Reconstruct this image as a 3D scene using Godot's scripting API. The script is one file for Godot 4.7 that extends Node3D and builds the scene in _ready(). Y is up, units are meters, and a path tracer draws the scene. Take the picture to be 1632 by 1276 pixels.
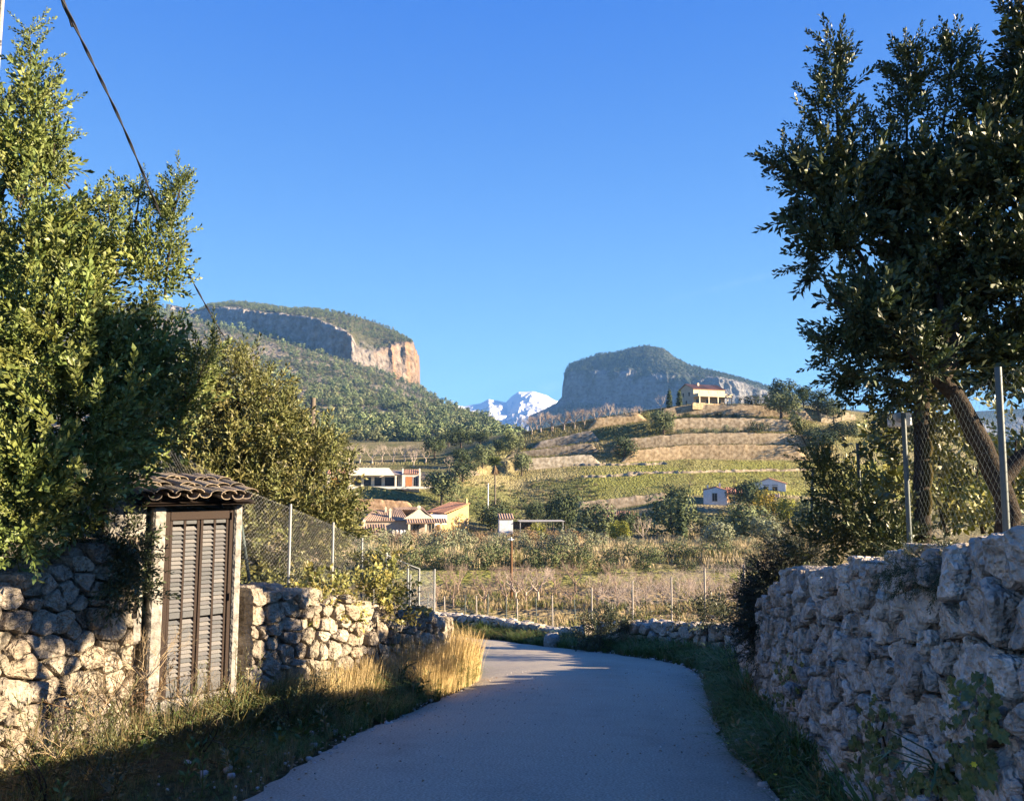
extends Node3D
# A lane between dry stone walls in a Mediterranean valley, terraced hill and cliff mountains behind. Units are metres, y up, the lane runs towards -z.

const F := 1226.0
const EYE := 1.56
const TILT := 0.09913
var cs := cos(TILT)
var sn := sin(TILT)
var rng := RandomNumberGenerator.new()
var names := {}
var fn := FastNoiseLite.new()
var fn2 := FastNoiseLite.new()
var fn3 := FastNoiseLite.new()
var M := {}
var tex := {}

# ---------- small helpers ----------
func ry(py: float, px := 816.0) -> Vector2:
	var dy := (638.0 - py) / F
	var z := cs - dy * sn
	return Vector2((px - 816.0) / F / z, (dy * cs + sn) / z)

func P(px: float, py: float, d: float) -> Vector3:
	var r := ry(py, px)
	return Vector3(r.x * d, EYE + r.y * d, -d)

func rf(a: float, b: float) -> float:
	return rng.randf_range(a, b)

func rdir() -> Vector3:
	var z := rf(-1, 1)
	var a := rf(0, TAU)
	var s := sqrt(1 - z * z)
	return Vector3(s * cos(a), z, s * sin(a))

func lin(r: float, g: float, b: float) -> Color:
	return Color(r, g, b)

func numbered(parent: Node, called: String) -> String:
	var key := str(parent.get_instance_id()) + called
	var k: int = names.get(key, 0)
	names[key] = k + 1
	return called if k == 0 else "%s_%03d" % [called, k]

func tag(o: Node, label: String, category: String, group := "", kind := "") -> Node:
	if label: o.set_meta("label", label)
	if category: o.set_meta("category", category)
	if group: o.set_meta("group", group)
	if kind: o.set_meta("kind", kind)
	return o

func thing(called: String, label: String, category: String, at := Vector3.ZERO, turn := 0.0, group := "", kind := "") -> Node3D:
	var o := Node3D.new()
	o.name = numbered(self, called)
	add_child(o)
	o.position = at
	o.rotation.y = turn
	tag(o, label, category, group, kind)
	return o

func part(called: String, mesh: Mesh, mat: Material, parent: Node, at := Transform3D(), kind := "") -> MeshInstance3D:
	var o := MeshInstance3D.new()
	o.name = numbered(parent, called)
	o.mesh = mesh
	o.material_override = null
	if mesh.get_surface_count() and mesh is ArrayMesh:
		for i in mesh.get_surface_count():
			o.set_surface_override_material(i, mat)
	elif mesh is PrimitiveMesh:
		mesh.material = mat
	o.transform = at
	if kind: o.set_meta("kind", kind)
	parent.add_child(o)
	return o

func struct(called: String, mesh: Mesh, mat: Material) -> MeshInstance3D:
	return part(called, mesh, mat, self, Transform3D(), "structure")

func multi(called: String, mesh: Mesh, mat: Material, xs: Array, cols: Array, parent: Node) -> MultiMeshInstance3D:
	var mm := MultiMesh.new()
	mm.transform_format = MultiMesh.TRANSFORM_3D
	mm.use_colors = true
	mm.mesh = mesh
	mm.instance_count = xs.size()
	for i in xs.size():
		mm.set_instance_transform(i, xs[i])
		mm.set_instance_color(i, cols[i])
	var o := MultiMeshInstance3D.new()
	o.name = numbered(parent, called)
	o.multimesh = mm
	o.material_override = mat
	o.set_meta("kind", "stuff")
	parent.add_child(o)
	return o

func copy(o: Node3D, label: String, at: Vector3, turn := 0.0, size := Vector3.ONE) -> Node3D:
	var c: Node3D = o.duplicate()
	var base := String(o.name)
	if base.length() > 4 and base[base.length() - 4] == "_" and base.right(3).is_valid_int(): base = base.left(base.length() - 4)
	c.name = numbered(self, base)
	add_child(c)
	c.position = at
	c.rotation.y = turn
	c.scale = size
	if label: c.set_meta("label", label)
	return c

# a mesh under construction; triangles are given counter-clockwise as seen from outside
class MB:
	var v := PackedVector3Array()
	var n := PackedVector3Array()
	var c := PackedColorArray()
	var uv := PackedVector2Array()
	var ix := PackedInt32Array()
	var col := Color(1, 1, 1)

	func tri(a: Vector3, b: Vector3, d: Vector3) -> void:
		var nn := (b - a).cross(d - a).normalized()
		var i := v.size()
		v.append(a); v.append(b); v.append(d)
		n.append(nn); n.append(nn); n.append(nn)
		c.append(col); c.append(col); c.append(col)
		ix.append(i); ix.append(i + 2); ix.append(i + 1)

	func quad(a: Vector3, b: Vector3, d: Vector3, e: Vector3) -> void:
		var nn := (b - a).cross(e - a).normalized()
		var i := v.size()
		v.append(a); v.append(b); v.append(d); v.append(e)
		for k in 4:
			n.append(nn); c.append(col)
		for k in [0, 2, 1, 0, 3, 2]: ix.append(i + k)

	func box(lo: Vector3, hi: Vector3) -> void:
		var p := func(x, y, z): return Vector3(hi.x if x else lo.x, hi.y if y else lo.y, hi.z if z else lo.z)
		quad(p.call(0, 0, 1), p.call(1, 0, 1), p.call(1, 1, 1), p.call(0, 1, 1))
		quad(p.call(1, 0, 0), p.call(0, 0, 0), p.call(0, 1, 0), p.call(1, 1, 0))
		quad(p.call(1, 0, 1), p.call(1, 0, 0), p.call(1, 1, 0), p.call(1, 1, 1))
		quad(p.call(0, 0, 0), p.call(0, 0, 1), p.call(0, 1, 1), p.call(0, 1, 0))
		quad(p.call(0, 1, 1), p.call(1, 1, 1), p.call(1, 1, 0), p.call(0, 1, 0))
		quad(p.call(0, 0, 0), p.call(1, 0, 0), p.call(1, 0, 1), p.call(0, 0, 1))

	# a box with chamfered edges seen at its long sides
	func cbox(lo: Vector3, hi: Vector3, b: float) -> void:
		var m := (lo + hi) / 2.0
		var h := (hi - lo) / 2.0
		b = minf(b, minf(h.x, minf(h.y, h.z)) * 0.9)
		var f := func(x: Vector3) -> Vector3: return m + x
		for s in [-1.0, 1.0]:
			var X: float = s * h.x
			var Y: float = s * h.y
			var Z: float = s * h.z
			var a := [Vector3(X, -h.y + b, -h.z + b), Vector3(X, h.y - b, -h.z + b), Vector3(X, h.y - b, h.z - b), Vector3(X, -h.y + b, h.z - b)]
			var d := [Vector3(-h.x + b, Y, h.z - b), Vector3(h.x - b, Y, h.z - b), Vector3(h.x - b, Y, -h.z + b), Vector3(-h.x + b, Y, -h.z + b)]
			var e := [Vector3(-h.x + b, -h.y + b, Z), Vector3(h.x - b, -h.y + b, Z), Vector3(h.x - b, h.y - b, Z), Vector3(-h.x + b, h.y - b, Z)]
			for q in [a, d, e]:
				if s > 0: quad(f.call(q[0]), f.call(q[1]), f.call(q[2]), f.call(q[3]))
				else: quad(f.call(q[3]), f.call(q[2]), f.call(q[1]), f.call(q[0]))
		for s in [-1.0, 1.0]:
			for t in [-1.0, 1.0]:
				var w: bool = s * t > 0
				var q1 := [Vector3(s * h.x, t * (h.y - b), -h.z + b), Vector3(s * (h.x - b), t * h.y, -h.z + b), Vector3(s * (h.x - b), t * h.y, h.z - b), Vector3(s * h.x, t * (h.y - b), h.z - b)]
				var q2 := [Vector3(s * h.x, -h.y + b, t * (h.z - b)), Vector3(s * h.x, h.y - b, t * (h.z - b)), Vector3(s * (h.x - b), h.y - b, t * h.z), Vector3(s * (h.x - b), -h.y + b, t * h.z)]
				var q3 := [Vector3(-h.x + b, s * h.y, t * (h.z - b)), Vector3(-h.x + b, s * (h.y - b), t * h.z), Vector3(h.x - b, s * (h.y - b), t * h.z), Vector3(h.x - b, s * h.y, t * (h.z - b))]
				for q in [q1, q2, q3]:
					if w: quad(f.call(q[0]), f.call(q[1]), f.call(q[2]), f.call(q[3]))
					else: quad(f.call(q[3]), f.call(q[2]), f.call(q[1]), f.call(q[0]))

	func tube(pts: Array, rad: Array, sides := 6, caps := true) -> void:
		var first := v.size()
		var m := pts.size()
		var ref := Vector3.UP
		if absf((pts[m - 1] - pts[0]).normalized().y) > 0.9: ref = Vector3.RIGHT
		for i in m:
			var t: Vector3 = (pts[mini(i + 1, m - 1)] - pts[maxi(i - 1, 0)]).normalized()
			var a := t.cross(ref).normalized()
			var b := t.cross(a)
			for k in sides:
				var an := TAU * k / sides
				var d := a * cos(an) + b * sin(an)
				v.append(pts[i] + d * rad[i]); n.append(d); c.append(col)
		for i in m - 1:
			for k in sides:
				var p := first + i * sides + k
				var q := first + i * sides + (k + 1) % sides
				ix.append(p); ix.append(p + sides); ix.append(q)
				ix.append(q); ix.append(p + sides); ix.append(q + sides)
		if caps:
			for e in [0, m - 1]:
				for k in sides - 2:
					var o: int = first + e * sides
					if e == 0:
						ix.append(o); ix.append(o + k + 1); ix.append(o + k + 2)
					else:
						ix.append(o); ix.append(o + k + 2); ix.append(o + k + 1)

	# a grid of rows x cols points, row-major, normals smoothed
	func grid(p: PackedVector3Array, cols: PackedColorArray, w: int, flip := false) -> void:
		var first := v.size()
		var h := p.size() / w
		var nn := PackedVector3Array()
		nn.resize(p.size())
		for r in h:
			for q in w:
				var i := r * w + q
				var dx := p[i + 1 if q < w - 1 else i] - p[i - 1 if q > 0 else i]
				var dy := p[i + w if r < h - 1 else i] - p[i - w if r > 0 else i]
				var k := dx.cross(dy).normalized()
				nn[i] = -k if flip else k
		v.append_array(p); n.append_array(nn); c.append_array(cols)
		for r in h - 1:
			for q in w - 1:
				var a := first + r * w + q
				if flip:
					ix.append(a); ix.append(a + 1); ix.append(a + w)
					ix.append(a + 1); ix.append(a + w + 1); ix.append(a + w)
				else:
					ix.append(a); ix.append(a + w); ix.append(a + 1)
					ix.append(a + 1); ix.append(a + w); ix.append(a + w + 1)

	func mesh() -> ArrayMesh:
		var arr := []
		arr.resize(Mesh.ARRAY_MAX)
		arr[Mesh.ARRAY_VERTEX] = v
		arr[Mesh.ARRAY_NORMAL] = n
		arr[Mesh.ARRAY_COLOR] = c
		arr[Mesh.ARRAY_INDEX] = ix
		var am := ArrayMesh.new()
		if v.size() and ix.size():
			am.add_surface_from_arrays(Mesh.PRIMITIVE_TRIANGLES, arr)
		return am

func noise_tex(key: String, freq: float, lo: Color, hi: Color, oct := 4, kind := FastNoiseLite.TYPE_SIMPLEX_SMOOTH, mid := 0.5) -> NoiseTexture2D:
	if tex.has(key): return tex[key]
	var n := FastNoiseLite.new()
	n.noise_type = kind
	n.seed = key.hash() % 1000
	n.frequency = freq
	n.fractal_octaves = oct
	n.fractal_type = FastNoiseLite.FRACTAL_FBM
	var t := NoiseTexture2D.new()
	t.width = 512
	t.height = 512
	t.seamless = true
	var g := Gradient.new()
	g.set_color(0, lo)
	g.set_color(1, hi)
	g.add_point(mid, lo.lerp(hi, 0.55))
	t.color_ramp = g
	t.noise = n
	tex[key] = t
	return t

# colour is linear; the vertex and copy colours multiply it
func mat(key: String, col: Color, rough := 0.9, albedo: Texture2D = null, per_m := 1.0, bump: Texture2D = null, relief := 0.0, spec := 0.5, back := 0.0) -> StandardMaterial3D:
	var m := StandardMaterial3D.new()
	m.resource_name = key
	m.albedo_color = col.linear_to_srgb()
	m.vertex_color_use_as_albedo = true
	m.roughness = rough
	m.metallic_specular = spec
	if albedo:
		m.albedo_texture = albedo
	if bump:
		m.heightmap_enabled = true
		m.heightmap_texture = bump
		m.heightmap_scale = relief
	if albedo or bump:
		m.uv1_triplanar = true
		m.uv1_world_triplanar = true
		m.uv1_scale = Vector3.ONE * per_m
	if back > 0:
		m.backlight_enabled = true
		m.backlight = Color(back, back, back * 0.4).linear_to_srgb()
		m.backlight = Color(back, back, back * 0.5)
	M[key] = m
	return m

# Catmull-Rom through points given at equal parameter steps
func cr(p: Array, t: float):
	var i := clampi(int(floor(t)), 0, p.size() - 2)
	var f := t - i
	var a = p[maxi(i - 1, 0)]
	var b = p[i]
	var c = p[i + 1]
	var d = p[mini(i + 2, p.size() - 1)]
	return 0.5 * (2.0 * b + (c - a) * f + (2.0 * a - 5.0 * b + 4.0 * c - d) * f * f + (3.0 * b - a - 3.0 * c + d) * f * f * f)

# terrain lofted between depth profiles; a profile is a list of (depth, height) at one bearing
class Loft:
	var us: Array
	var ks: Array   # per bearing: Array of Vector2(depth, slope of sight)
	var noise: FastNoiseLite
	var amp := 0.0
	var rough := 0.0
	func at(u: float, k: float) -> Vector3:
		var i := 0
		while i < us.size() - 2 and u > us[i + 1]: i += 1
		var f := clampf((u - us[i]) / (us[i + 1] - us[i]), 0, 1)
		var j := clampi(int(k), 0, ks[0].size() - 2)
		var g := k - j
		var a: Vector2 = ks[i][j].lerp(ks[i][j + 1], g)
		var b: Vector2 = ks[i + 1][j].lerp(ks[i + 1][j + 1], g)
		var q := a.lerp(b, f)
		var x := (u - 816.0) / 1226.0 * q.x
		var y := q.y
		if amp > 0: y += amp * q.x * noise.get_noise_2d(x * 40.0 / (q.x + 20.0) , q.x * 0.6)
		return Vector3(x, y, -q.x)

func loft(us: Array, prof: Array) -> Loft:
	var l := Loft.new()
	l.us = us
	for p in prof:
		var row := []
		for i in range(0, p.size(), 2):
			var d: float = p[i]
			var h: float = p[i + 1]
			row.append(Vector2(d, h if h < 100 else EYE + ry(h).y * d))
		l.ks.append(row)
	return l

var terrain: Loft
var RL := []   # lane edges and wall feet, as Vector3
var RR := []
var WL := []
var WR := []

func _ready() -> void:
	# ---------- camera, sky, sun, exposure, air ----------
	rng.seed = 20417
	var cam := Camera3D.new()
	cam.name = "camera"
	cam.keep_aspect = Camera3D.KEEP_HEIGHT
	cam.fov = rad_to_deg(2.0 * atan(638.0 / F))
	cam.near = 0.05
	cam.far = 30000.0
	add_child(cam)
	cam.position = Vector3(0, EYE, 0)
	cam.rotation.x = TILT
	cam.current = true

	var env := Environment.new()
	env.background_mode = Environment.BG_SKY
	var sky := Sky.new()
	var sm := ProceduralSkyMaterial.new()
	sm.sky_top_color = Color8(24, 97, 200)
	sm.sky_horizon_color = Color8(152, 217, 255)
	sm.sky_curve = 0.2
	sm.sky_energy_multiplier = 1.0
	sm.ground_horizon_color = Color8(150, 150, 140)
	sm.ground_bottom_color = Color8(90, 88, 75)
	sm.sun_angle_max = 25.0
	sm.sun_curve = 0.12
	sm.sky_cover = contrail()
	sm.sky_cover_modulate = Color(1, 1, 1, 1)
	sky.sky_material = sm
	env.sky = sky
	env.background_energy_multiplier = 0.235
	env.tonemap_mode = Environment.TONE_MAPPER_LINEAR
	env.tonemap_exposure = 5.6
	env.ssao_enabled = true
	env.ssil_enabled = true
	env.sdfgi_enabled = true
	env.fog_enabled = true
	env.fog_density = 0.00008
	env.fog_light_color = Color(0.50, 0.73, 1.0)
	var we := WorldEnvironment.new()
	we.name = "world_environment"
	we.environment = env
	add_child(we)

	var sun := DirectionalLight3D.new()
	sun.name = "sun"
	sun.light_color = Color(1.0, 0.90, 0.76)
	sun.light_energy = 1.6
	sun.light_angular_distance = 0.5
	sun.shadow_enabled = true
	add_child(sun)
	var el := deg_to_rad(15.5)
	var az := deg_to_rad(11.0)
	var to_sun := Vector3(cos(el) * cos(az), sin(el), cos(el) * sin(az))
	sun.look_at_from_position(to_sun * 50.0, Vector3.ZERO, Vector3.UP)

	materials()
	layout()
	build_ground()
	build_mountains()
	build_terraces()
	build_walls()
	build_hut()
	build_houses()
	build_near_trees()
	build_fences()
	build_valley_plants()
	build_verges()
	build_poles()

func contrail() -> Texture2D:
	# thin high vapour trail and a wisp of cloud above the snow, in a clear sky
	var w := 2048
	var h := 1024
	var im := Image.create(w, h, false, Image.FORMAT_RGBA8)
	im.fill(Color(0, 0, 0, 0))
	var nz := FastNoiseLite.new()
	nz.seed = 5
	nz.frequency = 0.05
	for i in 160:
		var f := i / 159.0
		spot(im, lerpf(1060, 1300, f), lerpf(478, 416, f), 0.9 + 0.3 * f, (0.02 + 0.055 * f) * (0.75 + 0.5 * nz.get_noise_1d(i)))
	for i in 40:
		var f := i / 39.0
		spot(im, lerpf(850, 898, f), lerpf(620, 611, f) + 3 * nz.get_noise_1d(i * 4), 1.8, 0.05 * sin(f * PI))
	return ImageTexture.create_from_image(im)

func spot(im: Image, px: float, py: float, r: float, a: float) -> void:
	var q := ry(py)
	var d := Vector3((px - 816.0) / F / (cs - (638.0 - py) / F * sn), q.y, -1).normalized()
	var u := (atan2(d.x, -d.z) / TAU + 1.0) * im.get_width()
	var v := (0.5 - asin(d.y) / PI) * im.get_height()
	for y in range(int(v) - 4, int(v) + 5):
		for x in range(int(u) - 4, int(u) + 5):
			var k := a * exp(-(Vector2(x, y) - Vector2(u, v)).length_squared() / (r * r))
			if k > 0.004:
				var o := im.get_pixel(posmod(x, im.get_width()), y)
				im.set_pixel(posmod(x, im.get_width()), y, Color(1, 1, 1, maxf(o.a, k)))

func materials() -> void:
	fn.seed = 3
	fn.frequency = 0.9
	fn.fractal_octaves = 4
	fn3.noise_type = FastNoiseLite.TYPE_CELLULAR
	fn3.cellular_return_type = FastNoiseLite.RETURN_CELL_VALUE
	fn3.frequency = 1.0
	fn3.fractal_type = FastNoiseLite.FRACTAL_NONE
	fn2.seed = 11
	fn2.frequency = 0.02
	fn2.fractal_octaves = 4
	var blot := noise_tex("blotch", 0.012, Color(0.50, 0.50, 0.49), Color(1, 0.99, 0.97), 6, FastNoiseLite.TYPE_SIMPLEX_SMOOTH, 0.42)
	var grain := noise_tex("grain", 0.06, Color(0.62, 0.61, 0.60), Color(1, 1, 1), 5)
	var pits := noise_tex("pits", 0.025, Color.BLACK, Color.WHITE, 6)
	var soil := noise_tex("soil", 0.02, Color(0.55, 0.53, 0.5), Color(1, 1, 1), 6)
	mat("stone", lin(1, 1, 1), 0.95, blot, 1.6, pits, 5.0, 0.2)
	mat("rubble", lin(0.15, 0.125, 0.10), 1.0, blot, 2.0, pits, 5.0, 0.1)
	mat("warm_rubble", lin(0.30, 0.255, 0.20), 1.0, blot, 2.0, pits, 5.0, 0.1)
	mat("road", lin(0.58, 0.515, 0.40), 0.92, noise_tex("asphalt", 0.09, Color(0.62, 0.62, 0.63), Color(1, 1, 1), 6), 0.7, noise_tex("chips", 0.2, Color.BLACK, Color.WHITE, 3), 0.5, 0.25)
	var ck := FastNoiseLite.new()
	ck.noise_type = FastNoiseLite.TYPE_CELLULAR
	ck.cellular_return_type = FastNoiseLite.RETURN_DISTANCE2_SUB
	ck.frequency = 0.011
	ck.seed = 44
	ck.domain_warp_enabled = true
	ck.domain_warp_amplitude = 30.0
	ck.domain_warp_frequency = 0.02
	var ct := NoiseTexture2D.new()
	ct.width = 1024
	ct.height = 1024
	ct.seamless = true
	ct.noise = ck
	var cg := Gradient.new()
	cg.set_color(0, Color(0.62, 0.62, 0.63))
	cg.set_color(1, Color(1, 1, 1))
	cg.add_point(0.035, Color(0.97, 0.97, 0.97))
	ct.color_ramp = cg
	M["road"].detail_enabled = true
	M["road"].detail_albedo = ct
	M["road"].detail_blend_mode = BaseMaterial3D.BLEND_MODE_MUL
	M["road"].detail_uv_layer = BaseMaterial3D.DETAIL_UV_2
	M["road"].uv2_triplanar = true
	M["road"].uv2_world_triplanar = true
	M["road"].uv2_scale = Vector3(0.16, 0.16, 0.16)
	mat("earth", lin(1, 1, 1), 1.0, soil, 0.6, pits, 4.0, 0.1)
	mat("valley", lin(1, 1, 1), 1.0, soil, 0.05, noise_tex("tufts", 0.05, Color.BLACK, Color.WHITE, 5), 60.0, 0.05)
	mat("terrace_stone", lin(1, 1, 1), 1.0, noise_tex("rows", 0.014, Color(0.55, 0.52, 0.48), Color(1, 1, 1), 6), 0.10, noise_tex("cells", 0.045, Color.BLACK, Color.WHITE, 2, FastNoiseLite.TYPE_CELLULAR), 3.0, 0.1)
	mat("crag", lin(1, 1, 1), 1.0, noise_tex("strata", 0.02, Color(0.55, 0.53, 0.51), Color(1, 1, 1), 6), 0.006, pits, 700.0, 0.05)
	mat("snow_rock", lin(1, 1, 1), 0.9, null, 1.0, null, 0.0, 0.1)
	mat("bark", lin(0.085, 0.072, 0.06), 1.0, blot, 4.0, pits, 1.1, 0.1)
	mat("twig", lin(1, 1, 1), 1.0, null, 1, null, 0, 0.1)
	mat("leaf", lin(1, 1, 1), 0.42, null, 1, null, 0, 0.35, 0.35)
	mat("far_leaf", lin(1, 1, 1), 0.8, null, 1, null, 0, 0.15, 0.25)
	mat("grass", lin(1, 1, 1), 0.7, null, 1, null, 0, 0.2, 0.5)
	mat("plaster", lin(0.37, 0.36, 0.345), 0.95, blot, 1.4, pits, 1.6, 0.2)
	mat("hut_wood", lin(0.058, 0.042, 0.035), 0.75, noise_tex("wood", 0.05, Color(0.5, 0.48, 0.46), Color(1, 1, 1), 5), 6.0, pits, 0.4, 0.3)
	mat("slat_wood", lin(1, 1, 1), 0.85, tex["wood"], 7.0, pits, 0.5, 0.2)
	mat("old_tile", lin(1, 1, 1), 0.95, blot, 3.0, pits, 1.2, 0.15)
	mat("steel", lin(0.22, 0.235, 0.24), 0.5, null, 1, null, 0, 0.5)
	M["steel"].metallic = 0.35
	mat("green_steel", lin(0.065, 0.09, 0.09), 0.5)
	mat("wire", lin(0.36, 0.37, 0.37), 0.5)
	M["wire"].metallic = 0.4
	mat("cable", lin(0.03, 0.03, 0.035), 0.6)
	mat("concrete", lin(0.50, 0.47, 0.42), 0.9, grain, 1.5, pits, 0.6, 0.2)
	mat("pole_wood", lin(0.26, 0.15, 0.085), 0.9, tex["wood"], 2.0, pits, 0.8, 0.15)
	mat("grey_wood", lin(0.25, 0.215, 0.175), 0.9, tex["wood"], 2.0, pits, 0.8, 0.15)
	mat("paint", lin(1, 1, 1), 0.9, noise_tex("wash", 0.02, Color(0.86, 0.85, 0.83), Color(1, 1, 1), 4), 0.15)
	mat("roof", lin(1, 1, 1), 0.95, noise_tex("rooftone", 0.03, Color(0.62, 0.58, 0.55), Color(1, 1, 1), 4), 0.25)
	mat("pane", lin(0.02, 0.025, 0.03), 0.12)
	mat("white", lin(0.78, 0.78, 0.76), 0.6)
	mat("petal", lin(0.75, 0.6, 0.03), 0.6)
	mat("straw_stem", lin(0.34, 0.26, 0.15), 0.9)
	mat("grit", lin(1, 1, 1), 0.95)
	mat("ivy0", lin(0.050, 0.085, 0.022), 0.4, null, 1, null, 0, 0.4, 0.3)
	mat("ivy1", lin(0.065, 0.105, 0.028), 0.4, null, 1, null, 0, 0.4, 0.3)
	mat("ivy2", lin(0.040, 0.068, 0.022), 0.4, null, 1, null, 0, 0.4, 0.3)

func layout() -> void:
	var rl := [[-3.0, -10], [-2.6, 0], [-2.07, 6.2], [-1.84, 8.8], [-1.3, 11.2], [-0.85, 13.4], [-0.68, 15], [-0.75, 16.8], [-1.2, 18.8], [-2.2, 20.8], [-4, 22.6], [-8, 24.5], [-20, 27]]
	var rr := [[1.0, -10], [1.25, 0], [2.06, 6.2], [2.3, 8.6], [2.81, 11.3], [3.3, 13.6], [3.8, 16.5], [3.65, 19], [2.26, 22.4], [0.6, 25.4], [-1.04, 27.2], [-6, 29.2], [-19, 32]]
	var wl := [[-5.1, -10], [-4.95, 0], [-4.45, 6.2], [-3.95, 8.1], [-2.95, 9.4], [-1.95, 11.7], [-1.25, 13.6], [-1.3, 15.3], [-2.4, 17.0], [-4, 18.3], [-6, 19.3], [-9, 20.3], [-20, 22]]
	var wr := [[1.2, -10], [1.5, 0], [2.5, 6.2], [2.98, 8.6], [3.46, 11.4], [4.0, 14], [4.9, 17.5], [4.4, 20.8], [3.1, 23.3], [1.6, 26.2], [-0.6, 28.4], [-6, 30.8], [-19, 34]]
	for i in rl.size():
		RL.append(road_y(rl[i]))
		RR.append(road_y(rr[i]))
		var a := road_y(wl[i])
		a.y += 0.2 if i > 3 else 0.06
		WL.append(a)
		var b := road_y(wr[i])
		b.y += 0.1
		WR.append(b)
	# valley and hill: (depth, height) pairs; above 100 the second number is the row of the photograph at which the ground lies
	var us := [-2600, -900, 250, 600, 700, 820, 960, 1100, 1260, 1400, 1620, 2600, 4200]
	var near := [18, -4.5, 34, -5.0, 50, -5.8, 70, -6.8, 100, -8.4, 135, -9.7, 160, -10.5]
	var hill := [
		[172, 812, 182, 792, 183, 775, 199, 772, 206, 758, 207, 748, 225, 743, 226, 740, 240, 738, 241, 733, 262, 731, 263, 729, 290, 723, 340, 716, 400, 710, 470, 700],
		[172, 812, 182, 792, 183, 775, 199, 772, 206, 758, 207, 748, 225, 743, 226, 740, 240, 738, 241, 733, 262, 731, 263, 729, 290, 723, 340, 716, 400, 710, 470, 700],
		[172, 812, 182, 792, 183, 775, 199, 772, 206, 758, 207, 748, 225, 743, 226, 740, 240, 738, 241, 733, 262, 731, 263, 729, 290, 723, 340, 716, 400, 710, 470, 700],
		[172, 815, 182, 796, 183, 777, 199, 774, 206, 760, 207, 750, 225, 745, 226, 742, 240, 740, 241, 735, 262, 733, 263, 731, 290, 725, 340, 718, 400, 712, 470, 700],
		[172, 828, 182, 802, 183, 799, 198, 772, 206, 766, 207, 756, 225, 745, 226, 744, 240, 740, 241, 730, 262, 728, 263, 727, 290, 722, 340, 715, 400, 708, 470, 700],
		[185, 836, 200, 811, 201, 809, 218, 772, 230, 750, 231, 733, 238, 729, 239, 722, 246, 720, 247, 713, 256, 710, 257, 694, 262, 693, 290, 690, 330, 690, 420, 694],
		[185, 828, 200, 814, 201, 797, 222, 757, 232, 739, 233, 725, 238, 722, 239, 705, 246, 703, 247, 683, 256, 682, 257, 668, 262, 667, 290, 663, 330, 672, 420, 692],
		[185, 812, 200, 790, 201, 781, 222, 753, 235, 733, 236, 712, 238, 711, 239, 693, 247, 684, 248, 668, 257, 662, 258, 648, 262, 646, 290, 643, 330, 655, 420, 690],
		[185, 812, 200, 790, 201, 784, 222, 756, 235, 735, 236, 713, 238, 712, 239, 694, 247, 690, 248, 671, 257, 667, 258, 650, 262, 648, 290, 642, 330, 648, 420, 680],
		[185, 818, 200, 795, 201, 792, 222, 757, 235, 742, 236, 735, 240, 728, 241, 722, 250, 706, 251, 700, 258, 690, 259, 680, 265, 672, 290, 660, 330, 668, 420, 700],
		[185, 826, 200, 805, 201, 803, 222, 770, 235, 757, 236, 755, 240, 750, 241, 749, 250, 742, 251, 740, 258, 735, 259, 733, 265, 729, 290, 722, 330, 722, 420, 735],
		[185, 826, 200, 805, 201, 803, 222, 770, 235, 757, 236, 755, 240, 750, 241, 749, 250, 742, 251, 740, 258, 735, 259, 733, 265, 729, 290, 722, 330, 722, 420, 735],
		[185, 826, 200, 805, 201, 803, 222, 770, 235, 757, 236, 755, 240, 750, 241, 749, 250, 742, 251, 740, 258, 735, 259, 733, 265, 729, 290, 722, 330, 722, 420, 735]]
	var prof := []
	for h in hill: prof.append(near + h)
	terrain = loft(us, prof)
	terrain.noise = fn2
	terrain.amp = 0.0035

func road_y(p: Array) -> Vector3:
	var z: float = p[1]
	var y := -0.15 * z if z < 26.5 else -0.15 * 26.5 - 0.03 * (z - 26.5)
	return Vector3(p[0], y, -z)

# first ground met on the line of sight through a place of the photograph, starting at profile step k
func sight(px: float, py: float, k := 1.0) -> Vector3:
	var want := ry(py).y
	var last := terrain.at(px, k)
	var n: int = terrain.ks[0].size() - 1
	while k < n:
		k += 0.1
		var p := terrain.at(px, k)
		if (p.y - EYE) / -p.z >= want:
			var a := (last.y - EYE) / -last.z
			var b := (p.y - EYE) / -p.z
			return last.lerp(p, clampf((want - a) / maxf(b - a, 1e-6), 0, 1))
		last = p
	return last

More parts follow.
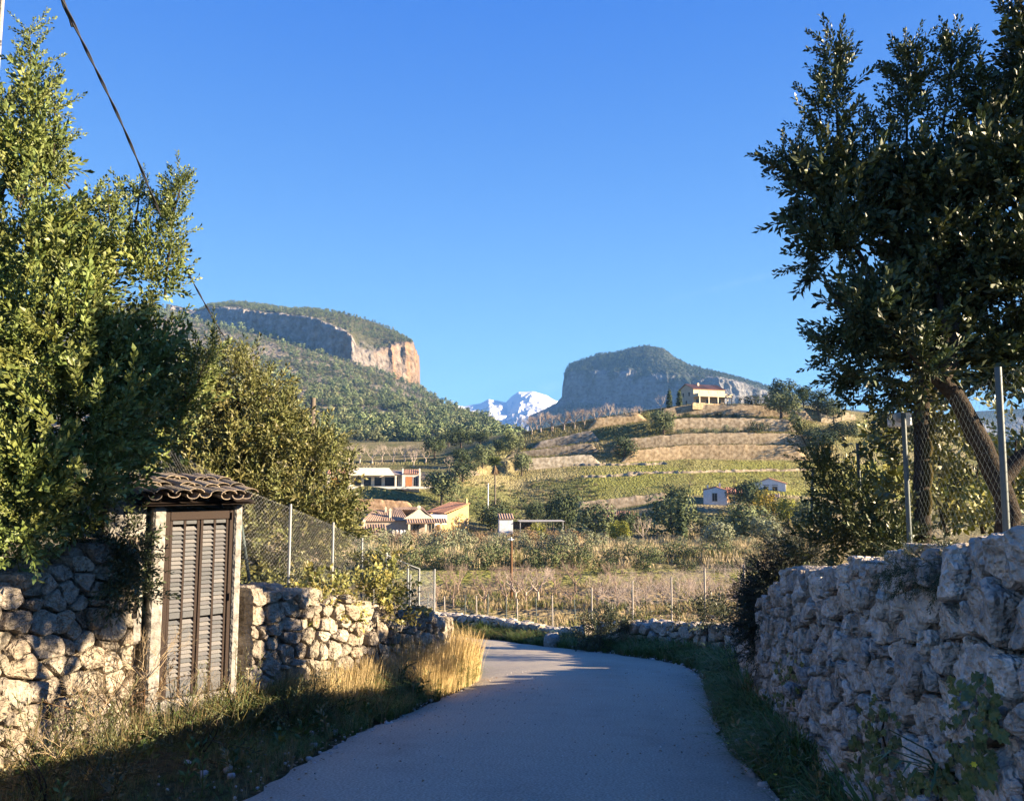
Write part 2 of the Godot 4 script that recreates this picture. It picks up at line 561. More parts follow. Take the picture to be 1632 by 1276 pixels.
func build_ground() -> void:
	# the wide plain under everything
	var mb := MB.new()
	mb.col = Color(0.16, 0.16, 0.08)
	var s := 9000.0
	mb.quad(Vector3(-s, -16, s), Vector3(s, -16, s), Vector3(s, -16, -s), Vector3(-s, -16, -s))
	struct("plain_ground", mb.mesh(), M["valley"])
	# lane
	mb = MB.new()
	var p := PackedVector3Array()
	var c := PackedColorArray()
	var steps := 300
	for i in steps + 1:
		var t := 12.0 * i / steps
		var a: Vector3 = cr(RL, t)
		var b: Vector3 = cr(RR, t)
		a.x -= 0.10 * fn.get_noise_2d(a.z * 2.0, 5.0) + 0.03 * fn.get_noise_2d(a.z * 9.0, 1.0)
		b.x += 0.10 * fn.get_noise_2d(b.z * 2.0, 9.0) + 0.03 * fn.get_noise_2d(b.z * 9.0, 3.0)
		for j in 17:
			var f := j / 16.0
			var q := a.lerp(b, f)
			q.y += 0.05 * sin(f * PI) + 0.012 * fn.get_noise_2d(q.x * 0.8, q.z * 0.8)
			p.append(q)
			var k := 1.0 + 0.24 * fn2.get_noise_2d(q.x * 26.0, q.z * 9.0) + 0.18 * fn.get_noise_2d(q.x * 0.6, q.z * 0.15) - 0.16 * smoothstep(0.10, 0.0, minf(f, 1 - f)) + 0.07 * (smoothstep(0.12, 0.0, absf(f - 0.27)) + smoothstep(0.12, 0.0, absf(f - 0.72))) + 0.10 * fn.get_noise_2d(q.x * 3.0, q.z * 3.0)
			c.append(Color(k, k, k * 1.01))
	mb.grid(p, c, 17)
	struct("road", mb.mesh(), M["road"])
	# verges from the lane to the wall feet
	for side in 2:
		mb = MB.new()
		p = PackedVector3Array()
		c = PackedColorArray()
		for i in steps + 1:
			var t := 12.0 * i / steps
			var a: Vector3 = cr(RL if side == 0 else RR, t)
			var b: Vector3 = cr(WL if side == 0 else WR, t)
			var out := (b - a).normalized()
			b += out * 0.5
			a -= out * 0.35
			a.y -= 0.05
			for j in 10:
				var f := j / 9.0
				var q := a.lerp(b, f)
				q.y += 0.06 * fn.get_noise_2d(q.x * 1.3, q.z * 1.3) * smoothstep(0.3, 0.6, f) + 0.05 * sin(f * PI) * smoothstep(0.25, 0.5, f)
				p.append(q)
				var k := 0.5 + 0.5 * fn.get_noise_2d(q.x, q.z)
				c.append(Color(0.13, 0.105, 0.07).lerp(Color(0.07, 0.085, 0.03), clampf(k, 0, 1)))
		mb.grid(p, c, 10, side == 0)
		struct("verge_ground", mb.mesh(), M["earth"])
	# raised ground behind the two walls
	for side in 2:
		mb = MB.new()
		p = PackedVector3Array()
		c = PackedColorArray()
		for i in 121:
			var t := (12.0 if side == 0 else 8.6) * i / 120
			var a := wall_foot(side, t)
			var h := wall_high(side, t)
			a.y += maxf(h - 0.18, 0.02)
			var q := Vector3(-34, 0, a.z * 0.9) if side == 0 else Vector3(30, 0, a.z * 1.25 if a.z < 0 else a.z)
			q.y = a.y + 0.4 - 0.02 * (q - a).length()
			if side == 1 and t > 5.0: q.y = lerpf(q.y, -5.4, smoothstep(5.0, 7.0, t))
			var out := Vector3(q.x - a.x, 0, q.z - a.z).normalized()
			a += out * 0.25
			for j in 16:
				var f := pow(j / 15.0, 1.6)
				var e := a.lerp(q, f)
				e.y += 0.25 * fn.get_noise_2d(e.x * 0.35, e.z * 0.35) * smoothstep(0.0, 0.1, f)
				p.append(e)
				var k := 0.5 + 0.7 * fn.get_noise_2d(e.x * 0.5, e.z * 0.5)
				c.append(Color(0.19, 0.15, 0.09).lerp(Color(0.10, 0.12, 0.04), clampf(k, 0, 1)))
		mb.grid(p, c, 16, side == 0)
		struct("bank_ground", mb.mesh(), M["earth"])
	# valley and hill
	mb = MB.new()
	p = PackedVector3Array()
	c = PackedColorArray()
	var list := []
	var u := -2600.0
	while u < 4200:
		list.append(u)
		u += 12.0 if u > 200 and u < 1700 else 80.0
	list.append(4200.0)
	var kk := []
	var n: int = terrain.ks[0].size() - 1
	for k in n:
		var m := 5 if absf(terrain.ks[7][k + 1].x - terrain.ks[7][k].x) > 5 else 2
		for j in m: kk.append(k + float(j) / m)
	kk.append(float(n))
	for k in kk:
		for x in list:
			var q := terrain.at(x, k)
			p.append(q)
			c.append(valley_tone(x, k, q))
	mb.grid(p, c, list.size(), true)
	struct("valley_ground", mb.mesh(), M["valley"])

func valley_tone(u: float, k: float, q: Vector3) -> Color:
	var a := fn2.get_noise_2d(q.x * 2.2, q.z * 2.2)
	var b := fn2.get_noise_2d(q.x * 9.0 + 400, q.z * 6.0)
	var soil := Color(0.42, 0.325, 0.22)
	var straw := Color(0.45, 0.385, 0.235)
	var green := Color(0.33, 0.345, 0.10)
	var dull := Color(0.19, 0.21, 0.085)
	var mix := clampf(0.5 + 1.3 * a + 0.7 * b, 0, 1)
	if k < 2.4: return soil.lerp(green, 0.45 * mix)
	if k < 3.1: return green.lerp(straw, 0.2 * mix)
	if k < 6.0: return straw.lerp(dull, 0.4 * mix)
	var field := smoothstep(900, 960, u)
	if k < 10.0:
		var l := dull.lerp(straw, 0.45 * mix)
		var r := green.lerp(straw, 0.22 * mix) if k > 8.0 else straw.lerp(dull, mix)
		return l.lerp(r, field)
	if k < 11.0: return green.lerp(straw, 0.35 * mix).lerp(straw, 0.6 * (1 - field))
	return straw.lerp(dull, 0.25 + 0.6 * mix)

func wall_foot(side: int, t: float) -> Vector3:
	return cr(WL if side == 0 else WR, t)

func wall_high(side: int, t: float) -> float:
	var hl := [1.3, 1.35, 1.48, 2.08, 1.5, 1.2, 1.0, 0.9, 0.8, 0.7, 0.6, 0.5, 0.3]
	var hr := [1.68, 1.70, 1.66, 1.68, 1.18, 0.95, 0.8, 0.72, 0.65, 0.3, 0.3, 0.3, 0.3]
	return cr(hl if side == 0 else hr, t)

# ---------- mountains ----------
func relief(l: Loft, from: float, to: float, step: float, rows: Array, bump: Callable, tone: Callable) -> ArrayMesh:
	var mb := MB.new()
	var p := PackedVector3Array()
	var c := PackedColorArray()
	var w := int((to - from) / step) + 1
	for k in rows:
		for i in w:
			var u := from + step * i
			var q := l.at(u, k)
			q += bump.call(u, k, q)
			p.append(q)
			c.append(tone.call(u, k, q))
	mb.grid(p, c, w, true)
	return mb.mesh()

func span(pairs: Array) -> Array:
	var r := []
	for i in pairs.size():
		for j in pairs[i]: r.append(i + float(j) / pairs[i])
	r.append(float(pairs.size()))
	return r

func pine_mesh(seed_: int, n: int, wide: float, high: float) -> ArrayMesh:
	var r := RandomNumberGenerator.new()
	r.seed = seed_
	var mb := MB.new()
	mb.col = Color(0.09, 0.07, 0.05)
	mb.tube([Vector3(0, -0.06, 0), Vector3(0.01, 0.4, 0), Vector3(0, 0.8, 0.01)], [0.03, 0.022, 0.008], 5)
	var lobes := []
	for i in 9:
		var y := r.randf_range(0.35, 0.85)
		var s := sin(clampf((1.05 - y) * 1.9, 0.2, 1.5)) * 0.3 * wide
		var a := r.randf() * TAU
		lobes.append([Vector3(cos(a) * s * 0.75, y, sin(a) * s * 0.75), r.randf_range(0.13, 0.22)])
	for i in n:
		var l = lobes[r.randi() % lobes.size()]
		var z := r.randf_range(-1, 1)
		var a := r.randf() * TAU
		var d := Vector3(sqrt(1 - z * z) * cos(a), z, sqrt(1 - z * z) * sin(a))
		var ctr: Vector3 = l[0] + d * l[1] * r.randf_range(0.65, 1.05) * Vector3(wide, 0.85, wide)
		var t := d.cross(Vector3(r.randf() - 0.5, r.randf() - 0.5, r.randf() - 0.5)).normalized()
		var b := d.cross(t)
		t = (t + d * r.randf_range(-0.5, 0.5)) * r.randf_range(0.04, 0.075)
		b = (b + d * r.randf_range(-0.5, 0.5)) * r.randf_range(0.03, 0.06)
		var g := r.randf_range(0.75, 1.25)
		mb.col = Color(g, g, g)
		mb.quad(ctr - t, ctr - b, ctr + t * 0.9, ctr + b)
	return mb.mesh()

func build_mountains() -> void:
	var rock := FastNoiseLite.new()
	rock.seed = 21
	rock.frequency = 0.012
	rock.fractal_octaves = 5
	rock.fractal_type = FastNoiseLite.FRACTAL_RIDGED
	var soft := FastNoiseLite.new()
	soft.seed = 8
	soft.frequency = 0.004
	soft.fractal_octaves = 4
	# wooded slope that climbs to the foot of the cliff
	var wood := loft([-1500, -300, 100, 255, 307, 403, 499, 558, 610, 661, 700, 760, 800, 840, 900, 1000], [
		[440, 690, 700, 600, 1100, 500, 1650, 440, 2100, 460], [440, 695, 700, 610, 1100, 520, 1700, 455, 2200, 480], [440, 700, 700, 625, 1100, 540, 1720, 478, 2200, 500],
		[440, 703, 700, 640, 1150, 560, 1690, 487, 2100, 505], [440, 705, 700, 645, 1150, 572, 1650, 501, 1900, 540], [440, 706, 700, 655, 1100, 592, 1545, 530, 1800, 600],
		[440, 708, 700, 662, 1050, 612, 1440, 564, 1700, 620], [440, 710, 700, 668, 1000, 627, 1385, 584, 1700, 640], [440, 711, 680, 676, 950, 642, 1440, 600, 1700, 650],
		[440, 712, 640, 684, 900, 655, 1500, 620, 1800, 660], [440, 713, 600, 692, 850, 667, 1250, 642, 1600, 670], [440, 714, 580, 702, 750, 684, 1000, 665, 1400, 695],
		[440, 715, 560, 706, 680, 696, 850, 684, 1200, 705], [440, 716, 540, 711, 640, 706, 750, 700, 1000, 715], [440, 717, 540, 714, 640, 711, 750, 707, 1000, 720], [440, 719, 540, 718, 640, 717, 750, 716, 1000, 722]])
	wood.noise = soft
	wood.amp = 0.012
	var scrub := func(_u, _k, q):
		var a := soft.get_noise_2d(q.x * 3.0, q.z * 2.0)
		return Color(0.10, 0.10, 0.05).lerp(Color(0.30, 0.27, 0.22), clampf(0.35 + 1.6 * a, 0, 1))
	var still := func(_u, _k, _q): return Vector3.ZERO
	struct("wooded_hillside", relief(wood, -1500, 1000, 10, span([10, 12, 14, 4]), still, scrub), M["crag"])

	# table mountain with a shaded cliff and a sunlit end
	var a_rows := [[255, 1700, 490, 486, 484], [307, 1660, 506, 498, 496], [325, 1640, 510, 490, 486], [371, 1590, 524, 493, 481], [403, 1555, 534, 498, 485], [451, 1500, 555, 502, 492], [499, 1450, 569, 509, 493],
		[530, 1420, 579, 523, 497], [556, 1392, 588, 537, 503], [566, 1397, 592, 556, 505], [594, 1428, 599, 564, 514], [610, 1450, 604, 557, 520], [626, 1470, 609, 550, 526], [642, 1492, 614, 547, 537], [655, 1515, 620, 546.5, 546], [663, 1550, 623, 566, 565.5], [665, 1700, 624, 568, 566], [667, 1980, 630, 590, 588]]
	var us := []
	var pr := []
	for r in a_rows:
		us.append(r[0])
		var z: float = r[1]
		pr.append([z - 12, r[2] + 30, z, r[2], z + 14, r[3], z + 120, lerpf(r[3], r[4], 0.6), z + 260, r[4], z + 700, r[4] + 70])
	var castle := loft(us, pr)
	var crag := func(_u, k, q):
		if k > 2.6: return Vector3(0, 3.0 * soft.get_noise_2d(q.x * 4, q.z * 4), 0)
		var g: float = rock.get_noise_3d(q.x * 1.3, q.y * 0.35, q.z * 1.3)
		var h: float = rock.get_noise_3d(q.x * 4.0, q.y * 1.2, q.z * 4.0 + 90)
		return Vector3(0.4, 0.12, 1.0) * (g * 9.0 + h * 4.0)
	var crag_tone := func(u, k, q):
		var g: float = soft.get_noise_3d(q.x * 6.0, q.y * 1.2, q.z * 6.0)
		var h: float = rock.get_noise_3d(q.x * 2.5, q.y * 1.6, q.z * 2.5)
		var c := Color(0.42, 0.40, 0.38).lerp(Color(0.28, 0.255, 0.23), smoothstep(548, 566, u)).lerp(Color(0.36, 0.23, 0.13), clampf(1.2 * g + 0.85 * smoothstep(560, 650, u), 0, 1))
		c = c.lerp(Color(0.15, 0.145, 0.135), clampf(0.9 * h - 0.1, 0, 0.6))
		if k > 2.0:
			var v := smoothstep(2.0, 2.25, k + 0.6 * g)
			c = c.lerp(Color(0.085, 0.09, 0.045), v * 0.9)
		return c
	struct("table_mountain", relief(castle, 255, 667, 2.0, span([3, 14, 8, 6, 4]), crag, crag_tone), M["crag"])

	# second cliff mountain, in shade
	var b_rows := [[842, 2500, 664, 663.5, 663], [870, 2520, 653, 652, 651], [887, 2530, 645, 643, 642], [896, 2540, 641, 634, 632], [900, 2545, 640, 606, 596], [907, 2530, 640, 594, 582], [931, 2480, 640, 592, 573], [956, 2430, 642, 596, 564], [982, 2380, 645, 596, 562],
		[1010, 2330, 648, 602, 554], [1031, 2300, 650, 604, 551], [1059, 2260, 650, 606, 556], [1077, 2240, 650, 606, 569], [1100, 2220, 650, 610, 582], [1142, 2200, 652, 603, 593], [1180, 2250, 654, 612, 602], [1229, 2350, 658, 630, 617], [1300, 2500, 668, 652, 645], [1450, 2700, 690, 672, 664], [1610, 2800, 705, 668, 652], [1720, 2800, 705, 662, 648], [2500, 3100, 705, 690, 680]]
	us = []
	pr = []
	for r in b_rows:
		us.append(r[0])
		var z: float = r[1]
		pr.append([z - 500, 700, z, r[2], z + 25, r[3], z + 160, lerpf(r[3], r[4], 0.7), z + 330, r[4], z + 1000, r[4] + 60])
	var far_crag := loft(us, pr)
	var crag2 := func(_u, k, q):
		var e := 1.0 if k > 0.9 and k < 2.4 else 0.45
		return Vector3(0.5, 0.1, 1.0) * (rock.get_noise_3d(q.x * 0.9, q.y * 0.4, q.z * 0.9) * 22.0 + rock.get_noise_3d(q.x * 2.6, q.y * 1.4, q.z * 2.6 + 90) * 8.0) * e
	var tone2 := func(u, k, q):
		var g: float = soft.get_noise_3d(q.x * 3.0, q.y * 2.5, q.z * 3.0)
		var c := Color(0.28, 0.285, 0.29).lerp(Color(0.17, 0.175, 0.18), clampf(0.5 + 1.5 * g, 0, 1))
		var top := smoothstep(1.8, 2.3, k + 0.9 * g - 0.5 * smoothstep(1110, 1150, u) * smoothstep(1220, 1190, u))
		var foot := smoothstep(0.95, 0.8, k)
		return c.lerp(Color(0.06, 0.075, 0.05), maxf(top, foot) * 0.92)
	struct("cliff_mountain", relief(far_crag, 842, 1260, 2.0, span([6, 14, 8, 6, 4]), crag2, tone2), M["crag"])
	struct("far_ridge", relief(far_crag, 1256, 2500, 12.0, span([6, 8, 6, 6, 4]), crag2, tone2), M["crag"])

	# snow-covered peak at the head of the valley
	var s_rows := [[560, 660], [640, 652], [690, 648], [721, 645], [739, 648], [765, 643], [778, 636], [792, 639], [806, 642], [814, 633], [826, 625], [839, 624.5], [852, 624.5], [868, 629], [890, 640], [930, 655], [1000, 672]]
	us = []
	pr = []
	for r in s_rows:
		us.append(r[0])
		pr.append([4300, 712, 5400, lerpf(712, r[1], 0.45), 6500, r[1], 7600, r[1] + 40])
	var snowy := loft(us, pr)
	var peak_bump := func(_u, k, q):
		var e := smoothstep(0.0, 0.6, k) * (1.0 - 0.85 * smoothstep(1.7, 2.0, k))
		var g := rock.get_noise_2d(q.x * 0.16, q.z * 0.10 + 300)
		var h := rock.get_noise_2d(q.x * 0.5, q.z * 0.4)
		return Vector3(20 * h, 40 * g + 22 * h, 0) * e
	var peak_tone := func(u, k, q):
		var g := rock.get_noise_2d(q.x * 0.45 + 50, q.z * 0.35)
		var e: float = smoothstep(770, 790, u) * 0.5 + smoothstep(812, 830, u) * 0.25
		var s := smoothstep(0.85, 1.35, k * (0.60 + 0.42 * e) + 0.7 * g + 0.25 * rock.get_noise_2d(q.x * 1.5, q.z * 1.2))
		return Color(0.23, 0.24, 0.26).lerp(Color(0.54, 0.54, 0.56), s)
	struct("snow_mountain", relief(snowy, 560, 1000, 1.25, span([8, 24, 4]), peak_bump, peak_tone), M["snow_rock"])

	# pine forest
	var pines := [pine_mesh(1, 150, 1.0, 1.0), pine_mesh(2, 150, 0.85, 1.0), pine_mesh(3, 150, 1.2, 1.0)]
	var xs := [[], [], []]
	var cs_ := [[], [], []]
	for i in 20000:
		var u := rf(-700, 960)
		if u < 100 and rng.randf() < 0.6: continue
		var k := 3.1 * pow(rng.randf(), 0.85)
		var q := wood.at(u, k)
		var ng := soft.get_noise_2d(q.x * 3.0, q.z * 2.0)
		var nh := soft.get_noise_2d(q.x * 7.0 + 900, q.z * 5.0)
		if ng > 0.24 + 0.15 * nh and rng.randf() < 0.85: continue
		tint = Color(1, 1, 1) * (1.0 + 0.9 * nh)
		sow(xs, cs_, q, rf(5.0, 9.0) * (1.0 + 0.9 * nh) * (1.0 if rng.randf() < 0.85 else 1.5))
	tint = Color(1, 1, 1)
	for i in 1500:   # on the table top
		var u := rf(300, 655)
		var k := rf(2.15, 4.0)
		var q := castle.at(u, k)
		if k < 2.7 and soft.get_noise_3d(q.x * 6.0, q.y * 1.2, q.z * 6.0) < 0.05: continue
		sow(xs, cs_, q, rf(5, 9))
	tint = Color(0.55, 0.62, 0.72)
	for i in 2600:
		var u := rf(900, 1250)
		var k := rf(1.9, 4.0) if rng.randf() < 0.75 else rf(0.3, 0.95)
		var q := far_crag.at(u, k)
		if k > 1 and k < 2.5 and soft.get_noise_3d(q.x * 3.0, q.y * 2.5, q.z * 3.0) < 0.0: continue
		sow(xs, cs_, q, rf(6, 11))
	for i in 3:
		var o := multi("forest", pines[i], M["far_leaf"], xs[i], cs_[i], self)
		tag(o, ["pine forest covering the mountain slopes below the cliffs", "paler pines mixed through the forest on the mountain slopes", "broad pines mixed through the forest on the mountain slopes"][i], "forest", "", "stuff")

var tint := Color(1, 1, 1)
func sow(xs: Array, cols: Array, q: Vector3, h: float) -> void:
	var i := rng.randi() % 3
	xs[i].append(Transform3D(Basis(Vector3.UP, rf(0, TAU)).scaled(Vector3(h * rf(0.85, 1.15), h, h * rf(0.85, 1.15))), q - Vector3(0, 0.4, 0)))
	var g := rf(0.7, 1.35)
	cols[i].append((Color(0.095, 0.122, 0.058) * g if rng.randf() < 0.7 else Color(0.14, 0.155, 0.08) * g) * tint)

# ---------- dry stone terraces on the hill ----------
func build_terraces() -> void:
	var list := [
		[7, 8, 545, 680, "tan retaining wall under the long low white house", Color(0.52, 0.36, 0.22)],
		[8, 9, 905, 1075, "pale dry stone wall along the lower edge of the green field", Color(0.44, 0.37, 0.27)],
		[11, 12, 818, 960, "pale straight terrace wall with a bright square-cut section", Color(0.45, 0.41, 0.33)],
		[11, 12, 985, 1290, "long dry stone terrace wall directly above the bright green field", Color(0.45, 0.36, 0.235)],
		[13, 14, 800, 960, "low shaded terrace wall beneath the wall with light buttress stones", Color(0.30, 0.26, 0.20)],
		[13, 14, 965, 1300, "second terrace wall up from the green field, below the olive row", Color(0.43, 0.36, 0.25)],
		[15, 16, 840, 960, "terrace wall with pale upright stones under the bare almond trees", Color(0.36, 0.32, 0.26)],
		[15, 16, 1050, 1275, "terrace wall right behind the row of young olive trees", Color(0.45, 0.38, 0.27)],
		[17, 18, 930, 1036, "short sunlit terrace wall at the end of the bare almond trees", Color(0.48, 0.38, 0.24)],
		[17, 18, 1040, 1300, "highest terrace wall, carrying the villa garden", Color(0.40, 0.33, 0.23)],
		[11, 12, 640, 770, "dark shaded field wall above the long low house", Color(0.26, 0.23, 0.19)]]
	for w in list:
		var mb := MB.new()
		var u: float = w[2]
		var front := PackedVector3Array()
		var tops := PackedVector3Array()
		var c := PackedColorArray()
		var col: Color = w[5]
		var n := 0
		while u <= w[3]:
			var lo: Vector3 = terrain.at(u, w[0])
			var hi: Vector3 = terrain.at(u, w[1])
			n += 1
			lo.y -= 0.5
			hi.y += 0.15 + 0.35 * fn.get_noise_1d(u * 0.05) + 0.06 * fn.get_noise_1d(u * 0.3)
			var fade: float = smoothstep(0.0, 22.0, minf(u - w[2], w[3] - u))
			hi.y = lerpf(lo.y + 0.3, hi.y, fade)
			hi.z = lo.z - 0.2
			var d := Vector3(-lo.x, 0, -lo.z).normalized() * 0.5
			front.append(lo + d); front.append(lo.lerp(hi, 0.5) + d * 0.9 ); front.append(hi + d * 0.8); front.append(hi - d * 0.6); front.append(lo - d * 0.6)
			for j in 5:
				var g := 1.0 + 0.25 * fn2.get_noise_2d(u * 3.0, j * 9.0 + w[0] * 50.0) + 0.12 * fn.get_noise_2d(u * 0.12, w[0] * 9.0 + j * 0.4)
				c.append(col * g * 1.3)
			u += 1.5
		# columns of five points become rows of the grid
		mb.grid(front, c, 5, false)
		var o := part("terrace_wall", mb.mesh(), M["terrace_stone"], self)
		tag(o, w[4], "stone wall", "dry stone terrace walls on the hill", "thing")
	# low stone ledges across the green field
	for w in [[884, 742, 1062, 740, "short low stone ledge along the upper edge of the green field"], [925, 761, 1020, 757, "broken low ledge in the field near the low crop"], [1000, 755, 1300, 749, "long low stone ledge crossing the middle of the green field"]]:
		var mb := MB.new()
		var p := PackedVector3Array()
		var c := PackedColorArray()
		var n := int((w[2] - w[0]) / 3.0)
		for i in n + 1:
			var f := float(i) / n
			var q := sight(lerpf(w[0], w[2], f), lerpf(w[1], w[3], f) + 1.2 * fn.get_noise_1d(f * 9.0), 9.0)
			var h := 0.55 + 0.5 * fn.get_noise_1d(i * 0.5)
			var d := Vector3(0, 0, 0.35)
			p.append(q + d - Vector3(0, 0.3, 0)); p.append(q + d * 0.9 + Vector3(0, h, 0)); p.append(q - d + Vector3(0, h * 0.95, 0)); p.append(q - d - Vector3(0, 0.3, 0))
			for j in 4: c.append(Color(0.52, 0.45, 0.34) * (1.0 + 0.35 * fn.get_noise_2d(i * 0.6, j)))
		mb.grid(p, c, 4, false)
		var o := part("field_ledge", mb.mesh(), M["terrace_stone"], self)
		tag(o, w[4], "stone ledge", "low stone ledges in the field", "thing")

# ---------- dry stone walls ----------
# path: wall foot points, in order; out_sign turns the face; stones are cells of a weighted Voronoi pattern, each a rough pillow of its own
func dry_wall(called: String, label: String, foot: Array, high: Array, out_sign: float, cw: float, ch: float, thick: float, tones: Array, seed_: int, fine := 1.0, most := 300, joint := 1.0) -> Node3D:
	var r := RandomNumberGenerator.new()
	r.seed = seed_
	var o := thing(called, label, "stone wall", Vector3.ZERO, 0, "", "thing")
	var run := [0.0]
	for i in foot.size() - 1:
		run.append(run[i] + Vector2(foot[i + 1].x - foot[i].x, foot[i + 1].z - foot[i].z).length())
	var total: float = run[-1]
	var place := func(s: float) -> Array:
		var i := 0
		while i < run.size() - 2 and s > run[i + 1]: i += 1
		var f: float = (s - run[i]) / (run[i + 1] - run[i])
		var dir: Vector3 = (foot[i + 1] - foot[i])
		var da: Vector3 = foot[i] - foot[maxi(i - 1, 0)] + dir
		var db: Vector3 = foot[mini(i + 2, foot.size() - 1)] - foot[i + 1] + dir
		var t: Vector3 = da.normalized().lerp(db.normalized(), f)
		t.y = 0
		t = t.normalized()
		return [foot[i].lerp(foot[i + 1], f), Vector3(t.z, 0, -t.x) * out_sign, lerpf(high[i], high[i + 1], f)]
	# seeds
	var pts := []
	var grid := {}
	var row := 0
	var y := -0.12
	var top := 0.0
	for h in high: top = maxf(top, h)
	while y < top + ch * 0.5:
		var hh := ch * r.randf_range(0.8, 1.25)
		var x := -cw * r.randf()
		while x < total + cw:
			var ww := cw * r.randf_range(0.4, 1.6)
			var s := x + ww * 0.5
			var p := Vector2(s, y + hh * 0.5 + r.randf_range(-0.42, 0.42) * ch + 0.5 * ch * sin(s * 1.7 + seed_) * 0.6)
			var lim: float = place.call(clampf(s, 0, total))[2]
			if p.y < lim - 0.02:
				pts.append([p, r.randf_range(-0.45, 0.4) * ch * ch])
			x += ww
		y += hh
		row += 1
	var cell := maxf(cw, ch) * 1.3
	for i in pts.size():
		var key := Vector2i((pts[i][0] / cell).floor())
		if not grid.has(key): grid[key] = []
		grid[key].append(i)
	var stones := []
	for i in pts.size():
		var p: Vector2 = pts[i][0]
		var lim: float = place.call(clampf(p.x, 0, total))[2]
		var poly := PackedVector2Array([p + Vector2(-cw, -ch * 1.1), p + Vector2(cw, -ch * 1.1), p + Vector2(cw, ch * 1.1), p + Vector2(-cw, ch * 1.1)])
		if p.y + ch * 0.75 > lim:   # the top course keeps a rounded free edge
			var tp := p.y + ch * r.randf_range(0.4, 0.75)
			poly = PackedVector2Array([p + Vector2(-cw, -ch), p + Vector2(cw, -ch), Vector2(p.x + cw, tp - ch * 0.2), Vector2(p.x + cw * 0.35, tp), Vector2(p.x - cw * 0.35, tp), Vector2(p.x - cw, tp - ch * 0.2)])
		var key := Vector2i((p / cell).floor())
		for gx in range(-2, 3):
			for gy in range(-2, 3):
				if not grid.has(key + Vector2i(gx, gy)): continue
				for j in grid[key + Vector2i(gx, gy)]:
					if j == i: continue
					var q: Vector2 = pts[j][0]
					var d := q - p
					# x counts less, so that cells come out wider than high
					var e := Vector2(d.x * ch * ch, d.y * cw * cw)
					var lead: float = (d.x * d.x * ch * ch + d.y * d.y * cw * cw + (pts[i][1] - pts[j][1]) * cw * cw) * 0.5
					poly = clip(poly, p, e, lead)
					if poly.size() < 3: break
				if poly.size() < 3: break
			if poly.size() < 3: break
		if poly.size() < 3: continue
		var area := 0.0
		for a in poly.size():
			area += poly[a].cross(poly[(a + 1) % poly.size()])
		area = absf(area) * 0.5
		if area < cw * ch * 0.12: continue
		var at: Array = place.call(clampf(p.x, 0, total))
		var eye_d: float = (at[0] + Vector3(0, p.y, 0) - Vector3(0, EYE, 0)).length()
		stones.append([(area / (eye_d * eye_d)) if at[0].z < -1.2 else area * 0.0001, poly, p, r.randi(), eye_d])
	stones.sort_custom(func(a, b): return a[0] > b[0])
	var rest := MB.new()
	for n in stones.size():
		var st: Array = stones[n]
		var tone: Color = tones[n % tones.size()] * r.randf_range(0.70, 1.18)
		if n < most:
			var mb := MB.new()
			var at: Array = place.call(clampf(st[2].x, 0, total))
			var org: Vector3 = at[0] + Vector3(0, st[2].y, 0)
			stone(mb, st[1], st[2], place, total, cw, ch, thick, st[3], tone, org, st[4], fine, joint)
			part("stone", mb.mesh(), M["stone"], o, Transform3D(Basis(), org))
		else:
			stone(rest, st[1], st[2], place, total, cw, ch, thick, st[3], tone, Vector3.ZERO, st[4] * 1.4, fine, joint)
	# loose top stones give the wall its thickness
	var caps := []
	var s := 0.0
	while s < total:
		var w := cw * r.randf_range(0.7, 1.5)
		for k in [0.30, 0.72]:
			var at: Array = place.call(clampf(s + w * 0.5, 0, total))
			var c: Vector3 = at[0] + Vector3(0, at[2] - ch * r.randf_range(0.25, 0.5), 0) - at[1] * thick * (k + r.randf_range(-0.06, 0.06))
			boulder(rest, c, Vector3(w * 0.62, ch * r.randf_range(0.45, 0.75), thick * 0.33), atan2(at[1].x, at[1].z) + r.randf_range(-0.3, 0.3), r.randi(), tones[r.randi() % tones.size()] * r.randf_range(0.85, 1.2))
		s += w
	if rest.v.size(): part("small_stones", rest.mesh(), M["stone"], o, Transform3D(), "stuff")
	# rubble behind the face
	var core := MB.new()
	core.col = Color(1, 1, 1)
	var n2 := maxi(4, int(total / 0.4))
	for i in n2:
		var a: Array = place.call(total * i / n2)
		var b: Array = place.call(total * (i + 1) / n2)
		var q := []
		for e in [a, b]:
			var lo: Vector3 = e[0] - Vector3(0, 0.4, 0)
			var hi: Vector3 = e[0] + Vector3(0, maxf(e[2] - ch * 0.7, 0.05), 0)
			q.append([lo - e[1] * (0.10 if joint > 0.8 else 0.055), hi - e[1] * (0.10 if joint > 0.8 else 0.055), hi - e[1] * (thick - 0.1), lo - e[1] * (thick - 0.1)])
		for k in 3:
			if out_sign > 0: core.quad(q[1][k], q[0][k], q[0][k + 1], q[1][k + 1])
			else: core.quad(q[0][k], q[1][k], q[1][k + 1], q[0][k + 1])
		if i == 0: core.quad(q[0][0], q[0][1], q[0][2], q[0][3])
		if i == n2 - 1: core.quad(q[1][3], q[1][2], q[1][1], q[1][0])
	part("rubble_core", core.mesh(), M["rubble" if joint > 0.8 else "warm_rubble"], o)
	return o

func clip(poly: PackedVector2Array, p: Vector2, e: Vector2, lead: float) -> PackedVector2Array:
	var out := PackedVector2Array()
	var n := poly.size()
	for i in n:
		var a := poly[i]
		var b := poly[(i + 1) % n]
		var da := (a - p).dot(e) - lead
		var db := (b - p).dot(e) - lead
		if da <= 0: out.append(a)
		if (da < 0 and db > 0) or (da > 0 and db < 0):
			out.append(a.lerp(b, da / (da - db)))
	return out

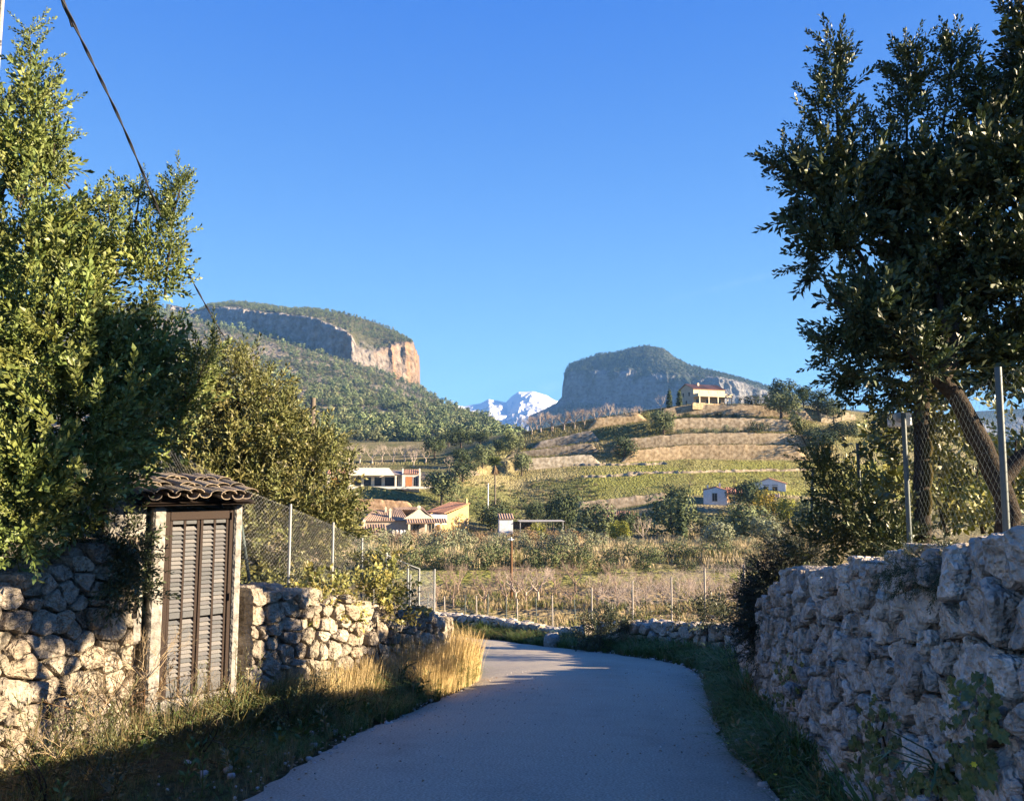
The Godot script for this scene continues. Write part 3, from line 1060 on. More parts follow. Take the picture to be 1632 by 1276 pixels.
func stone(mb: MB, poly: PackedVector2Array, ctr: Vector2, place: Callable, total: float, cw: float, ch: float, thick: float, sd: int, tone: Color, org: Vector3, dist: float, fine: float, joint := 1.0) -> void:
	var r := RandomNumberGenerator.new()
	r.seed = sd
	var mid := Vector2.ZERO
	for q in poly: mid += q
	mid /= poly.size()
	# resample the outline evenly and round its corners
	var per := 0.0
	for i in poly.size(): per += poly[i].distance_to(poly[(i + 1) % poly.size()])
	var n := clampi(int(per / (0.0075 * dist) * fine), 9, 30)
	var ring := PackedVector2Array()
	var want := 0.0
	var done := 0.0
	for i in poly.size():
		var a := poly[i]
		var b := poly[(i + 1) % poly.size()]
		var l := a.distance_to(b)
		while want < done + l and ring.size() < n:
			ring.append(a.lerp(b, (want - done) / maxf(l, 1e-5)))
			want += per / n
		done += l
	n = ring.size()
	if n < 4: return
	var soft := PackedVector2Array()
	var gap := (0.009 + 0.010 * r.randf()) * joint
	for i in n:
		var q := (ring[(i + n - 1) % n] + ring[i] * 7.0 + ring[(i + 1) % n]) / 9.0
		var d := q - mid
		var l := d.length()
		q = mid + d * (maxf(l - gap, l * 0.6) / maxf(l, 1e-5)) * r.randf_range(0.93, 1.03)
		soft.append(q)
	var proud := r.randf_range(0.01, 0.085) * (ch / 0.17)
	var tilt := Vector2(r.randf_range(-0.5, 0.5), r.randf_range(-0.5, 0.3))
	var prof := [[0.9, -0.22], [0.98, -0.09], [1.0, -0.02], [0.985, 0.6], [0.87, 0.98], [0.57, 1.0], [0.28, 1.03]]
	var first := mb.v.size()
	var at: Array = place.call(clampf(mid.x, 0, total))
	var side := Vector3(at[1].z, 0, -at[1].x)
	var g := r.randf_range(-100, 100)
	for k in prof.size():
		for i in n:
			var d: Vector2 = (soft[i] - mid) * prof[k][0]
			var s: Vector2 = mid + d
			var e: float = prof[k][1] * (proud if k > 2 else 1.0)
			if k > 1: e += d.dot(tilt) * 0.5
			var b: Array = place.call(clampf(s.x, 0.0, total))
			var w: Vector3 = b[0] + Vector3(0, s.y, 0) + b[1] * e
			if s.x < 0 or s.x > total: w += side * 0.0
			# fractured relief
			if k > 0:
				var f1 := fn.get_noise_3d(w.x * 5.0 + g, w.y * 3.2, w.z * 5.0)
				var f2 := fn.get_noise_3d(w.x * 15.0, w.y * 10.0 + g, w.z * 15.0)
				var f3 := fn3.get_noise_3d(w.x * 9.0 + g, w.y * 6.5, w.z * 9.0)
				w += b[1] * (f1 * 0.020 + f2 * 0.013 + f3 * 0.022) + Vector3(f2, f1, -f2) * 0.008
			mb.v.append(w - org)
			mb.n.append(Vector3.ZERO)
			var t := 1.0 + 0.22 * fn.get_noise_3d(w.x * 3.0, w.y * 3.0, w.z * 3.0 + g)
			mb.c.append(tone * t)
	var c0: Array = place.call(clampf(mid.x, 0, total))
	mb.v.append(c0[0] + Vector3(0, mid.y, 0) + c0[1] * (proud * 1.05 + 0.03 * fn.get_noise_3d(mid.x * 9, mid.y * 9, g)) - org)
	mb.n.append(Vector3.ZERO)
	mb.c.append(tone)
	var last := mb.v.size() - 1
	var i0 := mb.ix.size()
	for k in prof.size() - 1:
		for i in n:
			var a := first + k * n + i
			var b := first + k * n + (i + 1) % n
			mb.ix.append(a); mb.ix.append(b); mb.ix.append(a + n)
			mb.ix.append(b); mb.ix.append(b + n); mb.ix.append(a + n)
	for i in n:
		mb.ix.append(first + (prof.size() - 1) * n + i); mb.ix.append(first + (prof.size() - 1) * n + (i + 1) % n); mb.ix.append(last)
	facet(mb, first, i0, c0[1])

# hewn faces: every triangle gets corners of its own
func facet(mb: MB, first: int, i0: int, face: Vector3) -> void:
	smooth(mb, first, i0, face)
	var idx := mb.ix.slice(i0)
	var vs := mb.v.slice(first)
	var ns := mb.n.slice(first)
	var cc := mb.c.slice(first)
	mb.v.resize(first)
	mb.n.resize(first)
	mb.c.resize(first)
	mb.ix.resize(i0)
	for i in range(0, idx.size(), 3):
		var a := idx[i] - first
		var b := idx[i + 1] - first
		var c := idx[i + 2] - first
		var k := (vs[c] - vs[a]).cross(vs[b] - vs[a]).normalized()
		for j in [a, b, c]:
			mb.ix.append(mb.v.size())
			mb.v.append(vs[j])
			mb.n.append((k * 3.5 + ns[j]).normalized())
			mb.c.append(cc[j])

# normals of the indices from i0 on, turned to agree with a direction that the middle of the surface faces
func smooth(mb: MB, first: int, i0: int, face: Vector3) -> void:
	var sum := Vector3.ZERO
	for i in range(i0, mb.ix.size(), 3):
		var a := mb.v[mb.ix[i]]
		sum += (mb.v[mb.ix[i + 2]] - a).cross(mb.v[mb.ix[i + 1]] - a)
	if sum.dot(face) < 0:
		for i in range(i0, mb.ix.size(), 3):
			var t := mb.ix[i + 1]
			mb.ix[i + 1] = mb.ix[i + 2]
			mb.ix[i + 2] = t
	for i in range(i0, mb.ix.size(), 3):
		var a := mb.v[mb.ix[i]]
		var k := (mb.v[mb.ix[i + 2]] - a).cross(mb.v[mb.ix[i + 1]] - a)
		for j in 3: mb.n[mb.ix[i + j]] += k
	for i in range(first, mb.v.size()): mb.n[i] = mb.n[i].normalized()

# a rough lump of stone
func boulder(mb: MB, at: Vector3, size: Vector3, turn: float, sd: int, tone: Color, seg := 10, rings := 6) -> void:
	var first := mb.v.size()
	var g := float(sd % 1000)
	var bs := Basis(Vector3.UP, turn)
	for i in rings + 1:
		var th := PI * i / rings
		for j in seg:
			var ph := TAU * j / seg
			var d := Vector3(sin(th) * cos(ph), cos(th), sin(th) * sin(ph))
			# squarish
			var q := Vector3(signf(d.x) * pow(absf(d.x), 0.6), signf(d.y) * pow(absf(d.y), 0.6), signf(d.z) * pow(absf(d.z), 0.6))
			var f := 1.0 + 0.35 * fn.get_noise_3d(d.x * 1.3 + g, d.y * 1.3, d.z * 1.3) + 0.12 * fn.get_noise_3d(d.x * 4 + g, d.y * 4, d.z * 4)
			mb.v.append(at + bs * (q * f * size * 0.82))
			mb.n.append(Vector3.ZERO)
			mb.c.append(tone * (1.0 + 0.2 * fn.get_noise_3d(d.x * 3, d.y * 3 + g, d.z * 3)))
	var i0 := mb.ix.size()
	for i in rings:
		for j in seg:
			var a := first + i * seg + j
			var b := first + i * seg + (j + 1) % seg
			mb.ix.append(a); mb.ix.append(a + seg); mb.ix.append(b)
			mb.ix.append(b); mb.ix.append(a + seg); mb.ix.append(b + seg)
	# outward: test with the first real triangle
	for i in range(i0, mb.ix.size(), 3):
		var a := mb.v[mb.ix[i]]
		var k := (mb.v[mb.ix[i + 2]] - a).cross(mb.v[mb.ix[i + 1]] - a)
		if k.dot(a - at) < 0:
			var t := mb.ix[i + 1]
			mb.ix[i + 1] = mb.ix[i + 2]
			mb.ix[i + 2] = t
			k = -k
		for j in 3: mb.n[mb.ix[i + j]] += k
	for i in range(first, mb.v.size()): mb.n[i] = mb.n[i].normalized()

func stretch(side: int, t0: float, t1: float, n: int) -> Array:
	var f := []
	var h := []
	for i in n + 1:
		var t := lerpf(t0, t1, float(i) / n)
		f.append(wall_foot(side, t))
		h.append(wall_high(side, t))
	return [f, h]

func build_walls() -> void:
	var grey := [Color(0.78, 0.70, 0.60), Color(0.72, 0.64, 0.55), Color(0.82, 0.74, 0.64), Color(0.64, 0.58, 0.50), Color(0.76, 0.67, 0.57)]
	var warm := [Color(0.54, 0.48, 0.40), Color(0.49, 0.44, 0.36), Color(0.58, 0.52, 0.43), Color(0.45, 0.40, 0.34), Color(0.54, 0.46, 0.36)]
	var w := stretch(1, 0.6, 3.62, 36)
	dry_wall("stone_wall", "tall grey dry stone wall in shade along the lane, below the big carob tree", w[0], w[1], 1.0, 0.205, 0.155, 0.6, grey, 5, 1.15)
	w = stretch(1, 3.66, 5.6, 14)
	for i in w[0].size(): w[0][i] += Vector3(0.08, 0, 0.1)
	dry_wall("stone_wall", "lower broken stretch of dry stone wall just past the dark trailing bush", w[0], w[1], 1.0, 0.30, 0.22, 0.5, grey, 8, 1.0, 90)
	w = stretch(1, 5.7, 8.35, 20)
	dry_wall("stone_wall", "low dry stone wall round the outside of the bend, grass along its foot", w[0], w[1], 1.0, 0.34, 0.24, 0.5, grey, 9, 1.0, 110)
	w = stretch(1, 8.55, 11.0, 16)
	dry_wall("stone_wall", "very low overgrown stone wall across the end of the lane, under wire fence posts", w[0], [0.55, 0.45, 0.36, 0.33, 0.34, 0.32, 0.34, 0.36, 0.34, 0.4, 0.4, 0.4, 0.4, 0.4, 0.4, 0.4, 0.4], 1.0, 0.34, 0.2, 0.45, grey, 10, 0.8, 60)
	w = stretch(0, 0.7, 3.02, 30)
	dry_wall("stone_wall", "dry stone wall with patches of warm sun, ending at the hut under the carob", w[0], w[1], -1.0, 0.20, 0.165, 0.55, warm, 12, 1.0, 290, 0.4)
	w = stretch(0, 3.98, 6.6, 24)
	w[0][0] = Vector3(-3.06, w[0][0].y, -9.1)
	dry_wall("stone_wall", "sunlit dry stone wall below the chain link fence, from the hut to the golden grass", w[0], w[1], -1.0, 0.22, 0.18, 0.55, warm, 13, 1.0, 290, 0.4)

# ---------- the shuttered hut ----------
func build_hut() -> void:
	var a := Vector3(-3.73, -0.78, -8.40)   # foot of the shutters, at their two ends
	var b := Vector3(-3.20, -0.78, -8.86)
	var turn := atan2(-(b.z - a.z), b.x - a.x)
	var o := thing("shutter_hut", "small plastered hut in the wall with grey louvred shutters and a curved tile roof", "hut", a, turn)
	var w := (b - a).length()
	var H := 1.98
	var mb := MB.new()
	# plastered body: two jambs, back, sides; x along the front, z outwards
	mb.cbox(Vector3(-0.15, -0.55, -0.35), Vector3(-0.02, H + 0.05, 0.05), 0.02)
	part("plaster_jamb", mb.mesh(), M["plaster"], o)
	mb = MB.new()
	mb.cbox(Vector3(w + 0.02, -0.55, -0.35), Vector3(w + 0.11, H + 0.05, 0.05), 0.02)
	part("plaster_jamb", mb.mesh(), M["plaster"], o)
	mb = MB.new()
	mb.cbox(Vector3(-0.62, -0.55, -1.0), Vector3(w + 0.10, H + 0.12, -0.36), 0.03)
	mb.cbox(Vector3(-0.60, 0.6, -0.38), Vector3(-0.195, H + 0.10, -0.02), 0.03)
	part("wall", mb.mesh(), M["plaster"], o)
	mb = MB.new()
	mb.cbox(Vector3(-0.02, -0.5, -0.34), Vector3(w + 0.02, -0.02, 0.03), 0.02)
	part("sill", mb.mesh(), M["plaster"], o)
	mb = MB.new()
	mb.cbox(Vector3(-0.2, H + 0.055, -0.3), Vector3(w + 0.14, H + 0.15, 0.08), 0.012)
	part("lintel", mb.mesh(), M["hut_wood"], o)
	# shutters
	var fr := MB.new()
	fr.cbox(Vector3(-0.018, 0, -0.05), Vector3(0.028, H, 0.02), 0.006)
	fr.cbox(Vector3(w - 0.028, 0, -0.05), Vector3(w + 0.018, H, 0.02), 0.006)
	fr.cbox(Vector3(0.03, H - 0.11, -0.05), Vector3(w - 0.03, H, 0.02), 0.006)
	part("frame", fr.mesh(), M["hut_wood"], o)
	var tones := [Color(0.25, 0.265, 0.285), Color(0.19, 0.205, 0.225), Color(0.31, 0.315, 0.325), Color(0.22, 0.23, 0.25)]
	var slats := []
	var wl := (w - 0.06 - 0.012) / 2.0
	var pw := (wl - 0.03 * 2 - 0.026) / 2.0
	for t in tones:
		mb = MB.new()
		mb.col = t
		mb.cbox(Vector3(0, -0.027, -0.004), Vector3(pw + 0.004, 0.027, 0.004), 0.002)
		slats.append(mb.mesh())
	for l in 2:
		var x0 := 0.03 + l * (wl + 0.012)
		var leaf := Node3D.new()
		leaf.name = numbered(o, "shutter")
		o.add_child(leaf)
		leaf.position = Vector3(x0, 0.0, -0.01)
		leaf.rotation.y = 0.012 if l else -0.016
		mb = MB.new()
		for x in [0.0, 0.03 + pw, wl - 0.03]:
			var ww := 0.026 if x > 0.01 and x < wl - 0.04 else 0.03
			mb.cbox(Vector3(x, 0.0, -0.02), Vector3(x + ww, H - 0.115, 0.018), 0.004)
		part("stile", mb.mesh(), M["hut_wood"], leaf)
		for c in 2:
			var px := 0.03 + c * (pw + 0.026)
			for y in [[0.0, 0.16], [0.82, 0.885], [H - 0.155, H - 0.117]]:
				mb = MB.new()
				mb.col = tones[1]
				mb.cbox(Vector3(px + 0.001, y[0], -0.016), Vector3(px + pw - 0.001, y[1], 0.012), 0.003)
				part("rail", mb.mesh(), M["slat_wood"], leaf)
			var y := 0.185
			while y < H - 0.17:
				if y < 0.80 or y > 0.905:
					var tilt := -0.75 + rf(-0.06, 0.06)
					part("slat", slats[rng.randi() % 4], M["slat_wood"], leaf, Transform3D(Basis(Vector3.RIGHT, tilt) * Basis(Vector3.FORWARD, rf(-0.015, 0.015)), Vector3(px - 0.002, y, 0.0)))
				y += 0.0455
	mb = MB.new()
	mb.col = Color(0.05, 0.04, 0.035)
	mb.box(Vector3(-0.01, 0.01, -0.33), Vector3(w + 0.01, H - 0.01, -0.30))
	part("dark_inside", mb.mesh(), M["hut_wood"], o)
	mb = MB.new()
	for y in [1.0, 1.9]: mb.tube([Vector3(w - 0.005, y - 0.04, 0.03), Vector3(w - 0.005, y + 0.04, 0.03)], [0.009, 0.009], 6)
	part("hinge", mb.mesh(), M["hut_wood"], o)
	# roof: boards, then rows of curved tiles, hollow ones below and covers above
	var drop := 0.12
	var z1 := 0.36
	var z0 := -1.15
	var y0 := H + 0.30
	mb = MB.new()
	var xa := -0.34
	var xb := w + 0.20
	mb.quad(Vector3(xa, y0 - drop * (z1 - 0.12 - z0) - 0.05, z1 - 0.12), Vector3(xb, y0 - drop * (z1 - 0.12 - z0) - 0.05, z1 - 0.12), Vector3(xb, y0 - 0.05, z0), Vector3(xa, y0 - 0.05, z0))
	mb.quad(Vector3(xa, y0 - 0.075, z0), Vector3(xb, y0 - 0.075, z0), Vector3(xb, y0 - drop * (z1 - 0.12 - z0) - 0.075, z1 - 0.12), Vector3(xa, y0 - drop * (z1 - 0.12 - z0) - 0.075, z1 - 0.12))
	part("roof_board", mb.mesh(), M["hut_wood"], o)
	var tile_tones := [Color(0.42, 0.35, 0.27), Color(0.34, 0.29, 0.24), Color(0.50, 0.43, 0.33), Color(0.28, 0.25, 0.21)]
	var pan := []
	var cover := []
	for t in tile_tones:
		pan.append(tile_mesh(0.56, 0.078, 0.068, -1.0, t))
		cover.append(tile_mesh(0.56, 0.072, 0.088, 1.0, t))
	var cols := 7
	for i in cols + 1:
		var x := xa + 0.07 + (xb - xa - 0.14) * i / cols
		for k in 3:
			var z := z1 - 0.46 * (k + 1) - 0.09 + rf(-0.06, 0.05)
			var y := y0 - drop * (z - z0) + 0.012 * k + rf(-0.008, 0.012)
			var bs := Basis(Vector3.UP, rf(-0.09, 0.09)) * Basis(Vector3.RIGHT, atan(drop) - 0.02)
			if i < cols: part("tile", pan[rng.randi() % 4], M["old_tile"], o, Transform3D(bs, Vector3(x + 0.085, y + 0.045, z)))
			part("tile", cover[rng.randi() % 4], M["old_tile"], o, Transform3D(bs, Vector3(x, y + 0.055, z - 0.03)))

# half-round clay tile along z, wider at one end; up = 1 arches, -1 is a trough
func tile_mesh(length: float, r0: float, r1: float, up: float, tone: Color) -> ArrayMesh:
	var mb := MB.new()
	mb.col = tone
	var n := 7
	var th := 0.010
	for s in 3:
		var za := length * s / 3.0
		var zb := length * (s + 1) / 3.0
		var ra := lerpf(r0, r1, s / 3.0)
		var rb := lerpf(r0, r1, (s + 1) / 3.0)
		for i in n:
			var a := PI * i / n
			var b := PI * (i + 1) / n
			var f := func(an: float, r: float, z: float) -> Vector3: return Vector3(-cos(an) * r, up * sin(an) * r * (0.5 if up > 0 else 0.75), z)
			mb.quad(f.call(a, ra, za), f.call(a, rb, zb), f.call(b, rb, zb), f.call(b, ra, za))
			mb.quad(f.call(b, ra - th, za), f.call(b, rb - th, zb), f.call(a, rb - th, zb), f.call(a, ra - th, za))
			if s == 2: mb.quad(f.call(a, rb - th, zb), f.call(b, rb - th, zb), f.call(b, rb, zb), f.call(a, rb, zb))
	return mb.mesh()

# ---------- houses ----------
# local axes: x along the front, y up, z out of the front; at = middle of the front's foot
func tiled(mb: MB, a: Vector3, b: Vector3, c: Vector3, d: Vector3, rows := 0) -> void:
	# a roof plane from eaves a-b up to ridge d-c, with ribs of tiles down the slope
	var up := (b - a).cross(d - a).normalized()
	var n := rows if rows else maxi(3, int((b - a).length() / 0.45))
	for i in n:
		var f := float(i) / n
		var g := float(i + 1) / n
		var m := (f + g) / 2.0
		var k := 0.86 + 0.28 * fmod(sin(i * 12.9898) * 43758.5453, 1.0)
		var keep := mb.col
		mb.col = keep * k
		var p := [a.lerp(b, f), a.lerp(b, m) + up * 0.11, a.lerp(b, g)]
		var q := [d.lerp(c, f), d.lerp(c, m) + up * 0.11, d.lerp(c, g)]
		mb.quad(p[0], p[1], q[1], q[0])
		mb.quad(p[1], p[2], q[2], q[1])
		mb.col = keep
	mb.quad(b - up * 0.12, a - up * 0.12, d - up * 0.12, c - up * 0.12)
	mb.quad(a - up * 0.12, b - up * 0.12, b, a)
	mb.quad(b - up * 0.12, c - up * 0.12, c, b)
	mb.quad(d - up * 0.12, a - up * 0.12, a, d)

func win(o: Node3D, face: int, size: Vector3, x: float, y: float, w: float, h: float, shutter := Color(0, 0, 0, 0), called := "window") -> void:
	# face 0 front, 1 the +x side, 2 the -x side; size is width, height, depth of the house
	var t := Transform3D()
	if face == 0: t = Transform3D(Basis(), Vector3(x, y, 0))
	elif face == 1: t = Transform3D(Basis(Vector3.UP, PI / 2), Vector3(size.x / 2, y, -x))
	else: t = Transform3D(Basis(Vector3.UP, -PI / 2), Vector3(-size.x / 2, y, -x))
	var mb := MB.new()
	mb.col = Color(0.55, 0.5, 0.42)
	var b := 0.1
	mb.box(Vector3(-w / 2 - b, -b, 0.0), Vector3(-w / 2, h + b, 0.07))
	mb.box(Vector3(w / 2, -b, 0.0), Vector3(w / 2 + b, h + b, 0.07))
	mb.box(Vector3(-w / 2, h, 0.0), Vector3(w / 2, h + b, 0.07))
	mb.box(Vector3(-w / 2, -b, 0.0), Vector3(w / 2, 0, 0.09))
	var f := part(called, mb.mesh(), M["paint"], o, t)
	mb = MB.new()
	if shutter.a > 0:
		mb.col = shutter
		var n := int(h / 0.16)
		for i in n: mb.box(Vector3(-w / 2, h * i / n, 0.012), Vector3(w / 2, h * (i + 0.8) / n, 0.045))
		part("shutter", mb.mesh(), M["paint"], f)
	else:
		mb.box(Vector3(-w / 2, 0, 0.004), Vector3(w / 2, h, 0.02))
		mb.col = Color(1, 1, 1)
		part("pane", mb.mesh(), M["pane"], f)
		mb = MB.new()
		mb.col = Color(0.5, 0.45, 0.38)
		mb.box(Vector3(-0.035, 0, 0.022), Vector3(0.035, h, 0.04))
		part("glazing_bar", mb.mesh(), M["paint"], f)

func body(o: Node3D, x0: float, x1: float, z0: float, z1: float, h: float, col: Color, called := "wall", y0 := -2.0) -> void:
	var mb := MB.new()
	mb.col = col
	mb.box(Vector3(x0, y0, z0), Vector3(x1, h, z1))
	part(called, mb.mesh(), M["paint"], o)

func gable_x(o: Node3D, x0: float, x1: float, z0: float, z1: float, h: float, rise: float, over: float, roof: Color, wall: Color) -> void:
	# ridge runs along x
	var zm := (z0 + z1) / 2
	var k := rise / ((z1 - z0) / 2)
	var mb := MB.new()
	mb.col = roof
	tiled(mb, Vector3(x0 - over, h - over * k + 0.1, z1 + over), Vector3(x1 + over, h - over * k + 0.1, z1 + over), Vector3(x1 + over, h + rise + 0.1, zm), Vector3(x0 - over, h + rise + 0.1, zm))
	tiled(mb, Vector3(x1 + over, h - over * k + 0.1, z0 - over), Vector3(x0 - over, h - over * k + 0.1, z0 - over), Vector3(x0 - over, h + rise + 0.1, zm), Vector3(x1 + over, h + rise + 0.1, zm))
	part("roof", mb.mesh(), M["roof"], o)
	mb = MB.new()
	mb.col = wall
	for x in [x0 + 0.002, x1 - 0.002]:
		mb.tri(Vector3(x, h, z1), Vector3(x, h, z0), Vector3(x, h + rise, zm))
	part("gable", mb.mesh(), M["paint"], o)

func gable_z(o: Node3D, x0: float, x1: float, z0: float, z1: float, h: float, rise: float, over: float, roof: Color, wall: Color, shift := 0.0) -> void:
	# ridge runs from front to back
	var xm := (x0 + x1) / 2 + shift
	var mb := MB.new()
	mb.col = roof
	var kl := rise / (xm - x0)
	var kr := rise / (x1 - xm)
	tiled(mb, Vector3(x1 + over, h - over * kr + 0.1, z1 + over * 0.4), Vector3(x1 + over, h - over * kr + 0.1, z0), Vector3(xm, h + rise + 0.1, z0), Vector3(xm, h + rise + 0.1, z1 + over * 0.4))
	tiled(mb, Vector3(x0 - over, h - over * kl + 0.1, z0), Vector3(x0 - over, h - over * kl + 0.1, z1 + over * 0.4), Vector3(xm, h + rise + 0.1, z1 + over * 0.4), Vector3(xm, h + rise + 0.1, z0))
	part("roof", mb.mesh(), M["roof"], o)
	mb = MB.new()
	mb.col = wall
	mb.tri(Vector3(x0, h, z1 - 0.002), Vector3(x1, h, z1 - 0.002), Vector3(xm, h + rise, z1 - 0.002))
	mb.tri(Vector3(x1, h, z0), Vector3(x0, h, z0), Vector3(xm, h + rise, z0))
	part("gable", mb.mesh(), M["paint"], o)

func mono(o: Node3D, x0: float, x1: float, z0: float, z1: float, h_front: float, h_back: float, over: float, roof: Color) -> void:
	var mb := MB.new()
	mb.col = roof
	var k := (h_back - h_front) / (z1 - z0)
	tiled(mb, Vector3(x0 - over, h_front - over * k + 0.1, z1 + over), Vector3(x1 + over, h_front - over * k + 0.1, z1 + over), Vector3(x1 + over, h_back + 0.1, z0), Vector3(x0 - over, h_back + 0.1, z0))
	part("roof", mb.mesh(), M["roof"], o)

func chimney(o: Node3D, x: float, y: float, z: float, h: float, col: Color, s := 0.3) -> void:
	var mb := MB.new()
	mb.col = col
	mb.box(Vector3(x - s, y - 1.0, z - s), Vector3(x + s, y + h, z + s))
	mb.box(Vector3(x - s - 0.08, y + h, z - s - 0.08), Vector3(x + s + 0.08, y + h + 0.12, z + s + 0.08))
	mb.box(Vector3(x - s * 0.7, y + h + 0.12, z - s * 0.7), Vector3(x + s * 0.7, y + h + 0.4, z + s * 0.7))
	part("chimney", mb.mesh(), M["paint"], o)

func post(o: Node3D, x: float, z: float, h: float, s: float, col: Color, called := "pillar", y0 := -0.5) -> void:
	var mb := MB.new()
	mb.col = col
	mb.box(Vector3(x - s, y0, z - s), Vector3(x + s, h, z + s))
	part(called, mb.mesh(), M["paint"], o)

func build_houses() -> void:
	var terra := Color(0.50, 0.26, 0.15)
	var brown := Color(0.40, 0.29, 0.21)
	var ochre := Color(0.62, 0.44, 0.17)
	var cream := Color(0.70, 0.62, 0.46)
	var white := Color(0.74, 0.74, 0.74)
	var rust := Color(0.46, 0.17, 0.06)

	# villa on the hilltop
	var at := P(1131, 646.5, 262)
	var o := thing("villa", "two storey stone villa with a pillared porch and balcony on the hilltop", "house", at, deg_to_rad(19))
	var tan_ := Color(0.70, 0.54, 0.37)
	var sz := Vector3(12.4, 6.0, 9.5)
	body(o, -6.2, 6.2, -9.5, 0, 5.7, tan_)
	gable_x(o, -6.2, 6.2, -9.5, 0, 5.7, 2.0, 0.35, Color(0.66, 0.38, 0.25), tan_)
	chimney(o, -2.2, 7.0, -3.4, 0.8, cream)
	for x in [-3.2, 0.4, 4.0]: win(o, 0, sz, x, 3.15, 1.0, 1.9, Color(0.62, 0.55, 0.42))
	for x in [-4.4, -0.5, 3.6]: win(o, 0, sz, x, 0.0, 1.7, 2.1)
	for x in [2.6, 6.4]: win(o, 2, sz, x, 3.4, 0.9, 1.3)
	win(o, 2, sz, 4.5, 0.6, 0.9, 1.3)
	for x in [-5.8, -2.2, 1.4, 5.2, 6.9]: post(o, x, 3.0, 2.75, 0.17, cream)
	var mb := MB.new()
	mb.col = Color(0.62, 0.52, 0.36)
	mb.box(Vector3(-6.4, 2.75, 0.02), Vector3(7.2, 3.0, 3.3))
	mb.box(Vector3(-6.4, 3.0, 3.12), Vector3(7.2, 3.85, 3.3))
	mb.box(Vector3(-6.4, 3.0, 0.02), Vector3(-6.22, 3.85, 3.11))
	mb.box(Vector3(7.02, 3.0, 0.02), Vector3(7.2, 3.85, 3.11))
	part("balcony", mb.mesh(), M["paint"], o)
	mb = MB.new()
	mb.col = Color(0.66, 0.52, 0.34)
	mb.box(Vector3(-9, -1.8, 3.4), Vector3(12, 0.35, 3.8))
	part("garden_wall", mb.mesh(), M["terrace_stone"], o)

	# long low white house
	at = P(613, 775, 186)
	o = thing("low_house", "long low white house with a wide awning and orange shutters above a tan wall", "house", at, deg_to_rad(8))
	sz = Vector3(16.6, 3.6, 8)
	body(o, -8.4, 8.4, -8, -2.4, 2.85, Color(0.72, 0.65, 0.53))
	for x in [-6.6, -4.2, -1.7, 0.8, 2.2]:
		var f := Transform3D(Basis(), Vector3(x, 0.1, -2.4))
		mb = MB.new()
		mb.box(Vector3(-0.85, 0, 0.0), Vector3(0.85, 2.1, 0.03))
		part("window", mb.mesh(), M["pane"], o, f)
	mb = MB.new()
	mb.col = Color(0.74, 0.66, 0.50)
	mb.quad(Vector3(-8.6, 2.75, 0.2), Vector3(2.3, 2.75, 0.2), Vector3(0.9, 4.5, -4.5), Vector3(-8.6, 4.5, -4.5))
	mb.quad(Vector3(-8.6, 2.62, 0.2), Vector3(-8.6, 4.37, -4.5), Vector3(0.9, 4.37, -4.5), Vector3(2.3, 2.62, 0.2))
	mb.quad(Vector3(-8.6, 2.62, 0.2), Vector3(2.3, 2.62, 0.2), Vector3(2.3, 2.75, 0.2), Vector3(-8.6, 2.75, 0.2))
	mb.quad(Vector3(2.3, 2.62, 0.2), Vector3(0.9, 4.37, -4.5), Vector3(0.9, 4.5, -4.5), Vector3(2.3, 2.75, 0.2))
	part("sloping_awning", mb.mesh(), M["paint"], o)
	mb = MB.new()
	mb.col = Color(0.30, 0.27, 0.26)
	mb.quad(Vector3(2.32, 2.8, 0), Vector3(4.3, 2.8, 0), Vector3(4.3, 3.9, -5), Vector3(1.0, 3.9, -5))
	part("roof", mb.mesh(), M["roof"], o)
	for x in [-8.3, 2.6]: post(o, x, -0.1, 2.6, 0.22, Color(0.72, 0.65, 0.53))
	body(o, 4.3, 8.3, -6, 0, 3.0, Color(0.72, 0.65, 0.53), "wing")
	mb = MB.new()
	mb.col = Color(0.52, 0.30, 0.19)
	tiled(mb, Vector3(4.5, 3.02, 0.25), Vector3(8.1, 3.02, 0.25), Vector3(8.1, 4.1, -6), Vector3(4.5, 4.1, -6))
	part("roof", mb.mesh(), M["roof"], o)
	mb = MB.new()
	mb.col = Color(0.72, 0.65, 0.53)
	for x in [4.1, 8.2]:
		mb.quad(Vector3(x, 2.6, 0.4), Vector3(x, 4.35, -3.0), Vector3(x + 0.35, 4.35, -3.0), Vector3(x + 0.35, 2.6, 0.4))
		mb.box(Vector3(x, -0.4, -4), Vector3(x + 0.35, 2.6, 0.4))
		mb.quad(Vector3(x + 0.35, 2.6, 0.4), Vector3(x + 0.35, 4.35, -3.0), Vector3(x + 0.35, 2.6, -4), Vector3(x + 0.35, 2.6, -4))
		mb.quad(Vector3(x, 2.6, -4), Vector3(x, 4.35, -3.0), Vector3(x, 2.6, 0.4), Vector3(x, 2.6, 0.4))
	part("curved_side_wall", mb.mesh(), M["paint"], o)
	mb = MB.new()
	mb.col = rust
	mb.box(Vector3(5.0, 0.05, 0.0), Vector3(6.5, 2.35, 0.08))
	part("shutter", mb.mesh(), M["paint"], o)
	win(o, 0, sz, 7.35, 0.05, 1.1, 2.2)
	body(o, -13.6, -9.6, -6, -0.4, 3.0, Color(0.72, 0.65, 0.53), "wing")
	mono(o, -13.6, -9.6, -6, -0.4, 3.0, 4.2, 0.2, Color(0.52, 0.30, 0.19))
	mb = MB.new()
	mb.col = rust
	mb.box(Vector3(-12.7, 0.05, -0.4), Vector3(-10.6, 2.3, -0.3))
	part("shutter", mb.mesh(), M["paint"], o)
	mb = MB.new()
	mb.col = Color(0.72, 0.68, 0.6)
	mb.box(Vector3(-14, -0.55, 0.5), Vector3(12.0, 0.0, 2.2))
	part("terrace_slab", mb.mesh(), M["paint"], o)

	# yellow house with a taller gable end
	at = P(724, 853, 160)
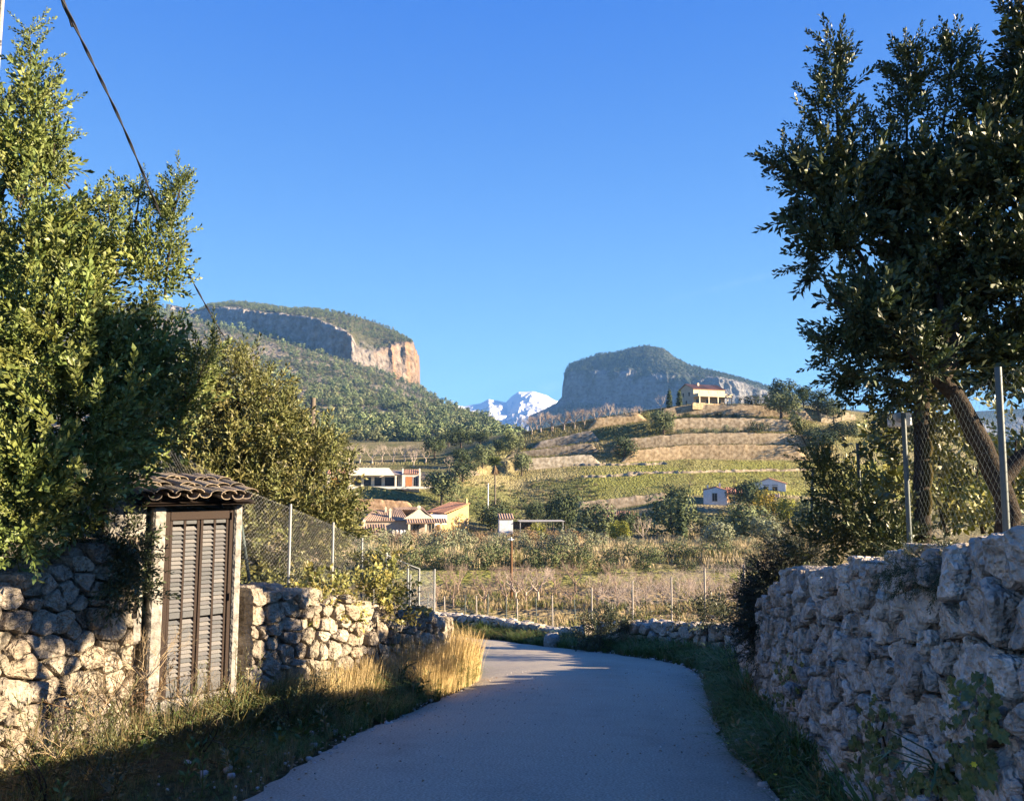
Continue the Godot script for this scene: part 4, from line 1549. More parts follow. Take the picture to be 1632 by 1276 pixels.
	o = thing("yellow_house", "yellow house with a terracotta roof and a tall side gable", "house", at, deg_to_rad(38))
	sz = Vector3(8.0, 5.0, 6.0)
	body(o, -2.2, 3.6, -7, 0, 4.2, ochre)
	mb = MB.new()
	mb.col = terra * 1.5
	tiled(mb, Vector3(-2.6, 4.6, -7.3), Vector3(-2.6, 4.6, 0.3), Vector3(3.7, 6.5, 0.3), Vector3(3.7, 6.5, -7.3))
	part("roof", mb.mesh(), M["roof"], o)
	mb = MB.new()
	mb.col = ochre
	mb.tri(Vector3(-2.2, 4.2, 0), Vector3(3.6, 4.2, 0), Vector3(3.6, 6.2, 0))
	mb.tri(Vector3(3.6, 4.2, -7), Vector3(-2.2, 4.2, -7), Vector3(3.6, 6.2, -7))
	mb.quad(Vector3(3.6, 4.2, 0), Vector3(3.6, 4.2, -7), Vector3(3.6, 6.2, -7), Vector3(3.6, 6.2, 0))
	part("gable", mb.mesh(), M["paint"], o)
	win(o, 0, sz, 0.6, 2.2, 1.1, 1.4, Color(0.42, 0.31, 0.13))
	win(o, 0, sz, 2.9, 1.9, 0.6, 1.5, Color(0.30, 0.22, 0.1))
	chimney(o, 3.4, 6.4, -0.6, 0.7, ochre, 0.2)
	# its flat-topped wing with a white upper wall
	body(o, -6.0, -2.22, -5, 0.6, 4.3, Color(0.70, 0.66, 0.58), "wing")
	body(o, -4.6, -2.25, 0.6, 2.2, 2.4, ochre, "wing")
	# lower brown roof behind it
	body(o, -9.0, -4.2, -9, -5.02, 3.6, Color(0.4, 0.33, 0.25), "wing")
	mb = MB.new()
	mb.col = brown * 1.1
	tiled(mb, Vector3(-9.3, 3.7, -4.7), Vector3(-2.3, 3.7, -4.7), Vector3(-2.3, 5.6, -9), Vector3(-9.3, 5.6, -9))
	part("roof", mb.mesh(), M["roof"], o)

	# farmhouse with a cream pediment
	at = P(640, 851, 152)
	o = thing("farmhouse", "brown farmhouse with a cream triangular pediment and a roofed porch", "house", at, deg_to_rad(12))
	sz = Vector3(14, 3.0, 8)
	body(o, -7.5, 6.4, -8, 0, 2.7, Color(0.40, 0.34, 0.27))
	mb = MB.new()
	mb.col = brown * 1.15
	tiled(mb, Vector3(-7.9, 2.6, 0.4), Vector3(1.4, 2.6, 0.4), Vector3(0.2, 4.5, -4.0), Vector3(-5.6, 4.5, -4.0))
	tiled(mb, Vector3(6.7, 2.6, -8.3), Vector3(-7.9, 2.6, -8.3), Vector3(-5.6, 4.5, -4.0), Vector3(4.5, 4.5, -4.0))
	tiled(mb, Vector3(-7.9, 2.6, -8.3), Vector3(-7.9, 2.6, 0.4), Vector3(-5.6, 4.5, -4.0), Vector3(-5.6, 4.5, -4.05), 8)
	tiled(mb, Vector3(6.7, 2.6, 0.4), Vector3(6.7, 2.6, -8.3), Vector3(4.5, 4.5, -4.05), Vector3(4.5, 4.5, -4.0), 8)
	part("roof", mb.mesh(), M["roof"], o)
	mb = MB.new()
	mb.col = cream
	var ped := [Vector3(0.2, 3.0, 1.2), Vector3(6.2, 3.0, 1.2), Vector3(4.4, 3.9, 1.2), Vector3(3.5, 4.75, 1.2), Vector3(2.9, 4.75, 1.2), Vector3(2.2, 4.1, 1.2)]
	for i in range(1, 5): mb.tri(ped[0], ped[i], ped[i + 1])
	for i in range(1, 5): mb.tri(ped[0] - Vector3(0, 0, 0.4), ped[i + 1] - Vector3(0, 0, 0.4), ped[i] - Vector3(0, 0, 0.4))
	for i in 6: mb.quad(ped[(i + 1) % 6], ped[i], ped[i] - Vector3(0, 0, 0.4), ped[(i + 1) % 6] - Vector3(0, 0, 0.4))
	part("pediment", mb.mesh(), M["paint"], o)
	mb = MB.new()
	mb.col = cream
	for i in 8:
		var an := TAU * i / 8
		var bn := TAU * (i + 1) / 8
		mb.tri(Vector3(3.2, 5.2, 1.25), Vector3(3.2 + cos(an) * 0.4, 5.2 + sin(an) * 0.4, 1.2), Vector3(3.2 + cos(bn) * 0.4, 5.2 + sin(bn) * 0.4, 1.2))
		mb.quad(Vector3(3.2 + cos(bn) * 0.4, 5.2 + sin(bn) * 0.4, 1.2), Vector3(3.2 + cos(an) * 0.4, 5.2 + sin(an) * 0.4, 1.2), Vector3(3.2 + cos(an) * 0.4, 5.2 + sin(an) * 0.4, 0.9), Vector3(3.2 + cos(bn) * 0.4, 5.2 + sin(bn) * 0.4, 0.9))
	part("finial", mb.mesh(), M["paint"], o)
	mb = MB.new()
	mb.col = brown * 1.1
	tiled(mb, Vector3(0.6, 2.3, 3.4), Vector3(8.6, 2.3, 3.4), Vector3(8.6, 2.95, 0.9), Vector3(0.6, 2.95, 0.9))
	part("porch_roof", mb.mesh(), M["roof"], o)
	for x in [1.2, 4.4, 7.3]: post(o, x, 3.0, 2.25, 0.2, cream)
	for x in [2.8, 5.8]: win(o, 0, sz, x, 0.2, 1.2, 1.9)
	win(o, 0, sz, -3.8, 0.9, 1.1, 1.0)
	for x in [-1.8, -1.1, -0.3, 0.4]:
		mb = MB.new()
		mb.col = white
		mb.cbox(Vector3(x - 0.25, -0.3, 2.6), Vector3(x + 0.25, 1.0, 3.0), 0.1)
		part("white_rail_post", mb.mesh(), M["paint"], o)
	chimney(o, -2.2, 3.6, -1.0, 1.0, cream, 0.22)
	chimney(o, -3.0, 4.2, -3.2, 0.6, cream, 0.18)

	# small cream house lower down
	at = P(586, 868, 138)
	o = thing("cream_house", "small cream house with a brown roof half hidden by the olive tree", "house", at, deg_to_rad(15))
	sz = Vector3(6, 2.6, 5)
	body(o, -3, 3, -5, 0, 2.3, cream)
	gable_x(o, -3, 3, -5, 0, 2.3, 1.0, 0.3, brown, cream)
	chimney(o, -0.6, 3.0, -2, 0.9, cream, 0.22)
	win(o, 0, sz, -1.2, 0.6, 0.9, 1.1)
	win(o, 0, sz, 1.4, 0.0, 0.9, 2.0)

	# two-storey white house
	at = P(1142, 818, 190)
	o = thing("white_house", "two storey white house with one dark window facing the lane and a terracotta roof", "house", at, deg_to_rad(-14))
	sz = Vector3(5.0, 6.2, 8)
	body(o, -3.0, 2.6, -8, 0, 5.6, white)
	gable_z(o, -3.0, 2.6, -8, 0, 5.6, 0.75, 0.2, Color(0.46, 0.22, 0.13), white, 0.3)
	chimney(o, -1.9, 5.8, -1.5, 0.7, white, 0.2)
	chimney(o, 1.0, 6.2, -2.5, 0.8, white, 0.2)
	win(o, 0, sz, -0.3, 3.0, 1.1, 1.9)
	win(o, 0, sz, -0.2, -0.3, 1.4, 1.2)
	body(o, 2.62, 4.6, -7.5, -0.8, 2.6, white, "wing")
	body(o, 2.62, 3.2, -7.5, -3.4, 5.0, Color(0.6, 0.42, 0.3), "loggia_wall")
	mb = MB.new()
	mb.col = Color(0.46, 0.22, 0.13)
	tiled(mb, Vector3(2.4, 4.9, -0.2), Vector3(6.4, 4.6, -0.2), Vector3(6.4, 6.0, -7.5), Vector3(2.4, 6.3, -7.5))
	part("roof", mb.mesh(), M["roof"], o)
	post(o, 4.3, -0.9, 4.7, 0.15, white)
	win(o, 1, Vector3(9.2, 5, 7), 4.0, 0.3, 1.0, 1.6)

	# white bungalow with two arched windows
	at = P(1228, 789, 203)
	o = thing("white_bungalow", "white bungalow with a wide low gable and two dark windows", "house", at, deg_to_rad(-20))
	sz = Vector3(7.4, 3.2, 9)
	body(o, -3.9, 3.9, -9, 0, 3.0, white)
	gable_z(o, -3.9, 3.9, -9, 0, 3.0, 1.35, 0.35, Color(0.48, 0.26, 0.17), white, -0.2)
	for x in [-1.0, 1.2]:
		win(o, 0, sz, x, 0.9, 1.15, 1.3)
		mb = MB.new()
		mb.col = Color(0.30, 0.26, 0.22)
		mb.box(Vector3(x - 0.75, 2.5, 0.0), Vector3(x + 0.75, 2.72, 0.12))
		part("window_hood", mb.mesh(), M["paint"], o)
	win(o, 1, sz, 3.5, 0.7, 1.2, 1.5, Color(0.7, 0.55, 0.38))
	body(o, -2.6, 2.2, 2.8, 6.0, -0.6, white, "wing", -3.5)
	mono(o, -2.6, 2.2, 0.02, 6.0, -0.55, 0.7, 0.2, Color(0.33, 0.28, 0.25))

	# sheltered parking roof
	at = P(862, 846, 150)
	o = thing("car_shelter", "open shelter with a pale flat roof on thin posts behind the scrub", "shelter", at, 0.1)
	mb = MB.new()
	mb.col = Color(0.38, 0.38, 0.38)
	mb.box(Vector3(-4.2, 1.8, -3.5), Vector3(4.6, 1.92, 0.5))
	part("roof", mb.mesh(), M["paint"], o)
	for x in [-4.0, -0.6, 4.3]: post(o, x, 0.2, 1.8, 0.07, Color(0.4, 0.4, 0.4))
	body(o, -8.0, -5.4, -3, 0, 2.3, white)
	mono(o, -8.0, -5.4, -3, 0, 2.3, 3.1, 0.2, brown)
	mb = MB.new()
	mb.box(Vector3(-5.2, 0.2, -2.0), Vector3(-1.5, 1.75, -1.9))
	mb.col = Color(0.05, 0.05, 0.05)
	part("dark_opening", mb.mesh(), M["pane"], o)

	# pink shed roof among the trees
	at = P(983, 838, 166)
	o = thing("farm_shed", "low shed with a faded pink tile roof among the trees, two small chimneys", "shed", at, deg_to_rad(-6))
	body(o, -5, 4.5, -5, 0, 1.8, Color(0.45, 0.36, 0.27))
	gable_x(o, -5, 4.5, -5, 0, 1.8, 1.1, 0.3, Color(0.42, 0.24, 0.17), Color(0.45, 0.36, 0.27))
	chimney(o, -0.2, 2.4, -1.0, 0.9, cream, 0.25)
	chimney(o, 3.4, 2.2, -1.0, 0.7, ochre, 0.25)

	# pale wall ruin on the hill shoulder
	at = sight(1338, 672, 13)
	o = thing("ruined_barn", "roofless pale stone barn on the shoulder of the hill beside the tall tree", "ruin", at, deg_to_rad(10))
	mb = MB.new()
	mb.col = Color(0.66, 0.58, 0.42)
	var hs := [2.4, 3.0, 2.8, 3.4, 3.2, 2.6, 2.9]
	for i in 6: 
		mb.box(Vector3(-6 + i * 2.0, -1.5, -0.3), Vector3(-4 + i * 2.0, hs[i], 0.0))
		mb.box(Vector3(-6 + i * 2.0, -1.5, -4.3), Vector3(-4 + i * 2.0, hs[i + 1], -4.0))
	mb.box(Vector3(-6.3, -1.5, -4.3), Vector3(-6.01, 2.9, 0.0))
	mb.box(Vector3(6.01, -1.5, -4.3), Vector3(6.3, 2.6, 0.0))
	part("wall", mb.mesh(), M["terrace_stone"], o)

# ---------- foliage ----------
func leaf_shape(mb: MB, at: Vector3, dir: Vector3, side: Vector3, length: float, wide: float, curl: float) -> void:
	# oval leaf folded along its rib
	var up := side.cross(dir).normalized()
	var p0 := at
	var p1 := at + dir * length * 0.45 + up * curl * length * 0.25
	var p2 := at + dir * length + up * curl * length * -0.1
	var l := at + dir * length * 0.5 - side * wide * 0.5 + up * wide * 0.16
	var r := at + dir * length * 0.5 + side * wide * 0.5 + up * wide * 0.16
	mb.tri(p0, p1, l); mb.tri(l, p1, p2)
	mb.tri(p0, r, p1); mb.tri(r, p2, p1)

func sprig(sd: int, n: int, length: float, leaf: float, wide: float, spread: float, stem: Color) -> ArrayMesh:
	var r := RandomNumberGenerator.new()
	r.seed = sd
	var mb := MB.new()
	mb.col = stem
	mb.tube([Vector3(0, -0.02, 0), Vector3(0.01, length * 0.5, 0.006), Vector3(0, length * 0.95, 0)], [0.0035, 0.0028, 0.0015], 3, false)
	for i in n:
		var f := (i + 0.6) / n
		var a := i * 2.39996 + r.randf_range(-0.4, 0.4)
		var o := spread * (1.0 - 0.45 * f) + r.randf_range(-0.25, 0.25)
		var d := Vector3(cos(a) * sin(o), cos(o), sin(a) * sin(o)).normalized()
		var s := d.cross(Vector3(r.randf_range(-1, 1), r.randf_range(-0.3, 1), r.randf_range(-1, 1))).normalized()
		var g := r.randf_range(0.72, 1.28)
		mb.col = Color(g, g * r.randf_range(0.97, 1.03), g * r.randf_range(0.85, 1.1))
		var k := leaf * r.randf_range(0.75, 1.2)
		leaf_shape(mb, Vector3(0, length * f, 0) + d * 0.012, d, s, k, k * wide, r.randf_range(-0.6, 0.9))
	return mb.mesh()

func frame_to(d: Vector3, size: float) -> Basis:
	var x := d.cross(Vector3(rf(-1, 1), rf(-1, 1), rf(-1, 1))).normalized()
	return Basis(x * size, d * size, x.cross(d) * size)

# lobes: [px, py, depth, radius in px]; fills each with sprigs that look outwards and up
func lobe_sprigs(lobes: Array, per: float, size: float, tone: Color, vary: float, xs: Array, cols: Array, up := 0.7, clump := 1.6, thr := -0.22) -> void:
	for l in lobes:
		var c := P(l[0], l[1], l[2])
		var rad: float = l[3] * l[2] / F
		var n := int(per * rad * rad * 10.0)
		for i in n:
			var d := rdir()
			var q := c + d * Vector3(rad, rad, rad * 0.85) * pow(rng.randf(), 0.42)
			var g := fn.get_noise_3d(q.x * clump, q.y * clump, q.z * clump)
			if g < thr: continue
			var dir := (d + Vector3(0, up, 0) + rdir() * 0.7).normalized()
			xs.append(Transform3D(frame_to(dir, size * rf(0.55, 1.4)), q))
			var t := 1.0 + vary * rf(-1, 1) + 0.5 * g
			cols.append(Color(tone.r * t * rf(0.9, 1.15), tone.g * t, tone.b * t))

# an upright leafy shoot along a line of pixels at one depth
func plume(a: Vector3, b: Vector3, r0: float, r1: float, n: int, size: float, tone: Color, xs: Array, cols: Array) -> void:
	var ax := (b - a).normalized()
	for i in n:
		var f := rng.randf()
		var d: Vector3 = ax.cross(rdir()).normalized()
		var rad := lerpf(r0, r1, f) * pow(rng.randf(), 0.6)
		var q := a.lerp(b, f) + d * rad
		var dir := (ax * 0.9 + d * 0.8 + rdir() * 0.35).normalized()
		xs.append(Transform3D(frame_to(dir, size * rf(0.7, 1.15) * lerpf(1.0, 0.8, f)), q))
		var t := rf(0.8, 1.3)
		cols.append(Color(tone.r * t, tone.g * t, tone.b * t))

func limb(parent: Node, called: String, pts: Array, r0: float, r1: float, sides := 8, tone := Color(1, 1, 1)) -> void:
	# smooth bent bough through the points
	var mb := MB.new()
	mb.col = tone
	var p := []
	var rr := []
	var n := (pts.size() - 1) * 5
	for i in n + 1:
		var t := float(i) / 5
		var q: Vector3 = cr(pts, minf(t, pts.size() - 1.001))
		var k := lerpf(r0, r1, float(i) / n)
		q += Vector3(fn.get_noise_3d(q.x * 2, q.y * 2, q.z * 2), 0, fn.get_noise_3d(q.z * 2, q.x * 2, q.y * 2)) * k * 0.8
		p.append(q)
		rr.append(k * (1.0 + 0.18 * fn.get_noise_3d(q.x * 4, q.y * 4, q.z * 4)))
	mb.tube(p, rr, sides)
	part(called, mb.mesh(), M["bark"], parent)

func build_near_trees() -> void:
	var stem := Color(1.4, 0.95, 0.6)
	var carob := [sprig(1, 26, 0.30, 0.056, 0.50, 0.95, stem), sprig(2, 20, 0.24, 0.060, 0.52, 1.1, stem), sprig(3, 30, 0.36, 0.050, 0.50, 0.85, stem), sprig(31, 16, 0.20, 0.042, 0.55, 1.0, stem)]
	var olive := [sprig(4, 22, 0.30, 0.050, 0.40, 0.95, stem), sprig(5, 18, 0.26, 0.055, 0.42, 1.05, stem)]
	var fine := [sprig(6, 30, 0.30, 0.040, 0.22, 0.8, stem), sprig(7, 26, 0.26, 0.044, 0.25, 0.9, stem)]
	var broad := [sprig(8, 12, 0.26, 0.085, 0.62, 1.05, stem), sprig(9, 14, 0.30, 0.08, 0.55, 0.95, stem)]

	# carob on the sunny side
	var o := thing("carob_tree", "dense sunlit carob tree overhanging the wall beside the shuttered hut", "tree", Vector3(-6.4, 0, -8.0))
	var off := -o.position
	limb(o, "trunk", [Vector3(-6.4, -0.2, -8.0) + off, Vector3(-6.3, 0.7, -7.9) + off, Vector3(-6.1, 1.8, -7.9) + off], 0.26, 0.19, 10)
	for e in [[20, 250, 7.9], [120, 480, 7.8], [210, 560, 8.0], [60, 650, 7.3], [-120, 300, 8.0]]:
		var b := P(e[0], e[1], e[2])
		limb(o, "limb", [Vector3(-6.1, 1.6, -7.9) + off, Vector3(-6.1, 1.6, -7.9).lerp(b, 0.5) + Vector3(0, 0.15, 0.1) + off, b + off], 0.11, 0.025, 7)
	var lobes := [[52, 170, 7.4, 30], [38, 250, 7.5, 58], [20, 380, 7.4, 105], [100, 450, 7.5, 80], [60, 540, 7.3, 120], [175, 540, 7.8, 70], [205, 590, 7.8, 84], [110, 680, 7.3, 125], [225, 660, 7.9, 70],
		[30, 800, 7.0, 105], [140, 770, 7.4, 80], [205, 725, 8.2, 52], [15, 880, 6.9, 46], [70, 850, 7.0, 40], [140, 830, 8.2, 60], [80, 810, 8.0, 60], [232, 440, 7.9, 46], [250, 510, 8.0, 40], [-110, 200, 7.8, 120], [-120, 430, 7.6, 140], [-120, 680, 7.4, 150], [-90, 860, 7.2, 90], [-260, 500, 8, 190], [-250, 150, 8.2, 150]]
	var xs := []
	var cols := []
	var tone := Color(0.122, 0.154, 0.046)
	for l in lobes: l[3] = maxf(l[3] - 20, 16)
	lobe_sprigs(lobes, 140, 1.2, tone, 0.3, xs, cols, 0.8, 1.7, -0.10)
	# the dark side hangs over the wall
	for s in [[50, 200, 46, 24, 24], [28, 320, 40, 130, 26], [70, 300, 82, 195, 18], [85, 270, 88, 110, 14], [30, 330, 60, 240, 26], [262, 470, 284, 252, 24], [240, 430, 262, 300, 20], [270, 360, 298, 262, 13], [185, 440, 168, 290, 24], [165, 400, 150, 290, 14], [205, 420, 207, 282, 18], [215, 360, 226, 278, 10], [130, 430, 118, 320, 22], [110, 300, 70, 250, 16], [70, 470, 95, 330, 20], [300, 640, 352, 520, 20], [290, 640, 322, 540, 18], [280, 700, 300, 600, 20]]:
		var z := 7.6 if s[0] < 200 else 8.0
		var a := P(s[0], s[1], z)
		var b := P(s[2], s[3], z + 0.05)
		b = a.lerp(b, 0.86)
		plume(a, b, s[4] * z / F * 0.62, s[4] * z / F * 0.2, int((b - a).length() * s[4] * 2.6), 0.95, tone * 0.9, xs, cols)
		var mb := MB.new()
		mb.tube([a + off, a.lerp(b, 0.5) + off, b + off], [0.014, 0.009, 0.004], 5)
		part("shoot", mb.mesh(), M["bark"], o)
	for i in xs.size(): xs[i].origin += off
	split_multi("foliage", carob, M["leaf"], xs, cols, o)

	# wild olive behind the fence
	var base := Vector3(-5.0, -0.2, -13.4)
	o = thing("wild_olive_tree", "bushy olive green tree behind the chain link fence, past the hut roof", "tree", base)
	off = -base
	limb(o, "trunk", [base + off, base + Vector3(0.1, 1.0, 0) + off, base + Vector3(0.2, 2.0, 0) + off], 0.2, 0.13, 9)
	for e in [[380, 620, 13.3], [330, 720, 13], [470, 720, 13.2], [510, 800, 12.8], [420, 700, 13.6]]:
		var b := P(e[0], e[1], e[2])
		limb(o, "limb", [base + Vector3(0.2, 1.9, 0) + off, (base + Vector3(0.2, 1.9, 0)).lerp(b, 0.5) + Vector3(0, 0.2, 0) + off, b + off], 0.09, 0.02, 6)
	lobes = [[375, 625, 13.2, 52], [400, 670, 13, 62], [330, 700, 13, 66], [440, 705, 13, 60], [385, 765, 12.6, 78], [475, 745, 13, 58], [515, 725, 13.2, 34], [505, 790, 12.6, 52], [430, 830, 12.4, 72], [330, 800, 12.4, 70], [490, 850, 12.4, 58], [535, 830, 12.6, 30], [300, 640, 13.2, 50], [280, 740, 12.8, 55], [440, 900, 12.2, 48], [385, 880, 12.2, 52], [520, 890, 12.3, 34], [360, 590, 13.4, 30], [420, 640, 13.6, 32], [300, 850, 12.6, 60], [260, 680, 13.4, 60]]
	xs = []
	cols = []
	tone = Color(0.135, 0.142, 0.052)
	lobe_sprigs(lobes, 46, 1.5, tone, 0.3, xs, cols, 0.5, 1.1, -0.16)
	for s in [[375, 600, 372, 565, 14], [400, 640, 410, 590, 14], [450, 690, 462, 655, 16], [500, 720, 545, 708, 12], [540, 800, 560, 812, 12], [330, 650, 318, 600, 16]]:
		plume(P(s[0], s[1], 13), P(s[2], s[3], 13), s[4] * 13 / F, 0.05, 26, 1.3, tone, xs, cols)
	for i in xs.size(): xs[i].origin += off
	split_multi("foliage", olive, M["leaf"], xs, cols, o)

	# dark evergreen on the wall by the hut
	base = Vector3(-4.15, 0.6, -8.0)
	o = thing("wall_shrub", "dark evergreen shrub growing out of the wall against the hut", "shrub", base)
	xs = []
	cols = []
	lobe_sprigs([[195, 870, 8.0, 44], [215, 905, 7.9, 42], [180, 915, 7.9, 30], [210, 940, 7.9, 24]], 130, 0.9, Color(0.045, 0.062, 0.03), 0.3, xs, cols, 0.1)
	for i in xs.size(): xs[i].origin -= base
	limb(o, "stem", [Vector3(-0.1, -0.2, -0.1), Vector3(0.05, 0.0, 0.05), Vector3(0.1, 0.3, 0.1)], 0.03, 0.012, 6)
	split_multi("foliage", olive, M["leaf"], xs, cols, o)

	# carob over the shaded wall
	base = P(1612, 838, 5.7)
	o = thing("carob_tree", "large dark carob tree with a leaning forked trunk behind the tall grey wall", "tree", base)
	off = -base
	var fork := P(1505, 606, 5.6)
	limb(o, "trunk", [base - Vector3(0, 0.3, 0) + off, P(1592, 760, 5.7) + off, P(1548, 680, 5.65) + off, fork + off], 0.082, 0.058, 12)
	for e in [[1405, 420, 5.9], [1330, 330, 6.1], [1450, 250, 6.0], [1560, 300, 5.8], [1330, 480, 5.8], [1500, 400, 6.3], [1640, 420, 6.0]]:
		var b := P(e[0], e[1], e[2])
		limb(o, "limb", [fork - Vector3(0, 0.05, 0) + off, fork.lerp(b, 0.45) + Vector3(rf(-0.1, 0.1), 0.1, rf(-0.1, 0.1)) + off, b + off], 0.04, 0.01, 7)
	limb(o, "limb", [P(1592, 770, 5.7) + off, P(1650, 700, 5.8) + off, P(1720, 560, 6.0) + off], 0.07, 0.03, 9)
	lobes = [[1318, 290, 6.1, 46], [1300, 320, 6.0, 55], [1262, 290, 6.0, 30], [1350, 290, 6.2, 50], [1330, 400, 5.9, 62], [1395, 340, 6.1, 60], [1440, 315, 6.1, 52], [1500, 290, 6.0, 50], [1562, 265, 5.9, 66], [1605, 310, 5.8, 85], [1480, 330, 6.0, 80], [1420, 440, 5.9, 80], [1520, 430, 5.9, 95], [1610, 450, 5.8, 95], [1310, 440, 5.9, 36], [1375, 520, 5.8, 60], [1460, 540, 5.9, 70], [1560, 540, 5.9, 75], [1630, 560, 5.9, 70], [1340, 560, 5.8, 40], [1400, 600, 5.9, 36], [1360, 600, 5.8, 28], [1460, 600, 6.1, 34], [1570, 610, 6.2, 34], [1720, 250, 6, 120], [1740, 480, 6, 90], [1700, 90, 6.0, 100], [1640, 620, 6.3, 40], [1600, 190, 5.9, 50], [1470, 580, 5.5, 48], [1535, 590, 5.4, 46], [1420, 560, 5.6, 44]]
	xs = []
	cols = []
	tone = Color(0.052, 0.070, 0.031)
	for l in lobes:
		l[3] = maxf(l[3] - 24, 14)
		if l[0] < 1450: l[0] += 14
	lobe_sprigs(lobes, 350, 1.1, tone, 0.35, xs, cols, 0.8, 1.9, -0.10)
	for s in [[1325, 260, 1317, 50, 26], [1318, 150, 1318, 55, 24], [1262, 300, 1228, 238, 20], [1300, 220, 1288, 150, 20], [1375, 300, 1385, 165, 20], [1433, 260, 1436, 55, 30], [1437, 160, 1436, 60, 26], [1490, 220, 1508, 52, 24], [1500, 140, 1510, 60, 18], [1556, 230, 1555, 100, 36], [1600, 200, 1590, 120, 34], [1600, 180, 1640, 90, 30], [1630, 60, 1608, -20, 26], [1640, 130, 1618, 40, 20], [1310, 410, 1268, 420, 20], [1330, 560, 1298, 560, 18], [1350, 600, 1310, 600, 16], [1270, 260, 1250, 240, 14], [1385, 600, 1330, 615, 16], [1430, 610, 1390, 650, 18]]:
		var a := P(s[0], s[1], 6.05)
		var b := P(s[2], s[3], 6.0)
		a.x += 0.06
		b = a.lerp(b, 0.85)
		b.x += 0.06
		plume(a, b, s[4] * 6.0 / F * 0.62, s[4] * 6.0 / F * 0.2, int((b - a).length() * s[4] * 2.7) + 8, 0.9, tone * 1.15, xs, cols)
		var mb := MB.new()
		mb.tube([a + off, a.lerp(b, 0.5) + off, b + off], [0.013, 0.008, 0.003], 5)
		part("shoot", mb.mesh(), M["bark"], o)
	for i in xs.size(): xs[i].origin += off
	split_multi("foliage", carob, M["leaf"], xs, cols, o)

	# straight second trunk with ivy and reddish bark
	base = P(1468, 872, 8.0)
	o = thing("ivy_clad_tree", "straight tree trunk with reddish peeling bark and climbing leaves behind the wire fence", "tree", base)
	off = -base
	limb(o, "trunk", [Vector3(0, -0.5, 0), P(1470, 760, 8.0) + off, P(1468, 620, 8.0) + off, P(1462, 520, 8.0) + off], 0.085, 0.055, 9)
	var bk := MB.new()
	bk.col = Color(3.2, 1.0, 0.5)
	for e in [[1478, 820, 1479, 780], [1480, 775, 1478, 735], [1478, 730, 1480, 700]]:
		bk.tube([P(e[0], e[1], 7.93) + off, P((e[0] + e[2]) / 2 + 2, (e[1] + e[3]) / 2, 7.9) + off, P(e[2], e[3], 7.93) + off], [0.03, 0.045, 0.025], 6)
	part("peeling_bark", bk.mesh(), M["bark"], o)
	for e in [[1400, 600, 8.2], [1530, 560, 8.2]]:
		limb(o, "limb", [P(1468, 640, 8.0) + off, P((1468 + e[0]) / 2.0, 610, 8.1) + off, P(e[0], e[1], e[2]) + off], 0.04, 0.012, 6)
	xs = []
	cols = []
	lobe_sprigs([[1455, 700, 8.2, 30], [1440, 760, 8.2, 28], [1490, 680, 8.2, 28], [1450, 640, 8.2, 34], [1500, 640, 8.3, 36], [1425, 690, 8.3, 24]], 60, 0.95, Color(0.11, 0.12, 0.045), 0.4, xs, cols, 0.3)
	for i in xs.size(): xs[i].origin += off
	split_multi("foliage", broad, M["leaf"], xs, cols, o)

	# sunlit hedge behind the fence
	base = P(1540, 840, 11.0)
	o = thing("hedge", "loose sunlit hedge of yellow green leaves behind the wire fence and leaning trunk", "hedge", base)
	off = -base
	for e in [[1420, 720], [1500, 700], [1560, 740], [1620, 700]]:
		limb(o, "stem", [P(e[0] + 8, 850, 11) + off, P(e[0] - 4, 780, 11) + off, P(e[0], e[1], 11) + off], 0.03, 0.01, 5)
	xs = []
	cols = []
	lobe_sprigs([[1420, 740, 11, 36], [1440, 810, 10.8, 40], [1500, 780, 11, 40], [1520, 720, 11.2, 34], [1560, 800, 11, 38], [1570, 730, 11.2, 30], [1395, 790, 10.6, 36], [1500, 830, 10.4, 34], [1620, 770, 11.4, 44], [1620, 690, 11.6, 36], [1690, 760, 11.4, 70], [1560, 840, 10.4, 30], [1405, 690, 11.2, 20]], 42, 1.25, Color(0.17, 0.18, 0.05), 0.4, xs, cols, 0.4, 1.2, -0.05)
	for i in xs.size(): xs[i].origin += off
	split_multi("foliage", broad, M["leaf"], xs, cols, o)

	# young carob regrowth on the wall top
	base = P(1345, 890, 8.4)
	o = thing("carob_bush", "young carob bush with upright dark shoots on top of the grey wall", "shrub", base)
	off = -base
	xs = []
	cols = []
	tone = Color(0.07, 0.088, 0.034)
	lobe_sprigs([[1340, 860, 8.3, 34], [1380, 850, 8.2, 36], [1420, 860, 8.0, 30], [1370, 815, 8.4, 26], [1330, 830, 8.5, 22], [1400, 820, 8.4, 24], [1300, 870, 8.6, 24], [1395, 880, 7.9, 30], [1430, 880, 7.8, 24]], 95, 0.95, tone, 0.3, xs, cols, 0.5, 1.6, -0.2)
	for s in [[1335, 800, 1275, 690, 12], [1320, 780, 1302, 720, 10], [1345, 760, 1325, 735, 12], [1350, 800, 1340, 745, 12], [1310, 760, 1290, 710, 8], [1300, 860, 1258, 850, 10]]:
		var a := P(s[0], s[1], 8.4)
		var b := P(s[2], s[3], 8.4)
		plume(a, b, s[4] * 8.4 / F, 0.05, int((b - a).length() * 55), 0.8, tone * 1.3, xs, cols)
		var mb := MB.new()
		mb.tube([a + off, a.lerp(b, 0.5) + off, b + off], [0.011, 0.007, 0.003], 5)
		part("shoot", mb.mesh(), M["bark"], o)
	for i in xs.size(): xs[i].origin += off
	split_multi("foliage", carob, M["leaf"], xs, cols, o)

	# dark bush that hangs over the end of the tall wall
	base = P(1235, 960, 10.6)
	o = thing("trailing_bush", "dark blue green bush trailing down over the broken end of the tall wall", "bush", base)
	off = -base
	xs = []
	cols = []
